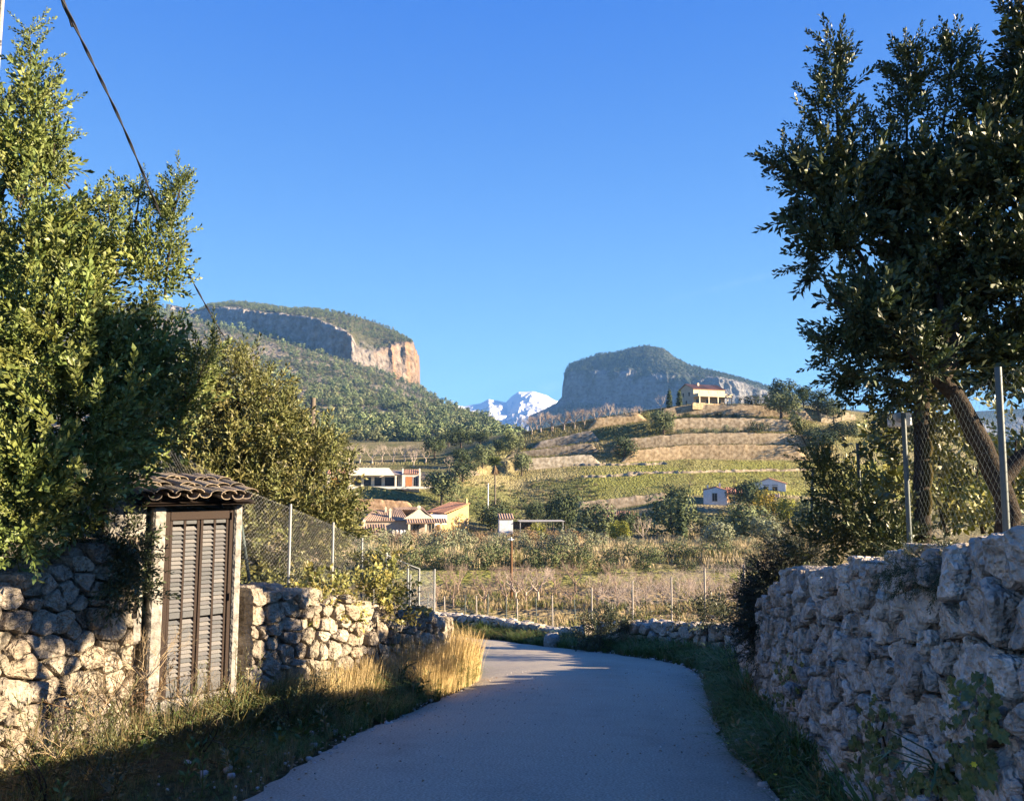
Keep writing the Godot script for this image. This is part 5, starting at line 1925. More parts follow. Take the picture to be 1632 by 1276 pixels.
	lobe_sprigs([[1262, 905, 10.4, 26], [1240, 935, 10.4, 30], [1225, 970, 10.5, 30], [1215, 1005, 10.6, 24], [1245, 975, 10.3, 26], [1232, 1015, 10.4, 22], [1280, 890, 10.2, 22], [1212, 1040, 10.6, 14], [1210, 950, 10.7, 20], [1200, 985, 10.8, 20], [1255, 940, 10.2, 30]], 330, 1.05, Color(0.05, 0.062, 0.045), 0.25, xs, cols, -0.1, 1.6, -0.35)
	for s in [[1225, 920, 1205, 880, 10], [1250, 900, 1228, 862, 10], [1270, 890, 1262, 850, 10], [1205, 960, 1188, 935, 8]]:
		plume(P(s[0], s[1], 10.5), P(s[2], s[3], 10.5), s[4] * 10.5 / F, 0.03, 24, 0.9, Color(0.09, 0.09, 0.06), xs, cols)
	for i in xs.size(): xs[i].origin += off
	limb(o, "stem", [P(1270, 900, 10.6) + off, P(1240, 940, 10.5) + off, P(1220, 1000, 10.6) + off], 0.02, 0.008, 5)
	split_multi("foliage", fine, M["leaf"], xs, cols, o)

	# dark shrubs over the low wall at the bend
	for e in [["dark rounded shrub leaning over the inner end of the low wall at the bend", [[930, 1012, 22.8, 16], [955, 1004, 22.6, 18], [985, 996, 22.6, 18], [1005, 990, 22.8, 14], [940, 1026, 22.4, 12]]], ["dark shrub hanging over the low wall between the field fence and the trailing bush", [[1095, 982, 19.6, 14], [1125, 980, 19.0, 16], [1150, 978, 18.4, 14], [1140, 992, 18.2, 14]]]]:
		base = P(e[1][1][0], 1010, e[1][1][2])
		o = thing("bend_shrub", e[0], "shrub", base)
		xs = []
		cols = []
		lobe_sprigs(e[1], 60, 1.3, Color(0.07, 0.085, 0.05), 0.35, xs, cols, 0.5, 1.2, -0.2)
		for i in xs.size(): xs[i].origin -= base
		limb(o, "stem", [Vector3(0, -0.3, 0), Vector3(0.05, 0.1, 0), Vector3(-0.05, 0.4, 0)], 0.03, 0.01, 5)
		split_multi("foliage", olive, M["leaf"], xs, cols, o)

	# creeper low in the face of the tall wall, under its top
	base = P(1490, 905, 3.75)
	o = thing("wall_creeper", "dark trailing plant rooted in the upper face of the tall grey wall", "creeper", base)
	off = -base
	xs = []
	cols = []
	lobe_sprigs([[1440, 905, 4.02, 34], [1480, 910, 3.78, 36], [1520, 905, 3.62, 34], [1455, 930, 3.92, 24], [1560, 895, 3.4, 22], [1500, 935, 3.7, 20]], 900, 0.32, Color(0.055, 0.075, 0.035), 0.3, xs, cols, -0.2, 3.0, -0.12)
	for i in xs.size(): xs[i].origin += off
	limb(o, "stem", [P(1520, 890, 3.68) + off, P(1480, 905, 3.8) + off, P(1430, 915, 4.05) + off], 0.008, 0.003, 5)
	split_multi("foliage", fine, M["leaf"], xs, cols, o)

	# ivies at the foot of the wall
	var lf := MB.new()
	for i in 5:
		var an := -1.9 + i * 0.95
		var d := Vector3(sin(an), cos(an), 0)
		leaf_shape(lf, Vector3.ZERO, d, Vector3(cos(an), -sin(an), 0), [0.028, 0.038, 0.05, 0.038, 0.028][i], 0.036, 0.3)
	var leaf := lf.mesh()
	var n := 0
	for e in [[1565, 1165, 3.15, 44, 100, 62, "broad leaved ivy with a yellow flower, low on the tall wall"], [1410, 1165, 4.25, 30, 60, 34, "small ivy clump low on the tall wall where it meets the grass"], [1395, 1215, 4.3, 34, 55, 36, "ivy spreading over the lowest stones of the tall wall near the verge"], [1262, 1085, 7.4, 24, 44, 46, "ivy hanging on the far end of the tall wall below the dark bush"], [1500, 1250, 3.5, 60, 22, 40, "flat ivy patch at the very foot of the tall wall"]]:
		var c := onto_wall(e[0], e[1])
		o = thing("ivy", e[6], "ivy", c, 0, "ivies at the foot of the tall wall")
		var vine := MB.new()
		vine.col = Color(0.6, 0.5, 0.35)
		vine.tube([Vector3(0.02, -0.16, 0), Vector3(-0.02, 0, 0.01), Vector3(0.03, 0.16, 0)], [0.007, 0.006, 0.003], 5)
		part("stem", vine.mesh(), M["bark"], o)
		for i in e[5]:
			var q := onto_wall(e[0] + e[3] * rf(-1, 1), e[1] + e[4] * rf(-1, 1) * 0.9)
			var face := Vector3(-0.95, rf(-0.1, 0.5), rf(0.0, 0.6)).normalized()
			var upv := Vector3(rf(-0.5, 0.5), rf(-1.0, 0.4), rf(-0.5, 0.5))
			var x := upv.cross(face).normalized()
			var sc := rf(0.6, 1.15)
			var l := part("leaf", leaf, M["ivy" + str(i % 3)], o, Transform3D(Basis(x * sc, face.cross(x) * sc, face * sc), q + face * rf(0.02, 0.06) - c))
		if n == 0:
			var fl := MB.new()
			for k in 6: leaf_shape(fl, Vector3.ZERO, Vector3(cos(k * 1.05), sin(k * 1.05), 0.2).normalized(), Vector3(-sin(k * 1.05), cos(k * 1.05), 0), 0.013, 0.010, 0.2)
			part("flower", fl.mesh(), M["petal"], o, Transform3D(Basis(Vector3.UP, -0.6), onto_wall(1578, 1213) + Vector3(-0.08, 0, 0.03) - c))
		n += 1

# where a line of sight meets the face of the tall wall
func onto_wall(px: float, py: float) -> Vector3:
	var t := 1.25
	while t < 3.7:
		var f := wall_foot(1, t)
		var q := P(px, py, -f.z)
		if q.x >= f.x - 0.05: return q
		t += 0.004
	return P(px, py, 11.0)

func split_multi(called: String, meshes: Array, m: Material, xs: Array, cols: Array, parent: Node) -> void:
	var n := meshes.size()
	for k in n:
		var a := []
		var b := []
		for i in range(k, xs.size(), n):
			a.append(xs[i])
			b.append(cols[i])
		multi(called, meshes[k], m, a, b, parent)

const ORD := ["first", "second", "third", "fourth", "fifth", "sixth", "seventh", "eighth", "ninth", "tenth", "eleventh", "twelfth", "thirteenth", "fourteenth", "fifteenth", "sixteenth", "seventeenth", "eighteenth", "nineteenth", "twentieth"]

# ---------- wire fences ----------
func chain(mb: MB, a0: Vector3, a1: Vector3, b0: Vector3, b1: Vector3, gap: float, r := 0.0013) -> void:
	var l := (b0 - a0).length()
	var h := (a1 - a0).length()
	var at := func(s: float, t: float) -> Vector3: return a0.lerp(b0, s / l).lerp(a1.lerp(b1, s / l), t / h)
	var c := -h
	while c < l:
		var s0 := maxf(c, 0.0)
		var s1 := minf(c + h, l)
		if s1 - s0 > 0.02:
			mb.tube([at.call(s0, s0 - c), at.call(s1, s1 - c)], [r, r], 3, false)
			mb.tube([at.call(s0, h - (s0 - c)), at.call(s1, h - (s1 - c))], [r, r], 3, false)
		c += gap
	for t in [0.02, h * 0.5, h - 0.02]:
		mb.tube([at.call(0.0, t), at.call(l, t)], [r * 1.3, r * 1.3], 3, false)

func fence(label: String, tops: Array, feet: Array, gap: float, rad: float, m: String, wires: bool, wr := 0.0008) -> Node3D:
	var o := thing("wire_fence", label, "fence", feet[0])
	for i in tops.size():
		var mb := MB.new()
		mb.tube([feet[i] - Vector3(0, 0.3, 0) - feet[0], tops[i] - feet[0]], [rad, rad], 8)
		part("post", mb.mesh(), M[m], o)
	var mb := MB.new()
	for i in tops.size() - 1:
		if m == "green_steel" and i > 1: continue
		var d := Vector3(0, 0.04, 0)
		if wires: chain(mb, feet[i] - feet[0], tops[i] - feet[0] - d, feet[i + 1] - feet[0], tops[i + 1] - feet[0] - d, gap, wr)
		else:
			for k in 6:
				var f := 0.15 + 0.16 * k
				var a: Vector3 = feet[i].lerp(tops[i], f) - feet[0]
				var b: Vector3 = feet[i + 1].lerp(tops[i + 1], f) - feet[0]
				mb.tube([a, a.lerp(b, 0.5) - Vector3(0, 0.01, 0), b], [0.002, 0.002, 0.002], 3, false)
	part("wire_mesh", mb.mesh(), M["wire" if m != "green_steel" else "green_steel"], o, Transform3D(), "stuff")
	return o

func build_fences() -> void:
	var tops := []
	var feet := []
	for e in [[258, 703, 9.6], [376, 768, 9.5], [463, 803, 10.35], [531, 832, 11.4], [577, 857, 12.3], [616, 880, 13.1], [650, 898, 13.8], [668, 906, 14.2]]:
		var t := P(e[0], e[1], e[2])
		tops.append(t)
		feet.append(Vector3(t.x, t.y - 1.25, t.z))
	for t in [6.9, 7.6, 8.3, 9.2]:
		var f := wall_foot(0, t) + Vector3(-0.25, wall_high(0, t), 0)
		feet.append(f)
		tops.append(f + Vector3(0, 0.95, 0))
	var o := fence("chain link fence on thin steel posts above the sunlit wall, past the hut", tops, feet, 0.055, 0.02, "steel", true)
	var mb := MB.new()
	mb.tube([P(379, 800, 9.45) - o.position, P(397, 925, 9.9) - o.position], [0.02, 0.02], 6)
	part("brace", mb.mesh(), M["green_steel"], o)
	mb = MB.new()
	mb.tube([P(668, 906, 14.2) - o.position, P(652, 900, 13.8) - o.position, P(616, 884, 13.1) - o.position], [0.012, 0.012, 0.012], 5)
	part("top_rail", mb.mesh(), M["steel"], o)
	tops = []
	feet = []
	for e in [[1800, 500, 900, 3.4], [1591, 585, 832, 4.4], [1440, 658, 858, 6.0], [1367, 706, 870, 8.6], [1296, 745, 880, 11.0]]:
		tops.append(P(e[0], e[1], e[3]))
		feet.append(P(e[0] + (e[2] - e[1]) * 0.05 * signf(e[0] - 1300), e[2], e[3]))
	fence("wire fence on green posts above the tall shaded wall, under the dark carob tree", tops, feet, 0.07, 0.019, "green_steel", true, 0.0006)
	tops = []
	feet = []
	for e in [[560, 958, 985, 33], [640, 955, 985, 32], [708, 950, 988, 31], [759, 949, 992, 30.3], [824, 954, 1010, 29.2], [880, 949, 1004, 28.2], [943, 936, 1007, 26.6], [1008, 925, 1000, 24.6], [1070, 919, 994, 22.4], [1123, 905, 988, 20.6], [1186, 900, 980, 18.7], [1210, 893, 970, 17.9]]:
		tops.append(P(e[0], e[1], e[3]))
		feet.append(P(e[0] + 1, e[2], e[3]))
	o = fence("field fence of thin pale posts and wires along the low walls at the bend", tops, feet, 0.2, 0.025, "concrete", false)
	mb = MB.new()
	mb.tube([P(1184, 915, 18.7) - o.position, P(1174, 978, 18.9) - o.position], [0.02, 0.02], 6)
	part("brace", mb.mesh(), M["steel"], o)
	var n := 0
	for e in [[683, 944, 980], [742, 948, 982], [778, 946, 986], [807, 951, 990], [854, 953, 990], [915, 956, 990], [1006, 940, 985]]:
		var f := sight(e[0], e[2])
		mb = MB.new()
		mb.tube([Vector3.ZERO, P(e[0], e[1], -f.z) - f], [0.03, 0.028], 6)
		o = part("orchard_stake", mb.mesh(), M["green_steel"], self, Transform3D(Basis(), f))
		tag(o, "green orchard stake among the bare trees, %s along the row from the golden grass" % ORD[n], "stake", "green stakes in the orchard")
		n += 1

func build_poles() -> void:
	# grey service pole with a conduit, behind the sunny carob
	var b := Vector3(0, 0, 0)
	var top := P(2, -140, 7.9)
	b = Vector3(top.x - 0.02, -0.6, top.z + 0.0)
	var o := thing("service_pole", "pale concrete service pole with a conduit pipe, behind the sunlit carob tree", "pole", b)
	var mb := MB.new()
	mb.tube([Vector3.ZERO, top - b], [0.10, 0.075], 12)
	part("shaft", mb.mesh(), M["concrete"], o)
	mb = MB.new()
	mb.tube([Vector3(0.125, 0, 0.03), top - b + Vector3(0.095, 0, 0.03)], [0.02, 0.02], 8)
	part("conduit", mb.mesh(), M["concrete"], o)
	# twisted cable
	var way := [Vector3(-1.2, 9.2, 6.0), P(26, -190, 4.6), P(100, 0, 5.2), P(195, 200, 6.4), P(277, 390, 8.6), P(340, 508, 11.5), P(371, 556, 14.2), P(419, 618, 20), P(467, 653, 28), P(497, 653, 34)]
	var pts := []
	for i in (way.size() - 1) * 40 + 1: pts.append(cr(way, minf(i / 40.0, way.size() - 1.0001)))
	mb = MB.new()
	for k in 2:
		var q := []
		var rr := []
		for i in pts.size():
			var an := i * 0.33 + k * PI
			q.append(pts[i] + Vector3(cos(an), sin(an), 0) * 0.0068)
			rr.append(0.0068)
		mb.tube(q, rr, 5)
	o = part("twisted_cable", mb.mesh(), M["cable"], self)
	tag(o, "black twisted overhead cable sagging across the sky from the upper corner", "cable")
	# old wooden pole where it ends
	top = P(499, 634, 34)
	b = Vector3(top.x, -5.2, top.z)
	o = thing("wooden_pole", "weathered grey wooden pole rising behind the wild olive, where the twisted cable ends", "pole", b)
	mb = MB.new()
	mb.tube([Vector3.ZERO, (top - b) * 0.5, top - b], [0.14, 0.13, 0.11], 10)
	part("shaft", mb.mesh(), M["grey_wood"], o)
	mb = MB.new()
	mb.tube([top - b + Vector3(-0.13, -0.42, 0.05), top - b + Vector3(0.13, -0.42, 0.05)], [0.02, 0.02], 6)
	part("bolt", mb.mesh(), M["steel"], o)
	# brown telephone pole in the orchard
	b = sight(815, 957)
	top = P(815, 861, -b.z)
	o = thing("telephone_pole", "slim reddish brown telephone pole standing in the bare orchard", "pole", b)
	mb = MB.new()
	mb.tube([Vector3(0, -0.3, 0), top - b], [0.085, 0.065], 9)
	part("shaft", mb.mesh(), M["pole_wood"], o)
	mb = MB.new()
	mb.col = Color(1, 1, 1)
	mb.tube([top - b + Vector3(-0.17, 0.05, 0), top - b + Vector3(0.17, 0.05, 0)], [0.035, 0.035], 6)
	mb.tube([top - b + Vector3(0, 0.0, 0), top - b + Vector3(0, 0.2, 0)], [0.06, 0.03], 6)
	part("insulator", mb.mesh(), M["white"], o)
	var k := 0
	for e in [[1330, 868, 36], [1330, 886, 34], [1330, 902, 32]]:
		var far := P(e[0], e[1], e[2])
		mb = MB.new()
		var q := []
		for i in 25:
			var f := i / 24.0
			q.append(top.lerp(far, f) - Vector3(0, 0.55 * (1 + 0.3 * k) * 4 * f * (1 - f) * 0.5 + 0.04 * k, 0))
		var rr := []
		rr.resize(25)
		rr.fill(0.008)
		mb.tube(q, rr, 4)
		var c := part("telephone_wire", mb.mesh(), M["cable"], self)
		tag(c, "thin dark wire sagging from the brown telephone pole, %s from above" % ["highest", "middle one", "lowest"][k], "wire", "wires of the telephone pole")
		k += 1
	# white pole by the palm
	b = sight(778, 812, 7)
	o = thing("white_pole", "plain white pole standing beside the tall palm", "pole", b)
	mb = MB.new()
	mb.col = Color(1, 1, 1)
	mb.tube([Vector3(0, -0.5, 0), P(778, 770, -b.z) - b], [0.13, 0.11], 8)
	part("shaft", mb.mesh(), M["white"], o)
	# white box by the fence post
	mb = MB.new()
	mb.cbox(Vector3(-0.085, -0.055, -0.05), Vector3(0.085, 0.055, 0.05), 0.012)
	mb.tube([Vector3(0, 0.03, 0.05), Vector3(0, 0.0, 0.12)], [0.03, 0.035], 8)
	o = part("white_box", mb.mesh(), M["white"], self, Transform3D(Basis(Vector3.UP, -0.4), P(1434, 669, 6.12)))
	tag(o, "small white box at the top of the green fence post, under the carob tree", "box")

# ---------- trees and scrub in the valley ----------
func crown_mesh(sd: int, n: int, lobes: Array, leaf: float, jitter := 0.5) -> ArrayMesh:
	# lobes: [centre, radii]; leaf-clump faces on and in them
	var r := RandomNumberGenerator.new()
	r.seed = sd
	var mb := MB.new()
	var tot := 0.0
	for l in lobes: tot += l[1].x * l[1].y
	for l in lobes:
		var m := int(n * l[1].x * l[1].y / tot)
		for i in m:
			var z := r.randf_range(-1, 1)
			var a := r.randf() * TAU
			var d := Vector3(sqrt(1 - z * z) * cos(a), z, sqrt(1 - z * z) * sin(a))
			var q: Vector3 = l[0] + d * l[1] * (0.55 + 0.5 * pow(r.randf(), 0.5))
			var nz := fn.get_noise_3d(q.x * 5 + sd, q.y * 5, q.z * 5)
			if nz < -0.28: continue
			var u := (d + Vector3(r.randf_range(-1, 1), r.randf_range(-0.4, 1), r.randf_range(-1, 1)) * jitter).normalized()
			var t := u.cross(Vector3(r.randf_range(-1, 1), r.randf_range(-1, 1), r.randf_range(-1, 1))).normalized()
			var b := u.cross(t)
			var s := leaf * r.randf_range(0.6, 1.3)
			var g := r.randf_range(0.72, 1.25) * (1.0 + 0.5 * nz)
			mb.col = Color(g, g * r.randf_range(0.95, 1.05), g * r.randf_range(0.85, 1.1))
			mb.quad(q - t * s, q - b * s * 0.55, q + t * s + u * s * 0.3, q + b * s * 0.55)
	return mb.mesh()

func round_lobes(sd: int, n: int, lo: float, spread: float, size: float) -> Array:
	var r := RandomNumberGenerator.new()
	r.seed = sd
	var out := [[Vector3(0, (lo + 1) / 2, 0), Vector3(0.3, (1 - lo) * 0.42, 0.3)]]
	for i in n:
		var a := i * 2.4 + r.randf()
		var y := lerpf(lo + 0.12, 0.86, (i + 0.5) / n)
		var w := spread * sqrt(maxf(1.0 - pow((y - (lo + 1) / 2) / ((1 - lo) * 0.62), 2), 0.1))
		out.append([Vector3(cos(a) * w, y, sin(a) * w), Vector3.ONE * size * r.randf_range(0.75, 1.25)])
	return out

func bare_mesh(sd: int, levels: int, first: float, r0: float, droop := 0.0, start := 3) -> Array:
	var r := RandomNumberGenerator.new()
	r.seed = sd
	var trunk := MB.new()
	var tw := MB.new()
	trunk.tube([Vector3(0, -0.05, 0), Vector3(r.randf_range(-0.02, 0.02), first * 0.5, 0.01), Vector3(0, first, 0)], [r0 * 1.2, r0, r0 * 0.85], 6)
	for i in start: _twig(tw, r, Vector3(0, first, 0), Vector3(cos(i * TAU / start + sd), r.randf_range(0.7, 1.3), sin(i * TAU / start + sd)).normalized(), 0.27, r0 * 0.62, levels, droop)
	return [trunk.mesh(), tw.mesh()]

func _twig(mb: MB, r: RandomNumberGenerator, p: Vector3, d: Vector3, l: float, rad: float, n: int, droop: float) -> void:
	var bend := Vector3(r.randf_range(-1, 1), r.randf_range(-0.5, 0.8) - droop, r.randf_range(-1, 1)) * 0.35
	var m := p + d * l * 0.5
	var e := m + (d + bend).normalized() * l * 0.5
	mb.tube([p, m, e], [rad, rad * 0.85, rad * 0.62], 3 if n < 3 else 4, false)
	if n <= 0: return
	var k := 3 if r.randf() < 0.6 else 2
	for i in k:
		var q := p.lerp(e, r.randf_range(0.45, 1.0)) if i else e
		var dd := (d + bend * 0.5 + Vector3(r.randf_range(-1, 1), r.randf_range(-0.3, 0.9) - droop, r.randf_range(-1, 1)) * 0.75).normalized()
		_twig(mb, r, q, dd, l * r.randf_range(0.62, 0.85), rad * 0.58, n - 1, droop)

func tuft_mesh(sd: int, n: int, spread: float, lean: float, wide: float) -> ArrayMesh:
	var r := RandomNumberGenerator.new()
	r.seed = sd
	var mb := MB.new()
	for i in n:
		var a := r.randf() * TAU
		var b := Vector3(cos(a), 0, sin(a)) * spread * sqrt(r.randf())
		var o := Vector3(cos(a + r.randf_range(-0.7, 0.7)), 0, sin(a + r.randf_range(-0.7, 0.7)))
		var h := r.randf_range(0.5, 1.0)
		var k := lean * r.randf_range(0.3, 1.3)
		var p1 := b + Vector3(0, h * 0.5, 0) + o * k * 0.22 * h
		var p2 := b + Vector3(0, h * 0.85, 0) + o * k * 0.55 * h
		var p3 := b + Vector3(0, h * (1.0 - 0.25 * k), 0) + o * k * 0.95 * h
		var s := Vector3(-o.z, 0, o.x) * wide
		var g := r.randf_range(0.75, 1.25)
		mb.col = Color(g, g, g)
		mb.quad(b - s, b + s, p1 + s * 0.85, p1 - s * 0.85)
		mb.quad(p1 - s * 0.85, p1 + s * 0.85, p2 + s * 0.5, p2 - s * 0.5)
		mb.tri(p2 - s * 0.5, p2 + s * 0.5, p3)
	return mb.mesh()

func build_valley_plants() -> void:
	for e in [["olive", 0.13, 0.155, 0.078], ["dark", 0.062, 0.083, 0.043], ["sage", 0.20, 0.22, 0.14], ["green", 0.10, 0.125, 0.04], ["yellow", 0.30, 0.23, 0.035], ["lime", 0.19, 0.20, 0.04], ["straw", 0.30, 0.25, 0.15], ["rust", 0.24, 0.17, 0.10]]:
		var m := mat("far_" + e[0], lin(e[1], e[2], e[3]), 0.8, null, 1, null, 0, 0.15, 0.25)
		m.vertex_color_use_as_albedo = true
	mat("bare", lin(0.27, 0.205, 0.165), 1.0, null, 1, null, 0, 0.1)
	mat("pale_bare", lin(0.44, 0.37, 0.31), 1.0, null, 1, null, 0, 0.1)
	mat("dark_bare", lin(0.10, 0.08, 0.065), 1.0, null, 1, null, 0, 0.1)
	var crown := []
	for i in 4: crown.append(crown_mesh(40 + i, 2600, round_lobes(i, 8 + i, 0.12, 0.28, 0.22), 0.034))
	var tall := []
	for i in 2: tall.append(crown_mesh(50 + i, 2600, round_lobes(i + 9, 9, 0.26, 0.27, 0.21), 0.034))
	var bush := []
	for i in 4: bush.append(crown_mesh(60 + i, 1500, round_lobes(i + 20, 7, 0.0, 0.3, 0.22), 0.036, 0.9))
	var cyp := crown_mesh(70, 700, [[Vector3(0, 0.25, 0), Vector3(0.085, 0.25, 0.085)], [Vector3(0.01, 0.5, 0), Vector3(0.08, 0.3, 0.08)], [Vector3(0, 0.75, 0), Vector3(0.05, 0.27, 0.05)]], 0.03)
	var weep_l := []
	for i in 11: weep_l.append([Vector3(cos(i * 2.4) * 0.27, 0.5 + 0.12 * sin(i * 3.0), sin(i * 2.4) * 0.27), Vector3(0.13, 0.42, 0.13)])
	var weep := crown_mesh(71, 1800, weep_l, 0.03, 0.3)
	var bares := []
	for i in 4: bares.append(bare_mesh(80 + i, 5, 0.24, 0.028))
	var wild := []
	for i in 4: wild.append(bare_mesh(90 + i, 5, 0.03, 0.011, 0.0, 6))
	# [px, py of the foot, py of the top, width in px, shape, colour, name, label, category]
	var list := [
		[1078, 822, 777, 38, "crown", "dark", "round_tree", "dark round tree at the pale field wall, beside the two storey white house", "tree"],
		[1066, 862, 793, 72, "crown", "olive", "olive_tree", "big grey green olive tree in front of the field wall, beside the slim cypress", "tree"],
		[1083, 868, 797, 22, "cyp", "dark", "cypress", "slim dark cypress among the olives below the white house", "cypress"],
		[1188, 816, 769, 50, "crown", "dark", "round_tree", "dark tree between the two white houses", "tree"],
		[1217, 828, 782, 38, "weep", "yellow", "weeping_tree", "yellow weeping tree in front of the white bungalow", "tree"],
		[1252, 834, 795, 44, "crown", "lime", "round_tree", "yellow green rounded tree beside the yellow weeping tree", "tree"],
		[1182, 866, 806, 72, "crown", "olive", "olive_tree", "wide olive tree directly below the dark tree between the white houses", "tree"],
		[1135, 862, 824, 56, "crown", "olive", "olive_tree", "olive tree hiding the foot of the two storey white house", "tree"],
		[1140, 878, 836, 46, "crown", "sage", "olive_tree", "pale silvery young olive in front of the big olives", "tree"],
		[1215, 868, 826, 46, "crown", "sage", "olive_tree", "silvery olive below the yellow weeping tree", "tree"],
		[1290, 850, 800, 60, "crown", "olive", "olive_tree", "olive tree partly hidden behind the carob shoots on the wall", "tree"],
		[946, 862, 804, 58, "crown", "olive", "olive_tree", "rounded olive tree left of the shed with the pink roof", "tree"],
		[900, 856, 788, 44, "crown", "dark", "round_tree", "dark tree next to the car shelter, at the end of the field wall", "tree"],
		[880, 848, 796, 30, "crown", "dark", "round_tree", "narrow dark tree behind the car shelter", "tree"],
		[986, 866, 832, 34, "crown", "lime", "round_bush", "bright green rounded bush below the pink roofed shed", "bush"],
		[994, 852, 818, 44, "crown", "dark", "round_tree", "low dark tree directly in front of the pink roofed shed", "tree"],
		[1022, 866, 828, 34, "bare", "pale_bare", "bare_tree", "whitish bare tree between the pink roofed shed and the big olive", "tree"],
		[1014, 846, 816, 12, "cyp", "dark", "cypress", "short dark cypress at the corner of the pink roofed shed", "cypress"],
		[1024, 848, 818, 12, "cyp", "dark", "cypress", "short dark cypress standing just past the shed's far chimney", "cypress"],
		[783, 848, 804, 46, "crown", "dark", "round_tree", "dense dark tree at the foot of the palm", "tree"],
		[806, 842, 812, 24, "crown", "green", "round_tree", "green tree close behind the palm trunk", "tree"],
		[855, 872, 836, 42, "bush", "lime", "green_bush", "bright yellow green bush in front of the car shelter", "bush"],
		[852, 836, 803, 28, "crown", "dark", "round_tree", "square dark tree behind the car shelter roof", "tree"],
		[738, 768, 734, 42, "crown", "dark", "round_tree", "round dark green tree on the lawn above the yellow house", "tree"],
		[831, 758, 723, 32, "tall", "olive", "round_tree", "round olive tree with a clear trunk beside the palm crown", "tree"],
		[769, 744, 710, 34, "crown", "olive", "round_tree", "grey green tree behind the round dark tree", "tree"],
		[735, 738, 715, 34, "crown", "dark", "hedge_tree", "dark clipped hedge block on the terrace behind the round dark tree", "hedge"],
		[795, 724, 700, 18, "crown", "dark", "round_tree", "small dark tree between the grey tree and the olive on the terrace", "tree"],
		[816, 722, 689, 34, "crown", "olive", "olive_tree", "olive tree at the near end of the shaded terrace wall", "tree"],
		[704, 808, 752, 50, "tall", "olive", "round_tree", "large round olive tree with a dark trunk just above the yellow house", "tree"],
		[693, 730, 700, 34, "tall", "dark", "pine_tree", "dark pine tree behind the long low house", "tree"],
		[735, 714, 684, 38, "crown", "dark", "pine_tree", "big dark pine at the edge of the forest above the palm", "tree"],
		[765, 708, 688, 28, "crown", "dark", "pine_tree", "dark pine next to the big pine, where the slope meets the valley", "tree"],
		[715, 712, 690, 28, "tall", "olive", "pine_tree", "lighter green pine just uphill of the long low house", "tree"],
		[995, 734, 697, 36, "crown", "dark", "round_tree", "dark round tree against the terrace wall in the middle of the hill", "tree"],
		[1058, 692, 655, 36, "crown", "olive", "round_tree", "grey green tree at the corner of the terrace below the villa", "tree"],
		[1246, 668, 628, 54, "tall", "olive", "oak_tree", "large spreading evergreen oak beside the villa terrace", "tree"],
		[1248, 646, 606, 40, "crown", "dark", "oak_tree", "dark oak rising behind the large oak at the hilltop", "tree"],
		[1283, 652, 616, 24, "tall", "green", "oak_tree", "narrow green tree on the skyline after the large oak", "tree"],
		[1306, 660, 622, 36, "crown", "dark", "oak_tree", "dark rounded oak on the skyline above the ruined barn", "tree"],
		[1330, 672, 636, 30, "crown", "olive", "oak_tree", "last olive green tree on the skyline slope, next to the ruined barn", "tree"],
		[1268, 688, 660, 36, "bush", "olive", "round_bush", "grey bush below the large oak on the hill", "bush"],
		[1304, 716, 686, 52, "crown", "dark", "round_bush", "wide dark bush at the end of the olive row terrace", "bush"],
		[1346, 702, 672, 46, "crown", "dark", "round_bush", "dark bush below the ruined barn", "bush"],
		[1208, 690, 672, 40, "bush", "dark", "round_bush", "dark scrub at the end of the row of young olives", "bush"],
		[1068, 652, 622, 12, "cyp", "dark", "cypress", "thin cypress at the corner of the villa, first of the pair", "cypress"],
		[1084, 652, 622, 12, "cyp", "dark", "cypress", "thin cypress touching the villa wall, second of the pair", "cypress"],
		[1055, 655, 630, 20, "bare", "pale_bare", "bare_tree", "bare pinkish tree beside the villa cypresses", "tree"],
		[1200, 646, 630, 44, "bush", "dark", "hedge_tree", "dark low hedge behind the villa's end", "hedge"],
		[1098, 774, 757, 14, "bare", "dark_bare", "pruned_tree", "small pruned almond tree standing alone in the green field above the olive", "tree"],
		[1168, 774, 757, 16, "bare", "dark_bare", "pruned_tree", "crooked pruned tree in the green field above the two storey white house", "tree"],
		[1246, 762, 740, 16, "bare", "dark_bare", "pruned_tree", "bare dark tree in the green field above the white bungalow", "tree"],
		[1282, 776, 752, 16, "bare", "dark_bare", "pruned_tree", "bare dark tree in the field just before the carob shoots", "tree"],
		[1213, 728, 716, 12, "bare", "dark_bare", "pruned_tree", "small dark tree at the top edge of the green field", "tree"],
		[1238, 730, 716, 12, "bare", "dark_bare", "pruned_tree", "small bare tree near the far end of the green field's top edge", "tree"],
		[660, 744, 718, 22, "bare", "pale_bare", "bare_tree", "pale pink bare tree over the orange shuttered wing of the long house", "tree"],
		[716, 748, 728, 18, "bare", "pale_bare", "bare_tree", "small pinkish bare tree on the lit bank uphill of the round olive", "tree"]]
	var proto := {}
	var parts_of := {"crown": crown, "tall": tall, "bush": bush}
	var cnt := 0
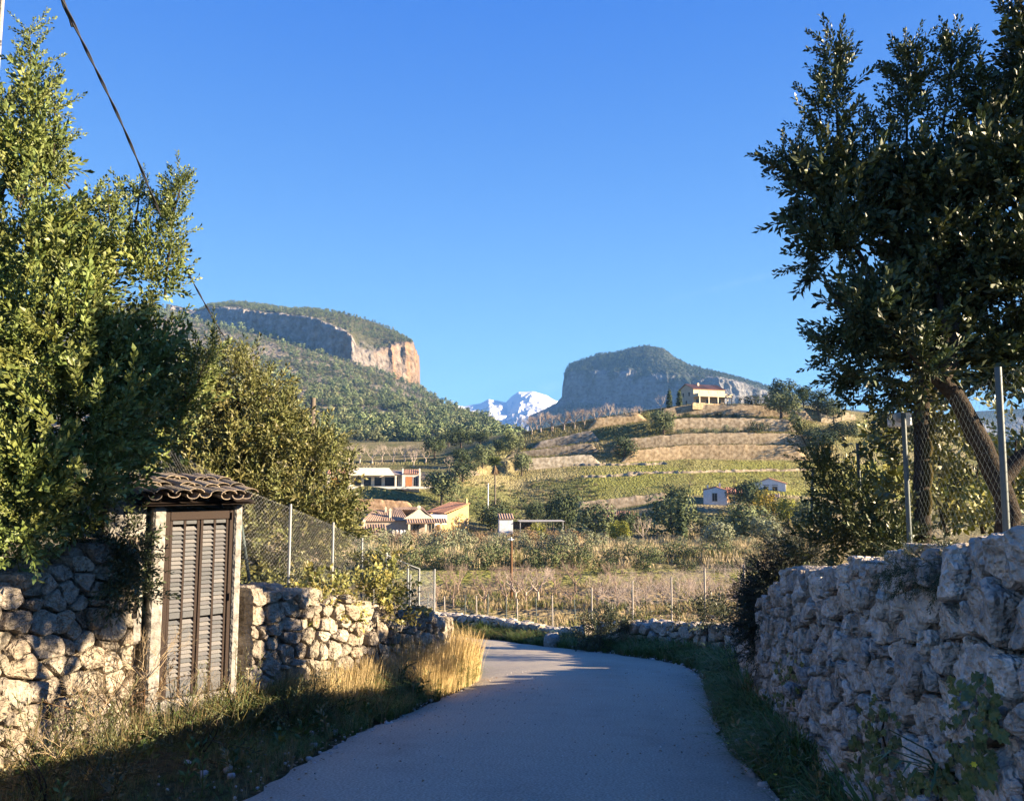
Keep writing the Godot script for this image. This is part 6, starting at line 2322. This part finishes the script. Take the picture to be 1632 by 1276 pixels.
	for e in list:
		cnt += 1
		var q := sight(e[0], e[1], 4.0)
		var h: float = (e[1] - e[2]) * -q.z / F * 1.08
		var w: float = e[3] * -q.z / F
		var shape: String = e[4]
		var key: String = e[6] + shape + e[5]
		var o: Node3D
		if proto.has(key):
			o = copy(proto[key], e[7], q, rf(0, TAU))
			if o.has_meta("group"): pass
		else:
			o = thing(e[6], e[7], e[8], q, rf(0, TAU))
			var v := cnt % 4
			if shape == "bare":
				part("trunk", bares[v][0], M[e[5]], o)
				part("branches", bares[v][1], M[e[5]], o)
			elif shape == "cyp": part("foliage", cyp, M["far_" + e[5]], o)
			else:
				var mb := MB.new()
				mb.col = Color(0.8, 0.8, 0.8)
				mb.tube([Vector3(0, -0.06, 0), Vector3(0.015, 0.2, 0), Vector3(0, 0.5, 0.01)], [0.04, 0.032, 0.02], 6)
				part("trunk", mb.mesh(), M["dark_bare"], o)
				part("foliage", weep if shape == "weep" else parts_of[shape][v % parts_of[shape].size()], M["far_" + e[5]], o)
			proto[key] = o
		var native := 0.8 if shape in ["crown", "tall", "weep"] else 1.0 if shape == "bush" else 0.2 if shape == "cyp" else 0.9
		o.scale = Vector3(w / native, h, w / native)
	# palm
	var f := sight(789, 838, 6)
	var palm := thing("palm_tree", "very tall thin palm with a green head and a skirt of dead brown fronds", "palm", f)
	var tall_y := (838 - 742) * -f.z / F
	var mb := MB.new()
	mb.col = Color(1, 1, 1)
	mb.tube([Vector3(0, -0.5, 0), Vector3(0.05, tall_y * 0.5, 0), Vector3(0.0, tall_y, 0)], [0.24, 0.17, 0.17], 8)
	part("trunk", mb.mesh(), M["grey_wood"], palm)
	for lay in 2:
		mb = MB.new()
		for i in 70 if lay == 0 else 70:
			var a := rf(0, TAU)
			var up := rf(-0.25, 1.25) if lay == 0 else rf(-1.5, -0.95)
			var l := rf(1.8, 2.6) if lay == 0 else rf(1.4, 2.7)
			var d := Vector3(cos(a) * cos(up), sin(up), sin(a) * cos(up))
			var b := Vector3(0, tall_y + (0.3 if lay == 0 else -0.1), 0)
			var s := d.cross(Vector3.UP).normalized()
			var g := rf(0.7, 1.3)
			mb.col = Color(g, g, g)
			for k in 5:
				var dd := (d + s * (k - 2) * 0.22 - Vector3(0, 0.12 * absf(k - 2), 0)).normalized()
				var m := b + d * l * 0.35
				mb.tri(b + s * 0.04, m - s * 0.02, m + dd * l * 0.65)
				mb.tri(m - s * 0.05, m + s * 0.05, m + dd * l * 0.6 + Vector3(0, -0.1, 0))
		part("green_fronds" if lay == 0 else "dead_fronds", mb.mesh(), M["far_green"] if lay == 0 else M["far_rust"], palm)
	# rows of small things that look alike
	var row_of := func(called: String, px0: float, py0: float, px1: float, py1: float, n: int, hpx: float, wpx: float, shapes: Array, m: String, label: String, cat: String, grp: String, native: float) -> void:
		for i in n:
			var t := (i + 0.5) / n
			var q := sight(lerpf(px0, px1, t) + rf(-0.25, 0.25) * absf(px1 - px0) / n, lerpf(py0, py1, t) + rf(-2, 2), 1.0)
			var h := hpx * rf(0.75, 1.25) * -q.z / F
			var w := wpx * rf(0.8, 1.2) * -q.z / F / native
			var key := called + m
			var o: Node3D
			if i == 0 and not proto.has(key):
				o = thing(called, label % ORD[i], cat, q, rf(0, TAU), grp)
				var v = shapes[i % shapes.size()]
				if v is Array:
					part("trunk", v[0], M[m], o)
					part("branches", v[1], M[m], o)
				else: part("foliage", v, M[m], o)
				proto[key] = o
			else: o = copy(proto[key], label % ORD[i], q, rf(0, TAU))
			o.scale = Vector3(w, h, w)
			o.set_meta("group", grp)
			var v2 = shapes[rng.randi() % shapes.size()]
			if v2 is Array:
				o.get_child(0).mesh = v2[0]
				o.get_child(1).mesh = v2[1]
				for c in 2: o.get_child(c).set_surface_override_material(0, M[m])
			else:
				o.get_child(0).mesh = v2
				o.get_child(0).set_surface_override_material(0, M[m])
	row_of.call("young_olive", 1062, 690, 1200, 691, 8, 11, 15, bush, "far_sage", "small round olive, %s in the terrace row below the villa from the tree end", "olive tree", "row of young olives on the terrace", 1.0)
	row_of.call("terrace_shrub", 1084, 667, 1178, 667, 5, 8, 14, bush, "far_dark", "low dark shrub on the highest terrace under the villa, %s from the cypress side", "shrub", "shrubs on the highest terrace", 1.0)
	row_of.call("almond_tree", 838, 692, 1030, 668, 11, 27, 30, bares, "pale_bare", "bare pinkish almond tree on the skyline terrace, %s counted towards the villa", "almond tree", "bare almond trees on the terrace edge", 0.9)
	row_of.call("almond_tree", 830, 690, 960, 672, 7, 24, 28, bares, "bare", "bare brown almond tree behind the skyline row, %s counted towards the villa", "almond tree", "bare almond trees behind the terrace edge", 0.9)
	row_of.call("bare_thicket", 548, 738, 684, 734, 8, 26, 34, bares, "pale_bare", "greyish pink bare tree behind the long house, %s towards the pine", "tree", "bare trees at the forest foot", 0.9)
	row_of.call("orchard_tree", 676, 968, 1150, 960, 13, 44, 46, bares, "bare", "bare brown fruit tree in the front orchard row, %s counted from the golden grass", "fruit tree", "bare fruit trees, front row", 0.9)
	row_of.call("orchard_tree", 690, 948, 1000, 944, 10, 42, 48, bares, "bare", "bare brown fruit tree in the second orchard row, %s counted from the golden grass", "fruit tree", "bare fruit trees, second row", 0.9)
	row_of.call("orchard_tree", 700, 934, 920, 930, 9, 26, 34, bares, "bare", "bare fruit tree in the farthest orchard row, %s counted from the golden grass", "fruit tree", "bare fruit trees, back row", 0.9)
	row_of.call("leafless_shrub", 960, 975, 1200, 960, 10, 62, 56, wild, "pale_bare", "pale leafless shrub behind the bend wall, %s counted towards the dark trailing bush", "shrub", "pale leafless shrubs behind the bend wall", 0.8)
	row_of.call("leafless_shrub", 940, 950, 1210, 935, 9, 50, 56, wild, "pale_bare", "pale leafless shrub in the second line behind the bend wall, %s towards the bush", "shrub", "pale leafless shrubs, second line", 0.8)
	row_of.call("leafless_shrub", 815, 957, 870, 955, 3, 52, 60, bares, "pale_bare", "pinkish bare tree at the foot of the brown telephone pole, %s of three", "tree", "pinkish bare trees by the telephone pole", 0.9)
	row_of.call("scrub_bush", 560, 906, 940, 908, 10, 36, 44, bush, "far_olive", "grey green scrub bush, rough strip's front line, %s from the wild olive", "bush", "scrub bushes, front line", 1.0)
	row_of.call("scrub_bush", 640, 900, 960, 902, 5, 26, 46, bush, "far_dark", "dark scrub bush, rough strip's front line, %s from the wild olive", "bush", "dark scrub bushes, front line", 1.0)
	row_of.call("scrub_bush", 560, 884, 960, 884, 12, 36, 40, bush, "far_sage", "silvery scrub bush in the middle of the rough strip, %s from the wild olive", "bush", "silvery scrub bushes", 1.0)
	row_of.call("scrub_bush", 570, 876, 930, 872, 10, 28, 40, bush, "far_rust", "brown dry bush under the farm houses, %s counted from the wild olive", "bush", "brown dry bushes under the houses", 1.0)
	row_of.call("scrub_bush", 960, 900, 1260, 892, 10, 28, 40, bush, "far_olive", "grey green bush behind the field fence, %s counted from the brown pole", "bush", "scrub bushes behind the field fence", 1.0)
	row_of.call("scrub_bush", 940, 878, 1270, 872, 10, 20, 32, bush, "far_sage", "silvery bush under the big olives, %s counted towards the dark trailing bush", "bush", "silvery bushes under the olives", 1.0)
	row_of.call("scrub_bush", 925, 916, 1230, 912, 5, 24, 38, bush, "far_dark", "dark low bush at the field edge, %s counted towards the trailing bush", "bush", "dark bushes at the field edge", 1.0)
	row_of.call("scrub_tree", 572, 880, 720, 868, 5, 46, 46, wild, "bare", "brown leafless thicket right below the farm houses, %s from the wild olive", "thicket", "leafless thickets below the houses", 0.8)

	# dry grass, vines and weeds that nobody could count
	var t1 := tuft_mesh(1, 14, 0.35, 0.5, 0.02)
	var t2 := tuft_mesh(2, 12, 0.3, 0.8, 0.025)
	var xs := []
	var cols := []
	for i in 9000:
		var k := rf(3.1, 6.0)
		var u := rf(430, 1330)
		var q := terrain.at(u, k)
		var g := fn2.get_noise_2d(q.x * 3.0, q.z * 3.0)
		if g < -0.25: continue
		xs.append(Transform3D(Basis(Vector3.UP, rf(0, TAU)).scaled(Vector3(1.6, rf(0.6, 1.6) * (1.0 + g), 1.6)), q))
		var s := rf(0.7, 1.2)
		cols.append(Color(0.46, 0.38, 0.245) * s if rng.randf() < 0.78 else Color(0.17, 0.165, 0.07) * s)
	for i in 3500:
		var k := rf(0.3, 2.4)
		var u := rf(560, 1330)
		var q := terrain.at(u, k)
		var g := fn2.get_noise_2d(q.x * 5.0, q.z * 5.0)
		if g < 0.0: continue
		xs.append(Transform3D(Basis(Vector3.UP, rf(0, TAU)).scaled(Vector3(0.8, rf(0.25, 0.6), 0.8)), q))
		var s := rf(0.7, 1.2)
		cols.append(Color(0.34, 0.27, 0.16) * s if rng.randf() < 0.6 else Color(0.16, 0.18, 0.06) * s)
	var dry := multi("dry_grass", t1, M["grass"], xs, cols, self)
	tag(dry, "straw coloured dry grass between the bushes of the rough strip", "grass", "", "stuff")
	xs = []
	cols = []
	var k := 7.0
	while k < 10.0:
		var u := 560.0
		var lim := 955.0
		while u < lim:
			var q := terrain.at(u, k + rf(-0.06, 0.06))
			if rng.randf() < 0.6 and not (k > 7.9 and u < 690) and fn2.get_noise_2d(q.x * 4.0, q.z * 4.0) > -0.2:
				xs.append(Transform3D(Basis(Vector3.UP, rf(0, TAU)).scaled(Vector3(rf(0.7, 1.3), rf(0.4, 0.8), rf(0.7, 1.3))), q))
				var s := rf(0.7, 1.3)
				cols.append(Color(0.16, 0.185, 0.085) * s if rng.randf() < 0.75 else Color(0.26, 0.22, 0.13) * s)
			u += rf(3.5, 7.0)
		k += 0.1
	var vines := multi("low_crop", bush[0], M["far_leaf"], xs, cols, self)
	tag(vines, "rows of low grey green plants on the slope below the hill terraces", "crop", "", "stuff")
	xs = []
	cols = []
	for i in 5000:   # weeds on terraces and field edges
		var u := rf(830, 1330)
		var kk := rf(8.2, 18.5)
		var q := terrain.at(u, kk)
		var g := fn2.get_noise_2d(q.x * 5.0, q.z * 5.0)
		if kk < 11 and g < 0.12: continue
		xs.append(Transform3D(Basis(Vector3.UP, rf(0, TAU)).scaled(Vector3(1.3, rf(0.25, 0.8), 1.3)), q))
		var s := rf(0.7, 1.25)
		cols.append(Color(0.33, 0.28, 0.15) * s if rng.randf() < 0.5 else Color(0.16, 0.18, 0.05) * s)
	var weeds := multi("terrace_weeds", t2, M["grass"], xs, cols, self)
	tag(weeds, "weeds and grass along the terraces and the green field", "grass", "", "stuff")

# ---------- the verges ----------
func build_verges() -> void:
	var t1 := tuft_mesh(11, 18, 0.13, 0.6, 0.0075)
	var t2 := tuft_mesh(12, 16, 0.16, 0.95, 0.010)
	var t3 := tuft_mesh(13, 16, 0.10, 0.35, 0.0045)
	var sets := [[[], []], [[], []], [[], []]]
	# grassy side under the tall wall and round the bend
	for i in 5200:
		var t := rf(1.0, 10.6)
		var a: Vector3 = cr(RR, t)
		var b := wall_foot(1, t)
		var f := pow(rng.randf(), 0.75) * 0.98 + 0.02
		var q := a.lerp(b, f)
		var g := fn.get_noise_2d(q.x * 0.9, q.z * 0.9)
		if f < 0.12 and g < 0.1: continue
		var h := rf(0.12, 0.30) * (0.7 + 0.7 * f) * (1.0 + g)
		if t > 5.2 and t < 9.0: h *= 1.2
		var s: Array = sets[0] if rng.randf() < 0.55 else sets[1]
		s[0].append(Transform3D(Basis(Vector3.UP, rf(0, TAU)).scaled(Vector3(h * 1.6, h, h * 1.6)), q - Vector3(0, 0.02, 0)))
		var k := rf(0.7, 1.3)
		s[1].append(Color(0.11, 0.16, 0.048) * k if rng.randf() < 0.76 else Color(0.24, 0.20, 0.10) * k)
	# tall mixed grass on the hut side
	for i in 6500:
		var t := rf(1.2, 6.2)
		var a: Vector3 = cr(RL, t)
		var b := wall_foot(0, t)
		var f := rf(0.02, 1.0)
		var q := a.lerp(b, f)
		var g := fn.get_noise_2d(q.x * 0.7 + 30, q.z * 0.7)
		if f < 0.1 and g < 0.0: continue
		var h := rf(0.16, 0.42) * (0.55 + 0.75 * f) * (1.0 + 0.8 * g) * lerpf(0.42, 1.0, smoothstep(2.6, 3.8, t))
		var dry := rng.randf() < (0.45 if t < 2.6 else 0.25) + 0.35 * smoothstep(4.0, 4.8, t)
		var s: Array = sets[2] if dry else (sets[0] if rng.randf() < 0.5 else sets[1])
		if dry: h *= 1.25
		s[0].append(Transform3D(Basis(Vector3.UP, rf(0, TAU)).scaled(Vector3(h * 1.4, h, h * 1.4)), q - Vector3(0, 0.02, 0)))
		var k := rf(0.7, 1.3)
		s[1].append(Color(0.34, 0.255, 0.13) * k if dry else Color(0.12, 0.16, 0.05) * k)
	# on the banks behind the walls
	for i in 2600:
		var side := rng.randi() % 2
		var t := rf(1.0, 8.0)
		var a := wall_foot(side, t)
		var q := a + Vector3(-1 if side == 0 else 1, 0, 0) * rf(0.5, 6.0)
		q.y = a.y + maxf(wall_high(side, t) - 0.18, 0) + 0.03
		var h := rf(0.12, 0.35)
		var dry := rng.randf() < 0.5
		sets[2 if dry else 0][0].append(Transform3D(Basis(Vector3.UP, rf(0, TAU)).scaled(Vector3(h * 1.5, h, h * 1.5)), q))
		var k := rf(0.7, 1.3)
		sets[2 if dry else 0][1].append(Color(0.32, 0.25, 0.13) * k if dry else Color(0.10, 0.125, 0.035) * k)
	var lab := ["fresh green grass along both verges of the lane", "broad bladed grass along both verges of the lane", "dry brown grass under the hut and along the sunlit wall"]
	for i in 3:
		var o := multi(["green_grass", "broad_grass", "brown_grass"][i], [t1, t2, t3][i], M["grass"], sets[i][0], sets[i][1], self)
		tag(o, lab[i], "grass", "", "stuff")
	# broad leaved weeds among the grass, and fallen leaves
	var weed := [sprig(41, 11, 0.16, 0.08, 0.55, 1.2, Color(1, 0.9, 0.5)), sprig(42, 14, 0.26, 0.06, 0.4, 1.0, Color(1, 0.9, 0.5))]
	for k in 2:
		var wx := []
		var wc := []
		for i in 650:
			var side := rng.randi() % 2
			var t := rf(1.2, 7.5)
			var q: Vector3 = cr(RL if side == 0 else RR, t).lerp(wall_foot(side, t), rf(0.12, 0.95))
			if fn.get_noise_2d(q.x * 1.1 + 70, q.z * 1.1) < 0.0: continue
			wx.append(Transform3D(frame_to((Vector3.UP + rdir() * 0.5).normalized(), rf(0.6, 1.4)), q))
			var g := rf(0.7, 1.3)
			wc.append(Color(0.085, 0.125, 0.035) * g if rng.randf() < 0.8 else Color(0.25, 0.19, 0.09) * g)
		var wo := multi(["verge_weeds", "tall_weeds"][k], weed[k], M["leaf"], wx, wc, self)
		tag(wo, ["low broad leaved weeds between the grasses of both verges", "taller leafy weeds between the grasses of both verges"][k], "weeds", "", "stuff")
	var dead := MB.new()
	leaf_shape(dead, Vector3(-0.025, 0, 0), Vector3.RIGHT, Vector3(0, 0, 1), 0.05, 0.026, 0.6)
	var lx := []
	var lc := []
	for i in 700:
		var side := rng.randi() % 2
		var t := rf(1.4, 6.0)
		var f := pow(rng.randf(), 2.5) * 0.35 * (1 if rng.randf() < 0.5 else -1)
		var a: Vector3 = cr(RL if side == 0 else RR, t)
		var b: Vector3 = wall_foot(side, t) if f > 0 else cr(RR if side == 0 else RL, t)
		var q := a.lerp(b, absf(f)) + Vector3(0, 0.012 + (0.06 * sin(absf(f) * PI) if f < 0 else 0.03), 0)
		lx.append(Transform3D(Basis(Vector3.UP, rf(0, TAU)) * Basis(Vector3.RIGHT, rf(-0.4, 0.4)).scaled(Vector3.ONE * rf(0.5, 1.1)), q))
		var g := rf(0.6, 1.3)
		lc.append(Color(0.20, 0.13, 0.07) * g)
	var lo := multi("fallen_leaves", dead.mesh(), M["leaf"], lx, lc, self)
	tag(lo, "brown fallen leaves strewn along the lane's edges", "leaves", "", "stuff")
	# the golden clump on the corner
	var base := Vector3(-1.05, -2.0, -13.6)
	var o := thing("golden_grass", "tall golden dry grass glowing in the sun on the inside corner of the bend", "grass clump", base)
	var tall := tuft_mesh(14, 26, 0.16, 0.38, 0.0035)
	var xs := []
	var cols := []
	for i in 250:
		var t := rf(4.45, 6.3)
		var q: Vector3 = cr(RL, t).lerp(wall_foot(0, t), rf(0.05, 0.95))
		var h := rf(0.6, 1.05) * (0.65 + 0.35 * smoothstep(4.5, 5.2, t))
		xs.append(Transform3D(Basis(Vector3.UP, rf(0, TAU)).scaled(Vector3(h, h, h)), q - base))
		var k := rf(0.75, 1.25)
		cols.append(Color(0.52, 0.39, 0.19) * k)
	for i in 110:   # weeds before the shutters
		var t := rf(2.75, 3.9)
		var q: Vector3 = cr(RL, t).lerp(wall_foot(0, t), rf(0.62, 0.98))
		var h := rf(0.3, 0.55)
		xs.append(Transform3D(Basis(Vector3.UP, rf(0, TAU)).scaled(Vector3(h * 1.2, h, h * 1.2)), q - base))
		var k := rf(0.6, 1.2)
		cols.append(Color(0.27, 0.215, 0.125) * k if rng.randf() < 0.6 else Color(0.12, 0.14, 0.055) * k)
	for i in 150:
		var t := rf(3.75, 4.6)
		var q: Vector3 = cr(RL, t).lerp(wall_foot(0, t), rf(0.35, 0.95))
		var h := rf(0.35, 0.75)
		xs.append(Transform3D(Basis(Vector3.UP, rf(0, TAU)).scaled(Vector3(h, h, h)), q - base))
		var k := rf(0.75, 1.25)
		cols.append(Color(0.46, 0.36, 0.19) * k)
	multi("blades", tall, M["grass"], xs, cols, o)
	# climbing weed on the sunlit wall beside it
	base = P(600, 980, 11.5)
	o = thing("wall_vine", "leafy yellow green vine climbing over the sunlit wall near the golden grass", "vine", base)
	xs = []
	cols = []
	var broad := [sprig(21, 12, 0.26, 0.075, 0.62, 1.05, Color(1.2, 0.8, 0.5)), sprig(22, 14, 0.30, 0.07, 0.55, 0.95, Color(1.2, 0.8, 0.5))]
	lobe_sprigs([[600, 950, 11.6, 26], [625, 930, 11.9, 24], [590, 985, 11.2, 20], [570, 940, 11.4, 22], [610, 900, 12.2, 20], [520, 950, 10.7, 24], [545, 960, 10.9, 18], [630, 980, 11.8, 20], [470, 945, 10.1, 18], [500, 960, 10.4, 16], [650, 960, 12.4, 16]], 60, 0.95, Color(0.17, 0.165, 0.05), 0.4, xs, cols, 0.2, 1.4, -0.08)
	for i in xs.size(): xs[i].origin -= base
	limb(o, "stem", [Vector3(0.1, -0.8, 0), Vector3(0, -0.2, 0), Vector3(0.1, 0.4, 0)], 0.02, 0.006, 5)
	split_multi("foliage", broad, M["leaf"], xs, cols, o)
	# dark tangled brush along the foot of the hut and wall
	var brush := [sprig(51, 22, 0.34, 0.035, 0.2, 0.7, Color(0.9, 0.7, 0.5)), sprig(52, 16, 0.28, 0.04, 0.3, 0.9, Color(0.9, 0.7, 0.5))]
	for e in [["dark tangled brush at the foot of the shutters, by the lane", [[330, 1150, 7.5, 44], [385, 1140, 8.2, 40], [290, 1175, 7.0, 40], [360, 1175, 7.3, 36]]], ["dark low brush below the sunlit stones in the corner by the lane", [[60, 1235, 5.9, 60], [140, 1220, 6.1, 54], [210, 1195, 6.5, 46], [180, 1250, 5.7, 50]]], ["dark weedy brush against the wall between the hut and the golden grass", [[440, 1130, 8.9, 40], [490, 1120, 9.4, 38], [540, 1112, 10.0, 32], [470, 1150, 8.6, 30]]], ["grey dry brush leaning on the wall beside the hut's jamb", [[190, 1100, 7.4, 40], [225, 1130, 7.3, 36], [160, 1130, 7.1, 32]]]]:
		base = P(e[1][0][0], e[1][0][1] + 30, e[1][0][2])
		o = thing("verge_brush", e[0], "brush", base)
		xs = []
		cols = []
		lobe_sprigs(e[1], 75, 1.0, Color(0.17, 0.135, 0.09) if e[0].begins_with("grey") else Color(0.085, 0.095, 0.042), 0.45, xs, cols, 1.0, 2.2, 0.0)
		for i in xs.size(): xs[i].origin -= base
		for k in 5:
			limb(o, "stem", [Vector3(rf(-0.1, 0.1), -0.1, 0), Vector3(rf(-0.15, 0.15), 0.12, rf(-0.1, 0.1)), Vector3(rf(-0.3, 0.3), 0.32, rf(-0.15, 0.15))], 0.007, 0.003, 4)
		split_multi("foliage", brush, M["leaf"], xs, cols, o)
	# leafless straw twigs in front of the hut
	var n := 0
	for e in [[150, 1150, 6.5, 0.55, "bent pale dry stalks in the sun at the wall foot, beside the hut"], [232, 1090, 7.3, 0.75, "brown dry weed standing against the wall next to the hut's plaster jamb"], [90, 1215, 5.8, 0.5, "tangle of dry stems low in the shade before the sunlit stones"], [300, 1140, 7.6, 0.6, "thin dry weed in front of the shutters"]]:
		var m := bare_mesh(120 + n, 4, 0.04, 0.008, 0.25, 7)
		var q := P(e[0], e[1], e[2])
		o = thing("dry_weed", e[4], "weed", q, n * 1.3, "dry weeds under the hut")
		o.scale = Vector3(e[3], e[3], e[3]) * 1.25
		part("stems", m[1], M["straw_stem"], o)
		n += 1
	# strap-leaved plant by the sunlit wall and one under the ivy
	for e in [[640, 1080, 11.6, "dark strap leaved plant at the edge of the lane before the golden grass"], [1520, 1275, 3.6, "strap leaved plant at the foot of the tall wall, under the broad leaved ivy"], [590, 1095, 11.0, "second strap leaved clump nearer the hut at the edge of the lane"]]:
		var q := P(e[0], e[1], e[2])
		o = thing("strap_plant", e[3], "plant", q)
		for i in 22:
			var mb := MB.new()
			var a := rf(0, TAU)
			var d := Vector3(cos(a), 0, sin(a))
			var s := Vector3(-d.z, 0, d.x) * 0.009
			var h := rf(0.18, 0.32)
			mb.quad(-s, s, d * 0.1 + Vector3(0, h * 0.6, 0) + s, d * 0.1 + Vector3(0, h * 0.6, 0) - s)
			mb.quad(d * 0.1 + Vector3(0, h * 0.6, 0) - s, d * 0.1 + Vector3(0, h * 0.6, 0) + s, d * 0.28 + Vector3(0, h * 0.75, 0) + s * 0.8, d * 0.28 + Vector3(0, h * 0.75, 0) - s * 0.8)
			mb.tri(d * 0.28 + Vector3(0, h * 0.75, 0) - s * 0.8, d * 0.28 + Vector3(0, h * 0.75, 0) + s * 0.8, d * 0.36 + Vector3(0, h * 0.55, 0))
			part("leaf", mb.mesh(), M["ivy" + str(i % 3)], o)
	# loose stones and grit at the edges
	var grit := MB.new()
	boulder(grit, Vector3.ZERO, Vector3(1, 0.7, 0.8), 0, 5, Color(1, 1, 1), 7, 4)
	xs = []
	cols = []
	for i in 1500:
		var t := rf(1.3, 8.0)
		var side := rng.randi() % 2
		var q: Vector3 = cr(RL if side == 0 else RR, t).lerp(wall_foot(side, t), pow(rng.randf(), 2.0) * 0.9 - 0.06)
		var s := rf(0.006, 0.02) if rng.randf() < 0.9 else rf(0.03, 0.06)
		xs.append(Transform3D(Basis(rdir(), rf(0, TAU)).scaled(Vector3.ONE * s), q + Vector3(0, 0.004, 0)))
		var k := rf(0.25, 0.5)
		cols.append(Color(k, k * 0.95, k * 0.88))
	for i in 420:   # flecks on the tarmac
		var t := rf(1.5, 6.5)
		var q: Vector3 = cr(RL, t).lerp(cr(RR, t), rf(0.06, 0.94))
		q.y += 0.05
		var s := rf(0.004, 0.011)
		xs.append(Transform3D(Basis(rdir(), rf(0, TAU)).scaled(Vector3.ONE * s), q))
		var k := rf(0.15, 0.7)
		cols.append(Color(k, k * 0.95, k * 0.85))
	var gr := multi("gravel", grit.mesh(), M["grit"], xs, cols, self)
	tag(gr, "loose grit and small stones along the edges of the lane", "gravel", "", "stuff")
	var big := 0
	for e in [[1290, 1078, 7.0, 0.12, "pale fallen stone in the grass below the tall wall, beside the far ivy"], [1262, 1100, 7.4, 0.10, "smaller pale fallen stone in the grass, nearer the lane's bend"], [1178, 1182, 7.9, 0.05, "small white stone at the very edge of the lane in the grass"], [880, 1022, 24.6, 0.35, "pale stone heap at the outer edge of the bend"]]:
		var q := P(e[0], e[1], e[2])
		var mb := MB.new()
		boulder(mb, Vector3.ZERO, Vector3(1, 0.8, 0.8) * e[3], 0.4 * big, 31 + big, Color(0.5, 0.47, 0.43), 12, 8)
		var st := part("fallen_stone", mb.mesh(), M["stone"], self, Transform3D(Basis(), q))
		tag(st, e[4], "stone", "stones fallen from the walls")
		big += 1
	n = 0
	for e in [[1190, 1180, 7.4], [1236, 1235, 6.3], [1160, 1185, 7.8]]:
		var fl := MB.new()
		for k in 6: leaf_shape(fl, Vector3(0, 0.0, 0), Vector3(cos(k * 1.05), 0.5, sin(k * 1.05)).normalized(), Vector3(-sin(k * 1.05), 0, cos(k * 1.05)), 0.02, 0.012, 0.2)
		var st := part("yellow_flower", fl.mesh(), M["petal"], self, Transform3D(Basis(), P(e[0], e[1], e[2])))
		tag(st, ["tiny yellow flower in the verge grass beside the small white stone", "tiny yellow flower in the verge grass closest to the viewer", "tiny yellow flower at the tarmac edge before the small white stone"][n], "flower", "yellow flowers in the verge")
		n += 1
